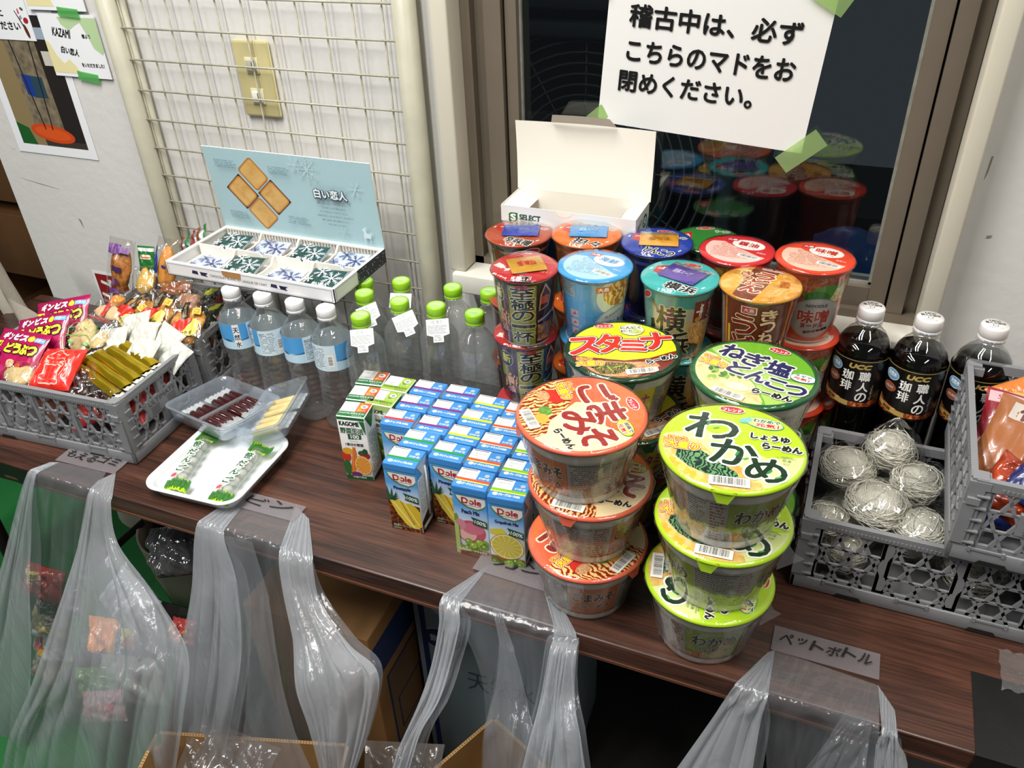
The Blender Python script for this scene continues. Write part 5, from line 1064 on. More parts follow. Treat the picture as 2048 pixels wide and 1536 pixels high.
for i in range(4):
    x = -W2+.006+cw*i; M = Matrix(((1, 0, 0, x), (0, 0, 1, D2/2), (0, 1, 0, 0), (0, 0, 0, 1)))
    b.prism([(0, .0028), (cw, .0028), (cw, HB-.001), (cw*.72, HB-.001), (cw*.66, HB-.007), (cw*.6, HB-.001), (0, HB-.001)], -.0016, .0016, CREAM, M)
b.build('tray_insert', bx)
def pack_mesh(green):
    b = MB(); w, h = .062, .054; m = mat('#16443f' if green else '#bcc6dd', .3, name='biscuit_wrap_' + ('green' if green else 'blue'), coat=.3, bump=.35, bs=70)
    zf = lambda u, v: .0045*(sin(pi*u)*sin(pi*v))**.35
    b.sheet(lambda u, v: ((u-.5)*w, (v-.5)*h, .0005+zf(u, v)+.0004*sin(u*19)*sin(v*13)), 18, 14, m); b.sheet(lambda u, v: ((.5-u)*w, (v-.5)*h, 0), 4, 4, m)
    p = Pr(dh=3e-5); wc = K('#dfe4ea') if green else K('#39456e'); F = lambda u, v, hh: Vector((u, v, .0007+hh+zf(min(max(u/w+.5, 0), 1), min(max(v/h+.5, 0), 1))))
    def fl(u, v, r, n, k0, wd):
        for k in range(n):
            a = k0+2*pi*k/n; p.poly([(u-sin(a)*wd, v+cos(a)*wd), (u+sin(a)*wd, v-cos(a)*wd), (u+cos(a)*r, v+sin(a)*r)], wc)
            for t in (.4, .6, .8):
                for s in (-1, 1):
                    q = a+s*.75; x, y = u+cos(a)*r*t, v+sin(a)*r*t; l = r*.32; p.poly([(x-sin(q)*wd*.7, y+cos(q)*wd*.7), (x+sin(q)*wd*.7, y-cos(q)*wd*.7), (x+cos(q)*l, y+sin(q)*l)], wc)
    fl(.014, .002, .017, 7, .3, .0011); fl(-.008, .014, .014, 6, 3.6, .0011); fl(-.022, -.006, .009, 6, 0, .0009)
    p.txt('白い恋人', .004, -.0165, .026, .0068, wc, bold=.0004, res=2); p.emit(b, F, .006, .006)
    b.sheet(lambda u, v: (w/2-.001+u*.005, (v-.5)*h, .0022+.0004*sin(v*50)), 2, 10, SLV)
    return b.mesh('wrapper')
_pk = {g: pack_mesh(g) for g in (True, False)}
for j in range(2):
    for i in range(4):
        g = (i % 2 == 0) if j == 1 else (i % 2 == 1)
        hi = (j == 1) or i in (1, 3)
        x = -.826-W2+.006+cw*(i+.5); y = .887+.006+cd*(j+.5)
        o = bpy.data.objects.new('wrapped_biscuit', _pk[g]); COL.objects.link(o)
        o.location = (x+.001, y-.003, TZ+.2072+(.013 if hi and g else .0105 if hi else .004)); o.rotation_euler = (RD(13 if hi else 6), RD(-2), RD(2*(i % 2)))
        tag(o, ('dark green' if g else 'pale blue') + ' wrapped biscuit with snowflakes, ' + ('back' if j else 'front') + ' row, ' + ('first', 'second', 'third', 'fourth')[i] + ' well from the left', 'biscuit', 'wrapped biscuits in the open box')

# ================================================================ MASK CARTON
mb_ = thing('mask_carton', 'empty open white and blue carton with raised lid on the window sill behind the cups', 'carton', (-.3635, 1.043, .1925))
W3, D3, H3 = .101, .072, .134; IN = mat('#e9e4d6', .6, name='raw_white_card'); b = MB(); t_ = .0009
for q in ((-W3, 0, 0, W3, t_, H3), (-W3, D3-t_, 0, W3, D3, H3), (-W3, 0, 0, -W3+t_, D3, H3), (W3-t_, 0, 0, W3, D3, H3), (-W3, 0, 0, W3, D3, t_)): b.box(*q, IN)
p = Pr(); w = 2*W3; p.rect(0, 0, w, H3, K('#dcdcd8')); p.poly([(0, 0), (w, 0), (w, .07), (.15, .095), (.1, .085), (.04, .108), (0, .11)], K('#2f78a8')); p.poly([(.05, 0), (w, 0), (w, .055), (.12, .07)], K('#5f9a8c'))
p.poly([(.012, H3-.024), (.012, H3-.012), (.016, H3-.010), (.026, H3-.010), (.026, H3-.019), (.022, H3-.024)], GRN); p.txt('S', .019, H3-.017, .008, .009, WHT, bold=.0007); p.txt('SELECT', .045, H3-.0155, .032, .0075, K('#2a4a38'), bold=.0006, shear=.05); p.txt('エスセレクト', .042, H3-.0235, .022, .0026, INKD, res=2)
p.txt('MASK', .125, H3-.0235, .04, .006, INKD, bold=.0004, res=2); p.ell(w/2-.004, H3, .012, .009, IN, a0=180, a1=360)
p.emit(b, plane_map((-W3, -.0002, 0), (1, 0, 0), (0, 0, 1)))
p = Pr(); p.rect(0, 0, D3, H3, K('#dcdcd8')); p.poly([(0, 0), (D3, 0), (D3, H3-.02), (.03, H3-.06), (0, H3-.04)], K('#3f86b4')); p.txt('SELECT', .022, H3-.016, .024, .006, K('#2a4a38'), 8, res=2, bold=.0003); p.ell(.05, H3-.02, .012, .01, GRN); p.txt('50', .05, H3-.02, .014, .010, WHT, bold=.0006, res=2); p.ell(.03, H3-.05, .012, .01, WHT); p.ell(.03, H3-.05, .010, .008, K('#3f86b4'))
p.emit(b, plane_map((W3+.0002, 0, 0), (0, 1, 0), (0, 0, 1))); b.build('box', mb_)
b = MB()   # inner flaps, lid and tuck tab
b.sheet(lambda u, v: (-W3+.001+u*.030, .002+v*(D3-.004), H3-.002-.012*u), 4, 2, IN); b.build('side_flap', mb_); b = MB(); b.sheet(lambda u, v: (W3-.001-u*.030, .002+v*(D3-.004), H3-.002-.012*u), 4, 2, IN); b.build('side_flap', mb_)
b = MB(); LZ = .101
def lf(u, v): return (-W3-.002+u*(2*W3+.004)+(.003*(u-.5)*v), D3-.001+.010*v+.006*sin(pi*u)*v-.008*v*v, H3+v*LZ)
b.sheet(lf, 20, 10, IN); b.sheet(lambda u, v: tuple(Vector(lf(1-u, v))+Vector((0, .0009, 0))), 20, 10, K('#cfd6da'))
b.sheet(lambda u, v: (-.050+u*.098+(.007*(1-2*u)*v), D3+.004-.014*v, H3+LZ+.0002+.015*v+.001*sin(u*3)), 10, 3, IN)
b.build('lid', mb_)

# ================================================================ TRAYS
TP = film('frosted_tray', '#e6ebf0', milk=.17, rough=.15, bs=50, bst=.25, mcol='#dfe6ee')
def rtray(b, w, d, h, r, flare, m, rim=.004, nfl=0, thick=.0012, seg=8, amp=.0):
    """rounded rectangular tray, open on top; origin at base centre"""
    def ring(k, z, rr):
        pts = []
        for sx, sy, a0 in ((1, 1, 0), (-1, 1, 90), (-1, -1, 180), (1, -1, 270)):
            for i in range(seg+1):
                a = RD(a0+90*i/seg); pts.append((sx*(w/2+k-rr)+rr*cos(a), sy*(d/2+k-rr)+rr*sin(a), z))
        return pts
    rings = [ring(-flare*1.3, thick, r*.6), ring(-flare, thick+.0005, r*.7), ring(-flare*.75, h*.25, r*.8), ring(-flare*.3, h*.7, r*.95), ring(0, h, r), ring(rim*.6, h+.0005, r+rim*.5), ring(rim, h-.0002, r+rim), ring(rim, h-.002, r+rim), ring(rim*.5, h-.0025, r+rim*.5), ring(thick-flare*.3, h*.65, r), ring(thick-flare*.9, .0006, r*.8), ring(-flare*1.2, 0, r*.7)]
    n = len(rings[0]); v = [q for R_ in rings for q in R_]; f = []
    for k in range(len(rings)-1):
        for i in range(n): j = (i+1) % n; f.append((k*n+i, (k+1)*n+i, (k+1)*n+j, k*n+j))
    f.append(list(range(n))); f.append([(len(rings)-1)*n+i for i in range(n)][::-1])
    return b.add(v, f, m, True)
ft = thing('foam_tray', 'white foam tray holding two leaf patterned twists near the table edge', 'tray', (-.783, .698, .0005), (0, 0, RD(3)))
b = MB(); FT = mat('#dfe2e3', .5, name='white_foam', bump=.1, bs=60); rtray(b, .146, .152, .022, .022, .010, FT, .006, thick=.0022); b.build('tray', ft)
def leaf_twist(label, x, y, rz):
    t = thing('wrapped_sweet', label, 'wrapped sweet', (x, y, .008), (0, 0, RD(rz)), 'leaf patterned twists on the foam tray')
    b = MB(); CN_ = mat('#c3c6c0', .6, name='dusted_rice_sweet', bump=.6, bs=300, vary=.25, vs=150)
    for i in range(5): y0 = -.036+.018*i; b.lathe([(.0, y0-.0085), (.006, y0-.0065), (.009, y0), (.006, y0+.0065), (0, y0+.0085)], 14, CN_, Matrix(((1, 0, 0, .001*sin(i)), (0, 0, 1, 0), (0, .8, 0, .007), (0, 0, 0, 1))))
    b.build('rice_sweet', t)
    b = MB(); FL = film('sweet_film', '#f4f6f2', milk=.06, rough=.08, bs=140, bst=.9)
    b.sheet(lambda u, v: ((.0115+.0006*sin(v*40))*cos(2*pi*u), (v-.5)*.104, .0078+(.0085+.0008*sin(v*31))*sin(2*pi*u)), 20, 30, FL); b.build('clear_film', t)
    for s in (-1, 1):
        b = MB(); n = 9; LG = K('#2f6a24'); LL = mat('#a4cc1e', .3, name='lime_print')
        wv = lambda u: .0012*sin(u*31+s)
        b.sheet(lambda u, v: ((u-.5)*(.026+.012*v), s*(.044+.024*v), .0085+.004*sin(u*5+s)*v+wv(u)+(1-v)*.006*sin(pi*u)), 18, 6, LL)
        p = Pr(); 
        for i in range(n):
            u = -.0165+.0041*i; q = .0015*(i % 2); p.poly([(u, q), (u+.0036, q+.003), (u+.0046, .0125+q), (u+.0020, .0215), (u-.0006, .011)], LG)
        p.emit(b, lambda u, v, h: Vector((u, s*(.045+v), .0096+h+.004*sin((u/.032+.5)*5+s)*(v/.024)+.0012*sin((u/.032+.5)*31+s)+(1-v/.024)*.006*max(0, sin(pi*(u/.032+.5))))), .003, .004)
        b.build('leaf_end', t)
    b = MB(); p = Pr(dh=6e-5); G_ = K('#1f5a2a')
    for i, ch in enumerate('笹だんご'): p.txt(ch, -.0005, .030-.019*i, .0125, .0125, G_, -90+90, [(WHT, .0018)], .0006, 0, 2)
    p.ell(-.0045, -.043, .0042, .0045, K('#c9505a')); p.emit(b, lambda u, v, h: Vector((u-.002, v, .0078+math.sqrt(max(0, .0002-u*u*.9))*.72+h-.0005)), .003); b.build('print', t)
leaf_twist('leaf patterned sweet twist on the left side of the white foam tray', -.828, .690, 17)
leaf_twist('leaf patterned sweet twist on the right side of the white foam tray', -.741, .692, 7)
# double tray of sweet bean sticks
st = thing('plastic_tray', 'frosted plastic tray tilted on the foam tray, compartment with dark red sticks', 'tray', (-.853, .799, .020), (RD(-7), RD(2), RD(-8)), 'frosted trays of wrapped jelly sticks')
b = MB(); rtray(b, .128, .118, .026, .012, .006, TP, .0045); b.bbox(-.004, -.05, .001, .004, .05, .018, TP, .003); b.build('tray', st)
s2 = thing('plastic_tray', 'frosted plastic tray with pale yellow sticks tipped up beside the dark red ones', 'tray', (-.752, .814, .026), (RD(4), RD(-22), RD(11)), 'frosted trays of wrapped jelly sticks')
b = MB(); rtray(b, .078, .118, .030, .010, .008, TP, .0045); b.build('tray', s2)
def stick(hx, ln, label, parent_mat, grp, end='#d9dcdc'):
    w = bpy.data.objects.new('jelly_stick', None); COL.objects.link(w); w.matrix_world = parent_mat; tag(w, label, 'jelly stick', grp)
    b = MB(); b.tube([(0, -ln/2, 0), (0, -ln/2+.002, 0), (0, ln/2-.002, 0), (0, ln/2, 0)], [.0048, .0062, .0062, .0048], 14, mat(hx, .16, name='jelly_' + hx.strip('#'), coat=.7, vary=.1, vs=90)); b.build('jelly', w)
    EN = film('wrapper_end', '#f2f4f4', milk=.42, rough=.15, bs=220, bst=.8, mcol='#e6eaea')
    for s in (-1, 1):
        b = MB(); b.sheet(lambda u, v: ((u-.5)*.014*(1+.1*v), s*(ln/2-.001+.017*v), .0045*(1-v)*sin(pi*u)+.0012*sin(u*12+s*2)*v+.001), 10, 5, EN); b.sheet(lambda u, v: ((u-.5)*.013, s*(ln/2-.001+.017*v), -.0035*(1-v)*sin(pi*u)), 6, 4, EN); b.build('wrapper_end', w)
def on(parent, x, y, z, rz): return Matrix.Translation(parent.location) @ parent.rotation_euler.to_matrix().to_4x4() @ Matrix.Translation((x, y, z)) @ Matrix.Rotation(RD(rz), 4, 'Z')
o9 = ('first', 'second', 'third', 'fourth')
for k in range(8):
    g, i = divmod(k, 4)
    # sticks lie across the tray's x axis
    stick('#3c1414', .070, 'dark red jelly stick, %s from the front in the %s group of the frosted tray' % (o9[i], ('nearer', 'farther')[g]), on(st, .002, -.046+.0122*i+.053*g-(.002 if g == 0 else 0), .0095, 90+(i % 2)*2), 'dark red jelly sticks in the frosted tray')
for k in range(6):
    g, i = divmod(k, 3)
    stick('#d9c386', .052, 'pale yellow jelly stick, %s from the front in the %s half of the tipped tray' % (o9[i], ('nearer', 'farther')[g]), on(s2, .0, -.042+.0135*i+.046*g, .0125, 90+(1-i)*3), 'pale yellow jelly sticks in the tipped tray')

# ================================================================ FOLDING CRATES
CG = mat('#7f8082', .5, name='grey_crate_plastic', bump=.08, bs=300)
def lattice(b, u0, u1, v0, v1, X, t=.0035, cell=.066, w=.0038, text=False):
    """ribbed panel between u0..u1, v0..v1: triangles between crossing ribs, posts between the cells"""
    n = max(1, round((u1-u0)/cell)); c = (u1-u0)/n; H = v1-v0; rows = 3
    for k in range(n+1):
        pw = .012 if 0 < k < n else .009; x = u0+c*k; b.bar((x, v0), (x+.0001, v1), pw, t, CG, X)
    for k in range(n):
        a = u0+c*k+.004; e = u0+c*(k+1)-.004; mid = (a+e)/2
        for r in range(1, rows): b.bar((a, v0+H*r/rows), (e, v0+H*r/rows), w*.8, t*.8, CG, X)
        m = 5; cc = (e-a)/m
        for r in range(rows):
            z0, z1 = v0+H*r/rows, v0+H*(r+1)/rows
            if text and r == 1 and n > 1 and k in (0, 1, 2) and abs(mid-(u0+u1)/2) < c*.8: pass
            for i in range(m+1):
                xa = a+cc*i; dx = cc*.9 if (i+r+k) % 2 else -cc*.9
                if xa+dx < a or xa+dx > e: dx = -dx*.0
                b.bar((xa, z0), (min(e, max(a, xa+dx)), z1), w, t, CG, X)
def crate(label, x, y, z, L_, D_, H_, rot, short='x', grp='grey folding mesh crates on the table'):
    """origin front left bottom corner"""
    t = thing('folding_crate', label, 'crate', (x, y, z), (0, 0, RD(rot)), grp)
    b = MB(); bh = .020
    b.bbox(0, 0, .0005, L_, .006, bh, CG, .0015); b.bbox(0, D_-.006, .0005, L_, D_, bh, CG, .0015); b.bbox(0, 0, .0005, .006, D_, bh, CG, .0015); b.bbox(L_-.006, 0, .0005, L_, D_, bh, CG, .0015)
    b.box(.004, .004, .003, L_-.004, D_-.004, .006, CG)
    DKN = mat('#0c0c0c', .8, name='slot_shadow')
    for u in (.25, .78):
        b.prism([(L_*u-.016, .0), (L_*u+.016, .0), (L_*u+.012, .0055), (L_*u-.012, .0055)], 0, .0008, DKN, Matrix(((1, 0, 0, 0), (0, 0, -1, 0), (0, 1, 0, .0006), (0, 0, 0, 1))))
    for u in (.2, .5, .8):
        b.box(L_*u-.016, -.0012, bh-.002, L_*u+.016, .001, bh+.0008, CG); b.box(L_*u-.0175, -.0016, bh-.004, L_*u-.0145, .001, bh+.002, CG); b.box(L_*u+.0145, -.0016, bh-.004, L_*u+.0175, .001, bh+.002, CG)
    b.build('base', t)
    Fs = (('front_panel', (0, 0, 0), (1, 0, 0), L_, 'x'), ('back_panel', (L_, D_, 0), (-1, 0, 0), L_, 'x'), ('side_panel', (L_, 0, 0), (0, 1, 0), D_, 'y'), ('side_panel', (0, D_, 0), (0, -1, 0), D_, 'y'))
    for nm, O, U, ln, ax in Fs:
        U = Vector(U); V = Vector((0, 0, 1)); N_ = V.cross(U)   # inward normal
        X = Matrix(((U.x, V.x, N_.x, O[0]+N_.x*.0018), (U.y, V.y, N_.y, O[1]+N_.y*.0018), (U.z, V.z, N_.z, O[2]), (0, 0, 0, 1)))
        b = MB(); e = .020; v0, v1 = bh+.001, H_-.0115
        isS = (ax == short)
        lattice(b, e, ln-e, v0, v1-(.0 if not isS else 0), X, text=isS)
        b.box(.006, v1-.0005, -.0012, ln-.006, H_, .0055, CG, X)      # top rail
        for i in range(int((ln-.06)/.0042)): b.box(.03+.0042*i, v1+.0012, -.0019, .032+.0042*i, v1+.0055, -.0010, CG, X)
        b.box(.008, v0-.0005, .0, ln-.008, v0+.004, .0036, CG, X)
        if isS:   # solid name plate with cut lettering and a hand hole above it
            b.box(ln*.30, v0+(v1-v0)*.36, -.0006, ln*.70, v0+(v1-v0)*.72, .0042, CG, X)
            DKH = mat('#4b4c4e', .6, name='moulded_letter'); p = Pr(); p.txt('ULTIMATE', ln*.5, v0+(v1-v0)*.62, ln*.34, .0075, DKH, bold=.0004, res=2)
            for i in range(4): p.rect(ln*.34, v0+(v1-v0)*(.38+.045*i), ln*.45, v0+(v1-v0)*(.40+.045*i), DKH); p.rect(ln*.55, v0+(v1-v0)*(.38+.045*i), ln*.66, v0+(v1-v0)*(.40+.045*i), DKH)
            p.emit(b, lambda u, v, h: X @ Vector((u, v, -.0006-h)) if True else None)
        b.build(nm, t)
    for cx, cy in ((0, 0), (L_, 0), (0, D_), (L_, D_)):
        b = MB()
        sx = 1 if cx == 0 else -1; sy = 1 if cy == 0 else -1
        def q(x0, y0, z0, x1, y1, z1):
            b.box(min(cx+sx*x0, cx+sx*x1), min(cy+sy*y0, cy+sy*y1), z0, max(cx+sx*x0, cx+sx*x1), max(cy+sy*y0, cy+sy*y1), z1, CG)
        q(.0, .0008, bh, .0035, .016, H_-.012); q(.0008, .0, bh, .016, .0030, H_-.012)
        q(.0, .0, H_-.012, .020, .020, H_-.0025); q(.002, .002, H_-.004, .017, .017, H_+.0005)
        q(.0, -.0015, bh+.004, .012, .002, H_-.030); q(.002, -.003, H_-.030, .014, .004, H_-.022)
        for i in range(5): z_ = bh+.006+.0155*i; q(.010, -.0018, z_, .022, .0035, z_+.0018); q(-.0018, .010, z_, .0035, .022, z_+.0018)
        b.build('corner_post', t)
    return t
crate('grey mesh crate at the front left full of snacks, nearest the table edge', -1.248, .6447, .0005, .330, .176, .111, 4, 'y')
crate('grey mesh crate at the left behind the front one, full of rice crackers', -1.168, .848, .0005, .236, .176, .111, 3, 'y')
crate('grey mesh crate at the right, lower of two, holding clear packs of glass noodles', .020, .764, .0005, .268, .188, .111, 0, 'y')
crate('grey mesh crate at the far right standing on the lower crate, full of snack packs', .166, .752, .1122, .178, .245, .108, -1.2, 'x')

# ================================================================ SNACK PACKETS
def pillow_mesh(name, w, h, t, m, prn=None, seam=.006, wr=.0012, seed=1, n=22):
    R_ = random.Random(seed); ph = [R_.uniform(0, 6.28) for _ in range(6)]
    def zt(u, v):
        e = max(0.0, 1-abs(2*v-1)**3.2)*max(0.0, 1-abs(2*u-1)**3.5)
        return t/2*e**.6 + wr*(sin(u*11+ph[0]+v*5)*sin(v*9+ph[1]) + .7*sin(u*23+v*17+ph[2])*abs(sin(v*4+ph[3])) + .5*sin(u*41+ph[4]))*(.25+e)
    def xy(u, v):
        cr = 1-.07*(1-abs(2*v-1)**2)*abs(2*u-1)**4
        return ((u-.5)*w*cr, (v-.5)*h*(1-.03*sin(pi*u)*0))
    b = MB()
    b.sheet(lambda u, v: (*xy(u, v), zt(u, v)+.0003), n, n, m); b.sheet(lambda u, v: (*xy(1-u, v), -zt(1-u, v)*.8-.0003), n, n, m)
    if prn:
        prn.emit(b, lambda u, v, hh: Vector((*xy(u/w+.5, v/h+.5), zt(min(max(u/w+.5, 0), 1), min(max(v/h+.5, 0), 1))+.0006+hh*1.5)), w/n*.7, h/n*.7)
    return b
def orient(loc, nrm, spin):
    """placement with the packet's face along nrm and its up edge turned by spin degrees"""
    Nn = Vector(nrm).normalized(); up = Vector((0, .2, 1)) if abs(Nn.z) < .98 else Vector((0, 1, 0)); V = (up-Nn*up.dot(Nn)).normalized(); U = V.cross(Nn)
    M = Matrix((U, V, Nn)).transposed() @ Matrix.Rotation(RD(spin), 3, 'Z')
    return (loc[0], loc[1], loc[2]), M.to_euler()
def packet(name, label, cat, loc, nrm, spin, w, h, t, m, prn=None, content=None, grp=None, seed=1, wr=.0012):
    l, e = orient(loc, nrm, spin)
    o = thing(name, label, cat, l, (0, 0, 0), grp); o.rotation_euler = e
    pillow_mesh('wrapper', w, h, t, m, prn, seed=seed, wr=wr).build('wrapper', o)
    if content: content(o)
    return o
CLR = film('clear_bag', '#fafaf8', rough=.06, bs=70, bst=1.0)
def blob(nm, rx, ry, rz, m, seed=0, am=.12, off=(0, 0, 0), n=22):
    def f(o):
        R_ = random.Random(seed); ph = [R_.uniform(0, 6.28) for _ in range(5)]; b = MB()
        def g(u, v):
            a = 2*pi*u; e = pi*(v-.5); k = 1+am*(sin(3*a+ph[0]+2*e)*cos(e)+.6*sin(5*e+4*a+ph[1])*cos(e)+.4*sin(9*a+7*e+ph[2])*cos(e))
            return (off[0]+rx*k*cos(e)*cos(a), off[1]+ry*k*cos(e)*sin(a), off[2]+rz*k*sin(e))
        b.sheet(g, n, n//2+2, m); b.build(nm, o)
    return f
SEN = ramp('rice_cracker', [(.25, '#8a5420'), (.5, '#c8893c'), (.75, '#e2b36a')], 70, rough=.5, det=6); PUFF = mat('#d9bf8a', .6, name='pale_puff', bump=.6, bs=150, vary=.3, vs=60)
GL = 'snack packets in the front left crate'; GB = 'rice cracker and snack packets in the rear left crate'
# --- pink animal biscuit packs
def pinkp(k):
    p = Pr(dh=4e-5); q = K('#f2e23a'); 
    p.txt('ギンビス', -.010, .030, .060, .012, WHT, 0, [(K('#7a0f3c'), .0008)], .0011, 0, 2); p.poly([(.024, .026), (.029, .037), (.034, .026)], q); p.ell(.029, .030, .006, .005, q)
    p.rect(.036, .026, .058, .034, K('#6fa6dc')); p.txt('バター', .047, .030, .019, .005, WHT, bold=.0003, res=2); p.rect(-.058, .010, -.030, .020, q); p.txt('バター味', -.044, .015, .024, .006, K('#3a1c1c'), bold=.0003, res=2)
    for i, ch in enumerate('どうぶつ'): p.txt(ch, -.008+.0175*i, .010, .0165, .0155, q, 0, [(K('#2a0a18'), .0018)], .0012, 0, 2)
    p.txt('たべっ子', -.040, -.004, .034, .011, q, 0, [(K('#2a0a18'), .0014)], .0007, 0, 2); p.ell(.010, -.016, .008, .007, K('#e0b48a')); p.ell(.028, -.018, .007, .006, K('#c9502a')); p.ell(-.02, -.02, .007, .006, q)
    return p
PK = mat('#a8134f', .3, name='magenta_pack', coat=.5, bump=.4, bs=40)
for x, y, z, nr, sp_, lb, s_ in ((-1.205, .835, .104, (-.05, -.75, .66), 18, 'magenta biscuit packet at the back of the front left crate, highest of three', 1),
                           (-1.185, .775, .108, (-.1, -.7, .7), 20, 'magenta biscuit packet in the middle, overlapping the rear magenta one', 2),
                           (-1.192, .730, .102, (-.1, -.6, .78), 6, 'magenta biscuit packet in front, cut off by the left edge of the photo', 3)):
    packet('biscuit_packet', lb, 'packet', (x, y, z), nr, sp_, .122, .088, .022, PK, pinkp(s_), None, GL, s_)
p = Pr(dh=4e-5); RW = K('#f0a89a')
for i, ch in enumerate('金星'): p.txt(ch, .002, .013-.028*i, .030, .026, K('#d8281c'), 0, [(RW, .0022)], .0015, 0, 2)
p.txt('ラーメン', .027, .0, .010, .040, RW, 0, res=2, bold=.0003); p.txt('スナック', -.026, -.01, .008, .036, RW, 0, res=2)
packet('snack_packet', 'bright red clear packet with two large outlined characters at the front of the left crate', 'packet', (-1.078, .712, .112), (0, -.45, .9), 10, .078, .074, .026, mat('#d42a1e', .3, name='red_pack', coat=.6, bump=.6, bs=60), p, None, GL, 6, .002)
def frog(o):
    blob('puff', .031, .025, .012, PUFF, 4, .25, (0, .004, 0))(o); blob('puff', .016, .011, .010, PUFF, 7, .15, (-.008, .018, .004))(o)
p = Pr(dh=4e-5); GRN2 = K('#5a9a34')
def outline(p, pts, w, m):
    for a, b_ in zip(pts, pts[1:]):
        d = math.hypot(b_[0]-a[0], b_[1]-a[1]) or 1; n_ = (-(b_[1]-a[1])/d*w/2, (b_[0]-a[0])/d*w/2); p.poly([(a[0]-n_[0], a[1]-n_[1]), (b_[0]-n_[0], b_[1]-n_[1]), (b_[0]+n_[0], b_[1]+n_[1]), (a[0]+n_[0], a[1]+n_[1])], m)
outline(p, [(-.026, -.022), (-.032, -.010), (-.022, -.002), (-.010, .001), (.0, .004), (.012, .006), (.024, -.002), (.030, -.012), (.022, -.022), (.0, -.026), (-.026, -.022)], .0011, GRN2)
outline(p, [(-.022, -.002), (-.026, .008), (-.024, .018), (-.012, .022), (.0, .016), (.008, .014), (.014, .020), (.022, .024), (.028, .016), (.026, .004), (.024, -.002)], .0011, GRN2); p.ell(-.012, -.011, .0032, .003, GRN2); p.ell(.018, -.009, .0032, .003, GRN2)
packet('snack_packet', 'clear packet of pale yellow puffs with a green outline drawing in the front left crate', 'packet', (-1.090, .784, .122), (.05, -.62, .78), -4, .094, .084, .030, CLR, p, frog, GL, 9, .002)
# --- white sachets
WS = mat('#c9cabf', .35, name='pearl_white_wrapper', coat=.3, bump=.7, bs=60, vary=.12, vs=60)
for i, (x, y, z, sp_, nr) in enumerate(((-1.035, .838, .130, 24, (0, -.55, .83)), (-1.045, .796, .122, 18, (0, -.6, .8)), (-1.005, .822, .126, 8, (0, -.6, .8)), (-.978, .788, .120, -8, (.05, -.6, .8)), (-.968, .830, .120, -24, (.1, -.6, .8)), (-.943, .812, .108, -30, (.2, -.6, .75)))):
    packet('white_sachet', 'pearl white wrapped sweet, ' + ('rearmost and highest, left', 'left one above the gold sticks', 'middle one of the pile', 'front right one over the gold sticks', 'right one leaning by the crate side', 'rightmost, deep against the crate side')[i] + ', front left crate', 'wrapped sweet', (x, y, z), nr, sp_, .053, .047, .010, WS, None, None, 'pearl white wrapped sweets in the front left crate', 20+i, .0016)
# --- gold sticks
GO = mat('#c9ac1a', .24, metal=.85, name='gold_foil', bump=.25, bs=25)
for i, (x0, y0, z0, x1, y1, z1) in enumerate(((-1.070, .742, .106, -.948, .699, .103), (-1.062, .754, .112, -.942, .716, .108), (-1.050, .768, .116, -.940, .734, .110), (-1.036, .782, .119, -.938, .752, .112), (-1.022, .796, .121, -.940, .772, .112))):
    t = thing('gold_stick', 'gold foil wrapped stick, %s from the front in the fan of gold sticks' % ('first', 'second', 'third', 'fourth', 'fifth')[i], 'wrapped stick', ((x0+x1)/2, (y0+y1)/2, (z0+z1)/2), (0, 0, 0), 'gold foil sticks in the front left crate')
    A = Vector((x0-x1, y0-y1, z0-z1))/2; sd = Vector((-A.y, A.x, 0)).normalized(); b = MB()
    b.sheet(lambda u, v: tuple(A*(1-2*v) + sd*(.0098*cos(2*pi*u)) + Vector((0, 0, .0042*sin(2*pi*u)*(1-.3*abs(2*v-1)**4)+.0003*sin(v*14+u*6)))), 16, 26, GO); b.build('foil', t)
    for s in (1, -1):
        b = MB(); b.sheet(lambda u, v: tuple(A*s*(1+.14*v) + sd*((u-.5)*.018) + Vector((0, 0, .001*sin(u*14)))), 8, 4, WS); b.build('wrapper_end', t)
CHO = mat('#2a1610', .3, name='dark_chocolate', bump=.4, bs=120)
for x, y, z, nr, sp_, lb in ((-.960, .690, .092, (.1, -.5, .85), 20, 'clear crinkled packet of dark chocolate sweets in the corner of the front left crate'), (-1.010, .690, .094, (-.1, -.5, .85), -15, 'clear crinkled packet of dark sweets left of the corner one under the gold sticks'), (-1.030, .712, .100, (0, -.5, .85), 50, 'clear crinkled twist between the red packet and the gold sticks')):
    packet('snack_packet', lb, 'packet', (x, y, z), nr, sp_, .052, .046, .020, CLR, None, blob('sweet', .017, .013, .007, CHO, int(x*-900), .2), GL, int(-x*1000), .0028)
packet('snack_packet', 'clear packet with pale bread like snack at the left edge behind the crate rail', 'packet', (-1.140, .690, .100), (0, -.5, .85), 8, .070, .050, .026, CLR, None, blob('bread', .028, .017, .010, PUFF, 77, .12), GL, 31, .002)
# --- packets low in the crate, seen through its sides
for i, (x, y, z, c, lb) in enumerate(((-.990, .745, .040, '#d9484a', 'coral red packet low in the front left crate seen through its right side'), (-.995, .790, .038, '#d0423f', 'coral red packet low at the rear seen through the right side of the front crate'), (-1.05, .725, .036, '#c93c40', 'coral red packet low behind the front lattice of the left crate'),
                         (-1.11, .720, .040, '#6a4a3c', 'brown packet low behind the front lattice at the left'), (-1.13, .735, .045, '#3a5a6a', 'teal packet low behind the front lattice, far left'), (-1.05, .780, .060, '#8a8478', 'grey beige packet in the middle of the front left crate beneath the white sweets'))):
    packet('snack_packet', lb, 'packet', (x, y, z), (.1, -.2, .9), 20*i, .078, .064, .034, mat(c, .3, name='pack_'+c[1:], coat=.5, bump=.6, bs=60), None, None, GL, 40+i, .002)
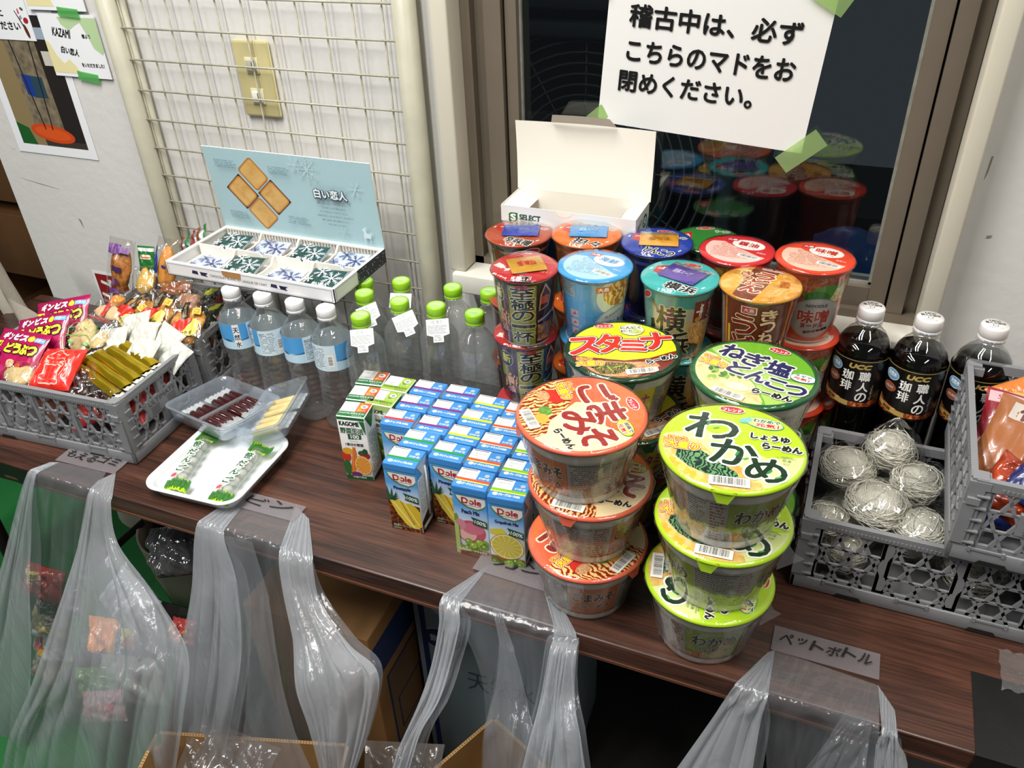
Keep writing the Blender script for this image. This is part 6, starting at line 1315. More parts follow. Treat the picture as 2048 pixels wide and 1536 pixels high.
# --- rear crate: crackers with black labels
def senp():
    p = Pr(dh=4e-5); p.rect(-.0045, .000, .0055, .036, K('#14110e')); p.txt('ぱりんこ', .0005, .018, .006, .030, K('#c9b48a'), res=2)
    p.poly([(-.032, -.018), (-.008, .0), (.014, .002), (-.004, -.030), (-.026, -.030)], K('#c22a1e')); p.poly([(-.008, -.030), (.016, .0), (.028, -.006), (.022, -.030)], K('#d9c25a')); p.txt('サラダ', .006, -.025, .020, .006, K('#2a1c10'), bold=.0003, res=2)
    p.rect(.012, .008, .026, .022, K('#dcc25a')); p.rect(.0145, .0105, .0235, .0195, K('#c9963c')); p.rect(.017, .013, .021, .017, K('#dcc25a'))
    return p
for i, (x, y, z, sp_, lb) in enumerate(((-1.080, .884, .124, -22, 'round rice cracker packet with black label, left of three in the rear left crate'), (-1.034, .890, .128, 2, 'round rice cracker packet with black label, middle of three in the rear left crate'), (-.965, .880, .124, 14, 'round rice cracker packet with black label, right of three beside the bottles'))):
    packet('cracker_packet', lb, 'packet', (x, y, z), (.1*(i-1), -.5, .85), sp_, .078, .084, .026, CLR, senp(), blob('cracker', .030, .029, .007, SEN, 50+i, .05), 'round rice crackers with black labels', 60+i, .0018)
packet('snack_packet', 'clear packet of pale stick snacks with a red strip in the rear left crate', 'packet', (-1.125, .868, .122), (0, -.5, .9), -4, .074, .044, .018, CLR, Pr().rect(-.004, -.012, .004, .014, K('#c23a3c')).rect(-.034, -.019, .02, -.016, K('#c23a3c')), blob('snack', .030, .014, .007, mat('#d9b98f', .6, name='pale_snack', bump=.3, bs=90), 12, .05), GB, 71)
packet('snack_packet', 'small clear packet with orange sweet at the left rim of the rear crate', 'packet', (-1.140, .902, .124), (0, -.5, .85), 20, .050, .040, .018, CLR, None, blob('sweet', .015, .012, .008, mat('#d98a2c', .5, name='orange_sweet'), 8, .12), GB, 72, .002)
packet('snack_packet', 'clear twisted packet with small round cracker at the front right rim of the rear crate', 'packet', (-.950, .862, .110), (.1, -.5, .85), 60, .056, .034, .016, CLR, None, blob('cracker', .018, .011, .008, SEN, 18, .1), GB, 73, .0026)
p = Pr(dh=4e-5); p.rect(-.020, .028, .006, .046, K('#6a3f7c')); p.rect(.000, .032, .022, .043, K('#8a6a9c')); p.rect(-.011, -.003, .010, .006, K('#3a1f4c')); p.txt('黒糖', .0, -.022, .014, .012, K('#5a2f5a'), bold=.0005, res=2); p.rect(-.014, -.046, .006, -.034, K('#6a3f7c'))
packet('snack_packet', 'upright clear packet with brown doughnut snack and purple printing at the back left', 'packet', (-1.190, .972, .146), (.1, -.93, .35), -6, (.056), .112, .024, CLR, p, blob('fried_snack', .021, .041, .010, ramp('fried_dough', [(.25, '#5a3216'), (.5, '#a8672c'), (.75, '#c98f4c')], 80, rough=.45, det=6), 31, .08), GB, 74, .0022)
p = Pr(dh=4e-5); NB = K('#1c2a6a'); p.poly([(-.020, .040), (-.012, .040), (-.008, -.006), (-.014, -.008)], NB); p.rect(-.002, .004, .012, .009, NB); p.txt('あげもち', .010, .0, .006, .044, K('#7a4a1c'), res=2); p.txt('品', -.012, -.036, .006, .007, NB, res=2, bold=.0003)
packet('snack_packet', 'upright clear packet of orange puffed stick with navy printing behind the rear crate', 'packet', (-1.082, .975, .160), (0, -.93, .35), -4, .046, .112, .026, CLR, p, blob('puffed_stick', .0175, .042, .011, mat('#d9913f', .5, name='orange_puff', bump=.3, bs=90, vary=.15, vs=50), 33, .04), GB, 75, .002)
packet('snack_packet', 'small green and white packet behind between the two upright packets', 'packet', (-1.150, 1.000, .160), (0, -.95, .3), 4, .040, .046, .010, mat('#1f6a2c', .3, name='green_pack', coat=.5, bump=.4, bs=80), Pr().rect(-.012, .0, .012, .008, K('#d9c9b0')).rect(-.011, .002, .011, .004, K('#b53a2a')).rect(-.02, .014, .02, .02, K('#c9cdc9')), None, GB, 76)
packet('snack_packet', 'clear packet with yellow curved snack between the upright packets', 'packet', (-1.130, .965, .132), (0, -.8, .6), 10, .056, .062, .026, CLR, None, blob('snack', .018, .024, .011, mat('#d9ae52', .5, name='yellow_snack', bump=.4, bs=80, vary=.2, vs=40), 36, .14), GB, 77, .002)
packet('snack_packet', 'brown nut bar packet lying across the middle of the rear crate under the upright one', 'packet', (-1.045, .950, .140), (.1, -.6, .8), 18, .074, .040, .020, CLR, None, blob('nut_bar', .030, .013, .008, ramp('nut_bar', [(.25, '#4a2410'), (.5, '#8a4a24'), (.75, '#b5733c')], 130, rough=.4), 37, .08), GB, 78, .0024)
packet('snack_packet', 'clear crinkled packet with pale pink snack under the corner of the biscuit box', 'packet', (-1.000, .930, .132), (.1, -.6, .8), -20, .060, .050, .024, CLR, None, blob('snack', .022, .016, .010, mat('#d09a7c', .5, name='pink_snack', bump=.3, bs=70, vary=.2, vs=40), 38, .12), GB, 79, .0026)
for x, y, z, lb, s_ in ((-.975, .965, .118, 'dark green and red packet under the biscuit box at the right of the rear crate', 1), (-.945, .935, .108, 'dark packet with yellow green leaf print at the right rim of the rear crate', 2)):
    p = Pr(dh=4e-5); p.ell(-.010, .016, .014, .005, K('#b5b52c'), 20); p.ell(.010, -.004, .012, .009, K('#8c1f24')); p.txt('梅', -.006, -.016, .012, .011, K('#d9d9cc'), bold=.0005, res=2)
    packet('snack_packet', lb, 'packet', (x, y, z), (.1, -.6, .8), 10, .062, .060, .024, mat('#142a1c', .3, name='dark_green_pack', coat=.5, bump=.5, bs=70), p, None, GB, 80+s_, .002)
p = Pr(dh=4e-5)
for i in range(5): p.poly([(-.03+.013*i, -.03), (-.024+.013*i, -.03), (-.012+.013*i, .03), (-.018+.013*i, .03)], K(('#7a3a1c', '#2a6a34', '#8a2a1c')[i % 3]))
packet('snack_packet', 'silver packet with brown and green stripes behind the left end of the biscuit box', 'packet', (-1.060, 1.030, .180), (0, -.9, .45), 30, .066, .050, .018, SLV, p, None, GB, 90, .002)
for i, (x, y, z, c, lb) in enumerate(((-1.10, .90, .060, '#a8803c', 'tan packet low in the rear left crate under the crackers'), (-1.0, .915, .055, '#9a5a2c', 'brown packet low in the rear left crate seen through its right side'), (-1.08, .985, .075, '#8a6a4a', 'brown beige packet low at the back of the rear left crate'), (-.985, .975, .055, '#4a4a3c', 'dark packet low at the back right of the rear left crate'))):
    packet('snack_packet', lb, 'packet', (x, y, z), (.1, -.1, .9), 25*i, .075, .064, .036, mat(c, .35, name='pack_'+c[1:], coat=.4, bump=.6, bs=60), None, None, GB, 92+i, .002)
# --- right: glass noodles
NDL = mat('#dedbd0', .35, name='glass_noodle')
def noodle_pack(label, x, y, z, r, h, seed, tip=0):
    t = thing('noodle_pack', label, 'noodle pack', (x, y, z), (0, 0, seed), 'clear packs of white glass noodles'); R_ = random.Random(seed)
    b = MB()
    for k in range(125):
        a = R_.uniform(0, 2*pi); inc = R_.gauss(0, .45); n_ = 15; ph = R_.uniform(0, 6.28); rr = r*(R_.uniform(.55, .96)); ax = Vector((sin(inc)*cos(a), sin(inc)*sin(a), cos(inc)))
        A_ = ax.orthogonal().normalized(); B_ = ax.cross(A_); off = ax*R_.uniform(-.4, .5)*h; span = R_.uniform(2.5, 6.2); pts = []
        for i in range(n_):
            q = ph+span*i/(n_-1); f = rr*(1+.1*sin(q*3+k)); v = A_*cos(q)*f+B_*sin(q)*f*R_.uniform(.93, 1.05)+off; pts.append((v.x, v.y, v.z*h/r if abs(v.z) > 0 else 0))
        b.tube(pts, .00042, 3, NDL, caps=False)
    o = b.build('noodles', t); o['kind'] = 'stuff'
    core = MB(); core.lathe([(0, -h*.75), (r*.6, -h*.55), (r*.8, 0), (r*.6, h*.6), (0, h*.75)], 20, mat('#cfccc0', .6, name='noodle_core', bump=.8, bs=500, vary=.3, vs=300)); core.build('noodle_core', t)
    w = MB(); ph = [R_.uniform(0, 6.28) for _ in range(5)]
    def g(u, v):
        a = 2*pi*u; e = pi*(v-.5); k = 1.12+.07*sin(4*a+ph[0]+3*e)+.05*sin(9*a+ph[1]-5*e)*cos(e); q = abs(cos(a-ph[2]))**8*cos(e)**4*.30
        return ((r*(k+q))*cos(e)*cos(a), (r*(k+q))*cos(e)*sin(a), h*(k*sin(e)+(tip*max(0, sin(e))**9)))
    w.sheet(g, 40, 22, film('noodle_bag', '#fbfbf9', rough=.05, bs=55, bst=1.0)); w.build('clear_bag', t)
for i, (x, y, z, r, h, tp) in enumerate(((.062, .900, .092, .034, .024, 0), (.108, .925, .112, .030, .030, .5), (.100, .836, .094, .038, .026, 0), (.142, .890, .098, .030, .024, 0), (.150, .815, .088, .030, .022, 0), (.048, .812, .076, .024, .020, 0), (.075, .860, .045, .040, .026, 0), (.150, .860, .045, .040, .026, 0), (.075, .800, .040, .026, .022, 0), (.215, .820, .040, .034, .026, 0), (.245, .890, .045, .034, .026, 0))):
    noodle_pack('clear pack of white glass noodles, ' + ('left rear of the pile', 'topmost with a pointed wrapper tip by the coffee bottles', 'large one at the front middle', 'right one against the upper crate', 'small one at the front right', 'crumpled one at the front left corner', 'low one in the middle under the others', 'low one under the right of the pile', 'low one behind the front lattice at the left', 'low one beneath the upper crate, front', 'low one beneath the upper crate, rear')[i], x, y, z, r, h, 100+i, tp)
# --- right: upper crate packs
GR_ = 'snack packs in the upper right crate'
p = Pr(dh=4e-5); p.rect(-.040, .020, .060, .042, K('#b9b0a6')); p.txt('個々風', .012, .031, .085, .019, K('#5a2014'), 180*0, bold=.0010, res=2); p.ell(.012, -.012, .014, .010, K('#d9cdbc')); p.ell(.012, -.012, .0125, .0085, K('#7a2c1c')); p.txt('国', .012, -.012, .012, .010, K('#d9b49a'), bold=.0004, res=2)
packet('snack_packet', 'copper brown snack pack with large dark characters in the upper right crate', 'packet', (.240, .862, .193), (-.1, -.55, .83), -14, .112, .100, .024, mat('#9a5f38', .3, name='copper_pack', coat=.4, bump=.4, bs=40), p, None, GR_, 110, .002)
packet('snack_packet', 'dark red snack pack with white lettering behind the copper brown one', 'packet', (.248, .908, .185), (-.1, -.6, .8), -6, .126, .080, .018, mat('#8c1424', .3, name='crimson_pack', coat=.4, bump=.4, bs=40), Pr().rect(-.06, .022, .06, .036, K('#c9a0a4')).txt('SELECT SNACKS', 0, .029, .10, .006, K('#8c1424'), res=2), None, GR_, 111, .0016)
packet('snack_packet', 'pale gold snack pack with purple corner at the back of the upper right crate', 'packet', (.256, .938, .186), (0, -.6, .8), 8, .112, .070, .018, mat('#c2a860', .35, name='pale_gold_pack', coat=.4, bump=.4, bs=40), Pr().poly([(-.05, .0), (-.03, .03), (-.01, .02)], K('#6a3a8c')), None, GR_, 112, .0016)
packet('snack_packet', 'orange packet tip showing at the back of the upper right crate', 'packet', (.232, .958, .196), (0, -.7, .7), 30, .060, .050, .016, mat('#c9742c', .35, name='orange_pack', coat=.4, bump=.4, bs=60), None, None, GR_, 113, .0016)
packet('snack_packet', 'navy blue and silver snack pack at the front right of the upper crate', 'packet', (.262, .815, .186), (0, -.6, .8), -30, .090, .080, .024, mat('#1a2560', .3, name='navy_pack', coat=.5, bump=.5, bs=60), Pr().rect(-.04, -.01, .02, .03, K('#c9ccd4')).txt('塩', -.01, .01, .03, .03, K('#1a2560'), bold=.001, res=2), None, GR_, 114, .002)
packet('snack_packet', 'glossy dark orange and black packet at the front left inside the upper crate', 'packet', (.218, .815, .172), (.1, -.6, .8), 60, .070, .050, .022, mat('#a83a18', .25, name='rust_pack', coat=.7, bump=.7, bs=60, vary=.8, vs=40), None, None, GR_, 115, .003)
for i, (x, y, c, lb) in enumerate(((.215, .79, '#1f2f7a', 'navy packet low behind the front lattice of the upper crate'), (.27, .79, '#8a8f9a', 'silver packet low behind the front lattice of the upper crate'), (.205, .87, '#7a4a2c', 'brown packet low in the upper crate by its left side'))):
    packet('snack_packet', lb, 'packet', (x+.005, y+.02, .150), (0, -.5, .8), 15*i, .060, .054, .030, mat(c, .3, name='pack_'+c[1:], coat=.5, bump=.6, bs=60), None, None, GR_, 120+i, .002)

# ================================================================ BELOW THE TABLE
CB = mat('#a9834f', .75, name='cardboard', vary=.12, vs=12, bump=.1, bs=80); CBD = mat('#6e4f2c', .8, name='cardboard_inside', vary=.15, vs=12)
def open_box(name, label, x, y, ztop, w, d, h, rot, m, mi, fold=True, corr=True):
    t = thing(name, label, 'box', (x, y, ztop-h), (0, 0, RD(rot)))
    k = .005
    for nm, q in (('side', (-w/2, -d/2, 0, w/2, -d/2+k, h)), ('side', (-w/2, d/2-k, 0, w/2, d/2, h)), ('side', (-w/2, -d/2, 0, -w/2+k, d/2, h)), ('side', (w/2-k, -d/2, 0, w/2, d/2, h)), ('bottom', (-w/2+k, -d/2+k, 0, w/2-k, d/2-k, k))):
        b = MB(); b.box(*q, m)
        if corr and nm == 'side':   # fluted edge of the board
            ln = q[3]-q[0] if q[3]-q[0] > k*2 else q[4]-q[1]; n = int(ln/.0045)
            for i in range(n):
                if q[3]-q[0] > k*2: b.box(q[0]+.0045*i, q[1]+.001, h, q[0]+.0045*i+.0012, q[4]-.001, h+.0004, CBD)
                else: b.box(q[0]+.001, q[1]+.0045*i, h, q[3]-.001, q[1]+.0045*i+.0012, h+.0004, CBD)
        b.build(nm, t)
    return t
open_box('cardboard_box', 'open cardboard box under the second bag with corrugated rim showing', -.640, .400, -.335, .300, .235, .365, 17, CB, CBD)
open_box('cardboard_box', 'open cardboard box under the third bag seen through the film', -.300, .535, -.33, .20, .21, .37, -24, CB, CBD)
cb = thing('cardboard_box', 'tall closed cardboard box in shadow under the middle of the table with dark blue printing', 'box', (-.640, .635, -.70), (0, 0, RD(2)))
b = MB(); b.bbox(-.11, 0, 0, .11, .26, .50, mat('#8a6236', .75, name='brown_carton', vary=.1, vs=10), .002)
p = Pr(dh=8e-5); NVY = K('#1c2f5c')
p.rect(.0, .40, .26, .47, NVY); p.rect(.03, .20, .15, .38, NVY); p.rect(.035, .205, .145, .375, K('#7a5a34')); p.rect(.05, .22, .13, .30, NVY); p.rect(.054, .224, .126, .296, K('#7a5a34')); p.txt('天然水', .19, .30, .03, .10, NVY, res=2); p.txt('WATER 500ml', .14, .16, .16, .016, NVY, res=2)
p.emit(b, plane_map((.1102, 0, 0), (0, 1, 0), (0, 0, 1))); b.build('carton', cb)
wc = thing('water_carton', 'pale blue carton with a dark blue oval printed with drinking water characters under the table', 'box', (-.40, .765, -.70), (0, 0, RD(3)))
b = MB(); b.bbox(-.125, 0, 0, .125, .24, .56, mat('#7f9298', .7, name='pale_blue_carton'), .002); p = Pr(dh=8e-5); p.ell(-.080, .385, .036, .026, K('#a9b9bf')); p.ell(-.080, .385, .034, .024, NVY); p.txt('飲料水', -.080, .385, .040, .016, K('#a9bccb'), bold=.0008, res=2); p.rect(-.115, .0, -.105, .5, NVY); p.txt('天然水', .02, .30, .12, .05, K('#4a5a62'), res=2)
p.emit(b, plane_map((0, -.0003, 0), (1, 0, 0), (0, 0, 1))); b.build('carton', wc)
# basin with red cup behind the first bag
bs = thing('round_basin', 'round cream basin on the green floor behind the first bag', 'basin', (-1.24, .99, -.70))
b = MB(); b.lathe([(0, .004), (.10, .004), (.112, .10), (.120, .20), (.126, .203), (.126, .196), (.118, .10), (.105, 0), (0, 0)], 40, mat('#8f8676', .5, name='cream_plastic')); b.build('basin', bs)
t = thing('red_cup', 'dark red cylinder standing in the round basin', 'cup', (-1.235, .98, -.695)); b = MB(); b.lathe([(0, 0), (.045, 0), (.052, .24), (.054, .28), (.050, .28), (.046, .02), (0, .02)], 32, mat('#5c1216', .35, name='dark_red_plastic')); b.build('cup', t)
# pale cloth at the far left
b = MB(); b.sheet(lambda u, v: (-1.50+.19*u+.03*sin(v*5)-.05*v*v, .98-.06*u+.02*sin(u*9+v*6), -.46+v*.58-.14*u*u), 20, 24, mat('#a9a192', .9, name='beige_cloth', bump=.3, bs=200))
o = b.build('hanging_cloth', loc=OFF); tag(o, 'beige cloth hanging in soft folds at the far left behind the front crate', 'cloth')

# ================================================================ RUBBISH BAGS
BAG = {'1':{'back':[((-1.039,0.63,0.0012),(-0.95,0.64,0.0012)),((-1.048,0.597,-0.01),(-0.932,0.597,0.0)),((-1.184,0.592,-0.259),(-1.04,0.592,-0.206)),((-1.323,0.585,-0.541),(-1.197,0.585,-0.484))],'left':[((-1.051,0.625,0.0012),(-1.036,0.631,0.0012)),((-1.063,0.597,-0.003),(-1.046,0.597,-0.012)),((-1.171,0.57,-0.174),(-1.107,0.57,-0.163)),((-1.295,0.54,-0.376),(-1.159,0.54,-0.332)),((-1.439,0.51,-0.628),(-1.238,0.51,-0.557)),((-1.646,0.49,-1.006),(-1.39,0.49,-0.85))],'front':[((-0.946,0.618,0.0012),(-0.935,0.642,0.0012)),((-0.94,0.597,-0.003),(-0.898,0.597,0.019)),((-0.968,0.565,-0.088),(-0.868,0.565,-0.049)),((-1.012,0.51,-0.213),(-0.742,0.51,-0.065)),((-1.082,0.47,-0.355),(-0.672,0.47,-0.085)),((-1.199,0.45,-0.528),(-0.701,0.45,-0.199)),((-1.316,0.44,-0.726),(-0.778,0.44,-0.398))]},'2':{'back':[((-0.708,0.66,0.0012),(-0.612,0.664,0.0012)),((-0.707,0.597,-0.006),(-0.596,0.597,-0.001)),((-0.736,0.592,-0.145),(-0.598,0.592,-0.121)),((-0.747,0.58,-0.308),(-0.583,0.58,-0.253)),((-0.749,0.56,-0.569),(-0.563,0.56,-0.455))],'left':[((-0.733,0.644,0.0012),(-0.708,0.662,0.0012)),((-0.743,0.597,-0.009),(-0.698,0.597,-0.008)),((-0.766,0.57,-0.113),(-0.672,0.57,-0.056)),((-0.796,0.54,-0.223),(-0.671,0.54,-0.167)),((-0.805,0.5,-0.32),(-0.689,0.5,-0.284)),((-0.84,0.47,-0.483),(-0.721,0.47,-0.41))],'mid':[((-0.697,0.595,-0.006),(-0.651,0.595,-0.001)),((-0.675,0.57,-0.058),(-0.622,0.57,-0.076)),((-0.661,0.53,-0.15),(-0.592,0.53,-0.14)),((-0.675,0.49,-0.262),(-0.555,0.49,-0.21)),((-0.717,0.46,-0.392),(-0.506,0.46,-0.263))],'right':[((-0.634,0.672,0.0012),(-0.602,0.657,0.0012)),((-0.606,0.597,0.005),(-0.556,0.597,0.004)),((-0.59,0.57,-0.035),(-0.532,0.57,-0.046)),((-0.562,0.535,-0.092),(-0.467,0.535,-0.055)),((-0.54,0.5,-0.13),(-0.407,0.5,-0.042)),((-0.515,0.48,-0.175),(-0.418,0.48,-0.123)),((-0.497,0.46,-0.257),(-0.451,0.46,-0.23))]},'3':{'back':[((-0.338,0.666,0.0012),(-0.253,0.656,0.0012)),((-0.344,0.597,0.005),(-0.22,0.597,0.014)),((-0.342,0.59,-0.023),(-0.221,0.59,-0.024)),((-0.309,0.575,-0.115),(-0.224,0.575,-0.101)),((-0.311,0.56,-0.301),(-0.245,0.56,-0.261))],'left':[((-0.344,0.648,0.0012),(-0.334,0.666,0.0012)),((-0.367,0.597,0.005),(-0.341,0.597,0.004)),((-0.362,0.575,-0.023),(-0.334,0.575,-0.012)),((-0.363,0.55,-0.063),(-0.338,0.55,-0.059)),((-0.369,0.52,-0.102),(-0.341,0.52,-0.087)),((-0.389,0.49,-0.165),(-0.354,0.49,-0.118)),((-0.398,0.47,-0.213),(-0.371,0.47,-0.197))],'mid':[((-0.299,0.594,0.01),(-0.289,0.594,0.011)),((-0.281,0.57,-0.018),(-0.262,0.57,-0.019)),((-0.28,0.54,-0.073),(-0.232,0.54,-0.059)),((-0.28,0.51,-0.11),(-0.209,0.51,-0.08)),((-0.277,0.49,-0.17),(-0.19,0.49,-0.117))],'right':[((-0.259,0.656,0.0012),(-0.239,0.648,0.0012)),((-0.223,0.597,0.021),(-0.195,0.597,0.022)),((-0.218,0.57,0.001),(-0.185,0.57,0.017)),((-0.218,0.54,-0.051),(-0.178,0.54,-0.021)),((-0.22,0.51,-0.087),(-0.159,0.51,-0.044)),((-0.227,0.49,-0.14),(-0.144,0.49,-0.089))]},'4':{'back':[((0.017,0.659,0.0012),(0.127,0.65,0.0012)),((0.014,0.603,0.002),(0.129,0.603,-0.0)),((0.023,0.595,-0.047),(0.133,0.595,-0.031)),((0.039,0.585,-0.138),(0.137,0.585,-0.096))],'left':[((0.011,0.652,0.0012),(0.018,0.659,0.0012)),((-0.015,0.603,0.005),(0.019,0.603,0.004)),((-0.034,0.58,-0.047),(0.017,0.58,-0.029)),((-0.068,0.55,-0.138),(0.019,0.55,-0.094))],'mid':[((0.095,0.6,0.01),(0.122,0.6,0.008)),((0.086,0.585,-0.016),(0.122,0.585,-0.014)),((0.062,0.56,-0.074),(0.122,0.56,-0.046))],'right':[((0.126,0.65,0.0012),(0.143,0.625,0.0012)),((0.131,0.603,0.001),(0.146,0.603,0.001)),((0.13,0.59,-0.016),(0.154,0.59,-0.011)),((0.133,0.57,-0.056),(0.165,0.57,-0.036))]}}
BAGM = film('bag_film', '#eef0f2', milk=.31, rough=.2, bs=11, bst=1, mcol='#dfe3e8', stretch=(4, 4, .8), glossy=.65, bd=.0035)
BAGT = film('bag_film_thin', '#eef0f2', milk=.11, rough=.2, bs=9, bst=1, mcol='#dfe3e8', stretch=(4, 4, .8), glossy=.65, bd=.0035)
BAGF = film('bag_film_full', '#eef0f2', milk=.31, rough=.2, bs=9, bst=1, mcol='#dfe3e8', stretch=(4, 4, .8), glossy=.65, bd=.0035)
def cr(P, t):
    n = len(P)-1; x = min(t*n, n-1e-6); i = int(x); f = x-i
    a, b, c, d = P[max(i-1, 0)], P[i], P[i+1], P[min(i+2, n)]
    if i == 0: return P[0]*(1-f)+P[1]*f      # straight run over the table top
    return .5*((2*b)+(c-a)*f+(2*a-5*b+4*c-d)*f*f+(3*b-a-3*c+d)*f**3)
def panel(nm, rows, parent, m, amp, nf, seed, nu=90, nv=54, bulge=0):
    rows = [((l[0], .5985, .0022), (r[0], .5985, .0022)) if i == 1 and l[1] > .594 and rows[0][0][1] > .61 else (l, r) for i, (l, r) in enumerate(rows)]
    Ls = [Vector(l) for l, r in rows]; Rs = [Vector(r) for l, r in rows]; R_ = random.Random(seed); ph = [R_.uniform(0, 6.28) for _ in range(6)]; n = len(rows)-1
    cr_ = [(R_.uniform(.1, .9), R_.uniform(.3, .95), R_.uniform(.5, 1)) for _ in range(7)]
    def f(u, v):
        a = cr(Ls, v); b = cr(Rs, v); p = a*(1-u)+b*u
        k = max(0.0, v*n-1)/(n-1) if n > 1 else v           # 0 until the table edge
        ww = (b-a).length
        u = u + .045*sin(6.28*u*1.4+ph[5]+k) + .02*sin(6.28*u*3.1+ph[2])
        fold = abs(sin(nf*pi*u+ph[0]+1.2*k+.5*sin(v*4+ph[1])))**.6-.6
        fold += .55*(abs(sin(nf*2.3*pi*u+ph[2]-1.6*k))**.7-.6)+.10*sin(nf*5*u+v*11+ph[3])
        d = amp*fold*min(1, k*2.5)
        for cu_, cv_, s_ in cr_: d += amp*.8*s_*math.exp(-((u-cu_)**2*60+(v-cv_)**2*160))*sin(14*u+9*v)
        if k <= 0: return (p.x, p.y, p.z+.0012*abs(sin(u*21+ph[4]+v*9))*(.3+v*n)+.0006)
        return (p.x+d*.35*cos(u*9+ph[5]), p.y-abs(amp)*.35-d-bulge*sin(pi*u)*k, p.z+.0012*(1-k))
    b = MB(); b.sheet(f, nu, nv, m); return b.build(nm, parent)
LBL = {'1': 'translucent rubbish bag at the far left, filled with snack wrappers and a black box', '2': 'translucent rubbish bag second from the left hanging into a cardboard box', '3': 'translucent rubbish bag third from the left hanging below the grapefruit cartons and orange bowls', '4': 'translucent rubbish bag at the right hanging below the tape with five characters'}
for k, d in BAG.items():
    t = thing('rubbish_bag', LBL[k], 'plastic bag', (0, 0, 0), (0, 0, 0), 'translucent rubbish bags taped to the table edge')
    panel('back_panel', d['back'], t, BAGT, .0035, 2.5, int(k)*10+1, nu=90)
    panel('side_gusset', d['left'], t, BAGM, .0055, 1.9, int(k)*10+2)
    panel('side_gusset', [(tuple(Vector(l)+Vector((.004, .010, -.0003))), tuple(Vector(r)+Vector((.010, .012, -.0003)))) if i > 1 else (l, r) for i, (l, r) in enumerate(d['left'])], t, BAGT, .005, 2.2, int(k)*10+3)
    if 'right' in d:
        panel('side_gusset', d['right'], t, BAGM, .0078, 2.9, int(k)*10+4)
        panel('side_gusset', [(tuple(Vector(l)+Vector((-.008, .012, -.0003))), tuple(Vector(r)+Vector((-.002, .014, -.0003)))) if i > 1 else (l, r) for i, (l, r) in enumerate(d['right'])], t, BAGT, .006, 2.6, int(k)*10+5)
    if 'mid' in d: panel('front_fold', d['mid'], t, BAGT, .006, 1.6, int(k)*10+6)
    if 'front' in d: panel('front_panel', d['front'], t, BAGF if k == '1' else BAGM, .010, 3.2, int(k)*10+7, nu=140)
# strips of tape with handwriting
GTP = film('gauze_tape', '#dcd8da', milk=.30, rough=.35, bs=600, bst=.5, mcol='#b9b2b6')
HW = mat('#16100f', .5, name='marker_ink')
def label_tape(lbl, c, text, tw, w=.112, h=.040, rot=0, th=.015):
    o = thing('label_tape', lbl, 'tape', (c[0], c[1], .0034), (0, 0, RD(rot))); b = MB()
    b.sheet(lambda u, v: ((u-.5)*w, (v-.5)*h, .0006*sin(u*11)*sin(v*3)+.0006), 16, 4, GTP); b.build('tape', o)
    p = Pr(dh=2e-4); 
    n = len(text); R_ = random.Random(len(text)+int(c[0]*100)); b = MB()
    for i, ch in enumerate(text): p.txt(ch, -tw/2+tw*(i+.5)/n, .003+R_.uniform(-.002, .002), tw/n*(.82 if ch not in 'ッョ' else .6), th*(1 if ch not in 'ッ' else .6), HW, R_.uniform(-10, 8), None, .0002, .15, 2)
    p.emit(b, plane_map((0, 0, .0018), (1, 0, 0), (0, 1, 0))); b.build('handwriting', o)
label_tape('gauze tape strip with five handwritten characters at the right front of the table', (.070, .674), 'ペットボトル', .100, .113, .036, 0)
label_tape('gauze tape strip with two handwritten characters in front of the grapefruit carton', (-.295, .668), 'カン', .075, .112, .040, -2)
label_tape('gauze tape strip with handwritten characters on the second bag in front of the foam tray', (-.670, .658), 'ビン', .080, .104, .032, 1)
label_tape('gauze tape strip with handwriting partly under the front left crate', (-.990, .650), 'もえるゴミ', .100, .112, .034, 3)
# ---- rubbish in the first bag
GT = 'rubbish inside the first bag'
bbx = thing('black_box', 'black box with fine white line text inside the first bag', 'box', (-1.00, .605, -.70), (0, 0, RD(4)))
b = MB(); b.bbox(-.09, -.10, 0, .09, .10, .32, mat('#141416', .35, name='black_card', coat=.2), .003); p = Pr(dh=8e-5); p.fine(.01, .29, .19, .295, K('#8a8a8e'), 1, .95); p.rect(.03, .20, .08, .24, K('#8a8a8e')); p.rect(.031, .201, .079, .239, K('#18181a')); p.fine(.034, .204, .076, .236, K('#8a8a8e'), 5); p.rect(.01, .15, .19, .1506, K('#8a8a8e'))
p.emit(b, plane_map((.0903, -.10, 0), (0, 1, 0), (0, 0, 1))); b.build('carton', bbx)
def trash(lb, x, y, z, c, w, h, sp_, prn=None, met=0, t_=.025, s_=1): packet('empty_wrapper', lb, 'wrapper', (x, y, z), (.1, -.8, .5), sp_, w, h, t_, mat(c, .3, name='trash_'+c[1:], coat=.5, bump=.8, bs=40, metal=met), prn, None, GT, s_, .006)
trash('red and yellow empty wrapper at the top of the first bag', -1.190, .610, -.300, '#9c2a20', .085, .060, -4, Pr(dh=6e-5).poly([(-.04, .02), (.0, .02), (-.01, .0), (-.03, -.005)], K('#d9c25a')).txt('サラダ', -.01, .012, .04, .010, K('#1c1410'), bold=.0005, res=2), s_=201)
trash('crinkled silver and black wrapper under the red and yellow one in the first bag', -1.185, .615, -.350, '#6f6862', .090, .050, 10, None, .6, s_=202)
trash('beige wrapper with a red star in an oval inside the first bag', -1.215, .605, -.400, '#b9ad7c', .080, .060, -6, Pr(dh=6e-5).ell(.01, .005, .018, .012, K('#1c1a18')).ell(.01, .005, .0165, .0105, WHT).poly([(.01+.010*(1 if i % 2 == 0 else .4)*sin(i*pi/5), .005+.009*(1 if i % 2 == 0 else .4)*cos(i*pi/5)) for i in range(10)], K('#a3222a')), s_=203)
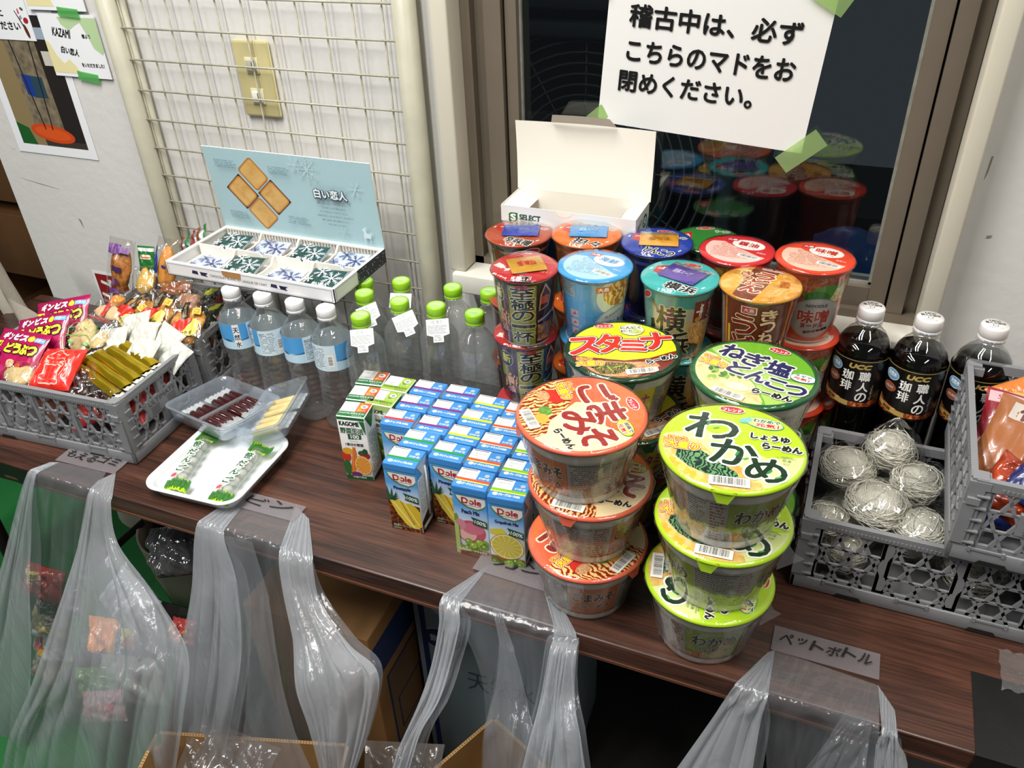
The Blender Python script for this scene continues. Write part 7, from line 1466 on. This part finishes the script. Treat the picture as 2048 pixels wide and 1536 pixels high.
trash('white wrapper with red dots and fine print in the first bag', -1.235, .600, -.465, '#d0cfc8', .085, .075, 12, Pr(dh=6e-5).fine(.0, -.03, .035, .02, K('#5a5a58'), 9).ell(-.02, .0, .012, .014, K('#b5342c')).ell(-.02, -.018, .008, .007, K('#d9a62a')), s_=204)
trash('cream wrapper with brown rim low in the first bag', -1.270, .590, -.545, '#a99c82', .080, .060, -10, None, s_=205)
trash('glossy green and silver wrapper low at the left of the first bag', -1.310, .580, -.640, '#2c6a2c', .080, .070, 30, None, .2, s_=206)
trash('orange wrapper in the middle of the first bag', -1.055, .590, -.375, '#d9822a', .075, .085, 5, None, s_=207)
trash('blue wrapper beside the orange one in the first bag', -.995, .585, -.365, '#34508c', .055, .080, -8, None, s_=208)
trash('green wrapper below the orange and blue ones in the first bag', -.985, .520, -.365, '#4f7a34', .110, .050, 14, None, s_=209)
trash('yellow and red wrapper behind the film in the upper middle of the first bag', -.975, .590, -.335, '#c9b83c', .055, .035, 6, Pr(dh=6e-5).ell(.005, 0, .015, .012, K('#b52a30')), s_=210)
trash('pink and white wrapper near the bottom of the first bag', -.940, .480, -.352, '#c9929c', .080, .050, 16, Pr(dh=6e-5).rect(-.03, -.005, .03, .008, K('#c9506c')), s_=211)
trash('clear crumpled wrapper around the pink one in the first bag', -.940, .540, -.362, '#8f8d88', .120, .080, 10, None, .1, .05, s_=212)
trash('dark grey crumpled wrapper right of the centre in the first bag', -.905, .585, -.330, '#3d3a36', .110, .090, 12, None, .1, .05, s_=213)
trash('white round wrapper at the upper right of the first bag', -.935, .585, -.215, '#8d8f90', .090, .070, -30, None, 0, .05, s_=214)
trash('red patterned wrapper at the right side of the first bag', -.860, .600, -.275, '#a8403c', .045, .040, 0, Pr(dh=6e-5).fine(-.02, -.015, .02, .015, K('#d9b46a'), 5), s_=215)
packet('empty_wrapper', 'crumpled clear and black plastic between the first and second bags', 'wrapper', (-.880, .650, -.150), (0, -.8, .5), 20, .090, .080, .05, film('crumple', '#8a8c8e', milk=.06, rough=.06, bs=45, bst=1.0), None, blob('dark_lump', .030, .026, .018, mat('#141414', .2, name='black_plastic', bump=.8, bs=60), 3, .3), None, 216, .006)
# crumpled film inside the second and third bags
for i, (x, y, z, w, h, lb, gm) in enumerate(((-.700, .470, -.360, .16, .10, 'crumpled film filling the bottom of the second bag', 'crumple2'), (-.420, .520, -.300, .12, .09, 'crumpled clear film resting on the box inside the third bag', 'crumple2'), (-.135, .560, -.330, .12, .06, 'loose film spreading at the right foot of the third bag', 'crumple2'), (.010, .585, -.300, .10, .06, 'torn film scraps at the foot of the fourth bag', 'crumple2'))):
    packet('crumpled_film', lb, 'plastic film', (x, y, z), (0, -.6, .8), 15*i, w, h, .03, film('crumple2', '#f0f0f0', milk=.12, rough=.10, bs=35, bst=1.0, mcol='#cfc6bb'), None, None, None, 220+i, .010)
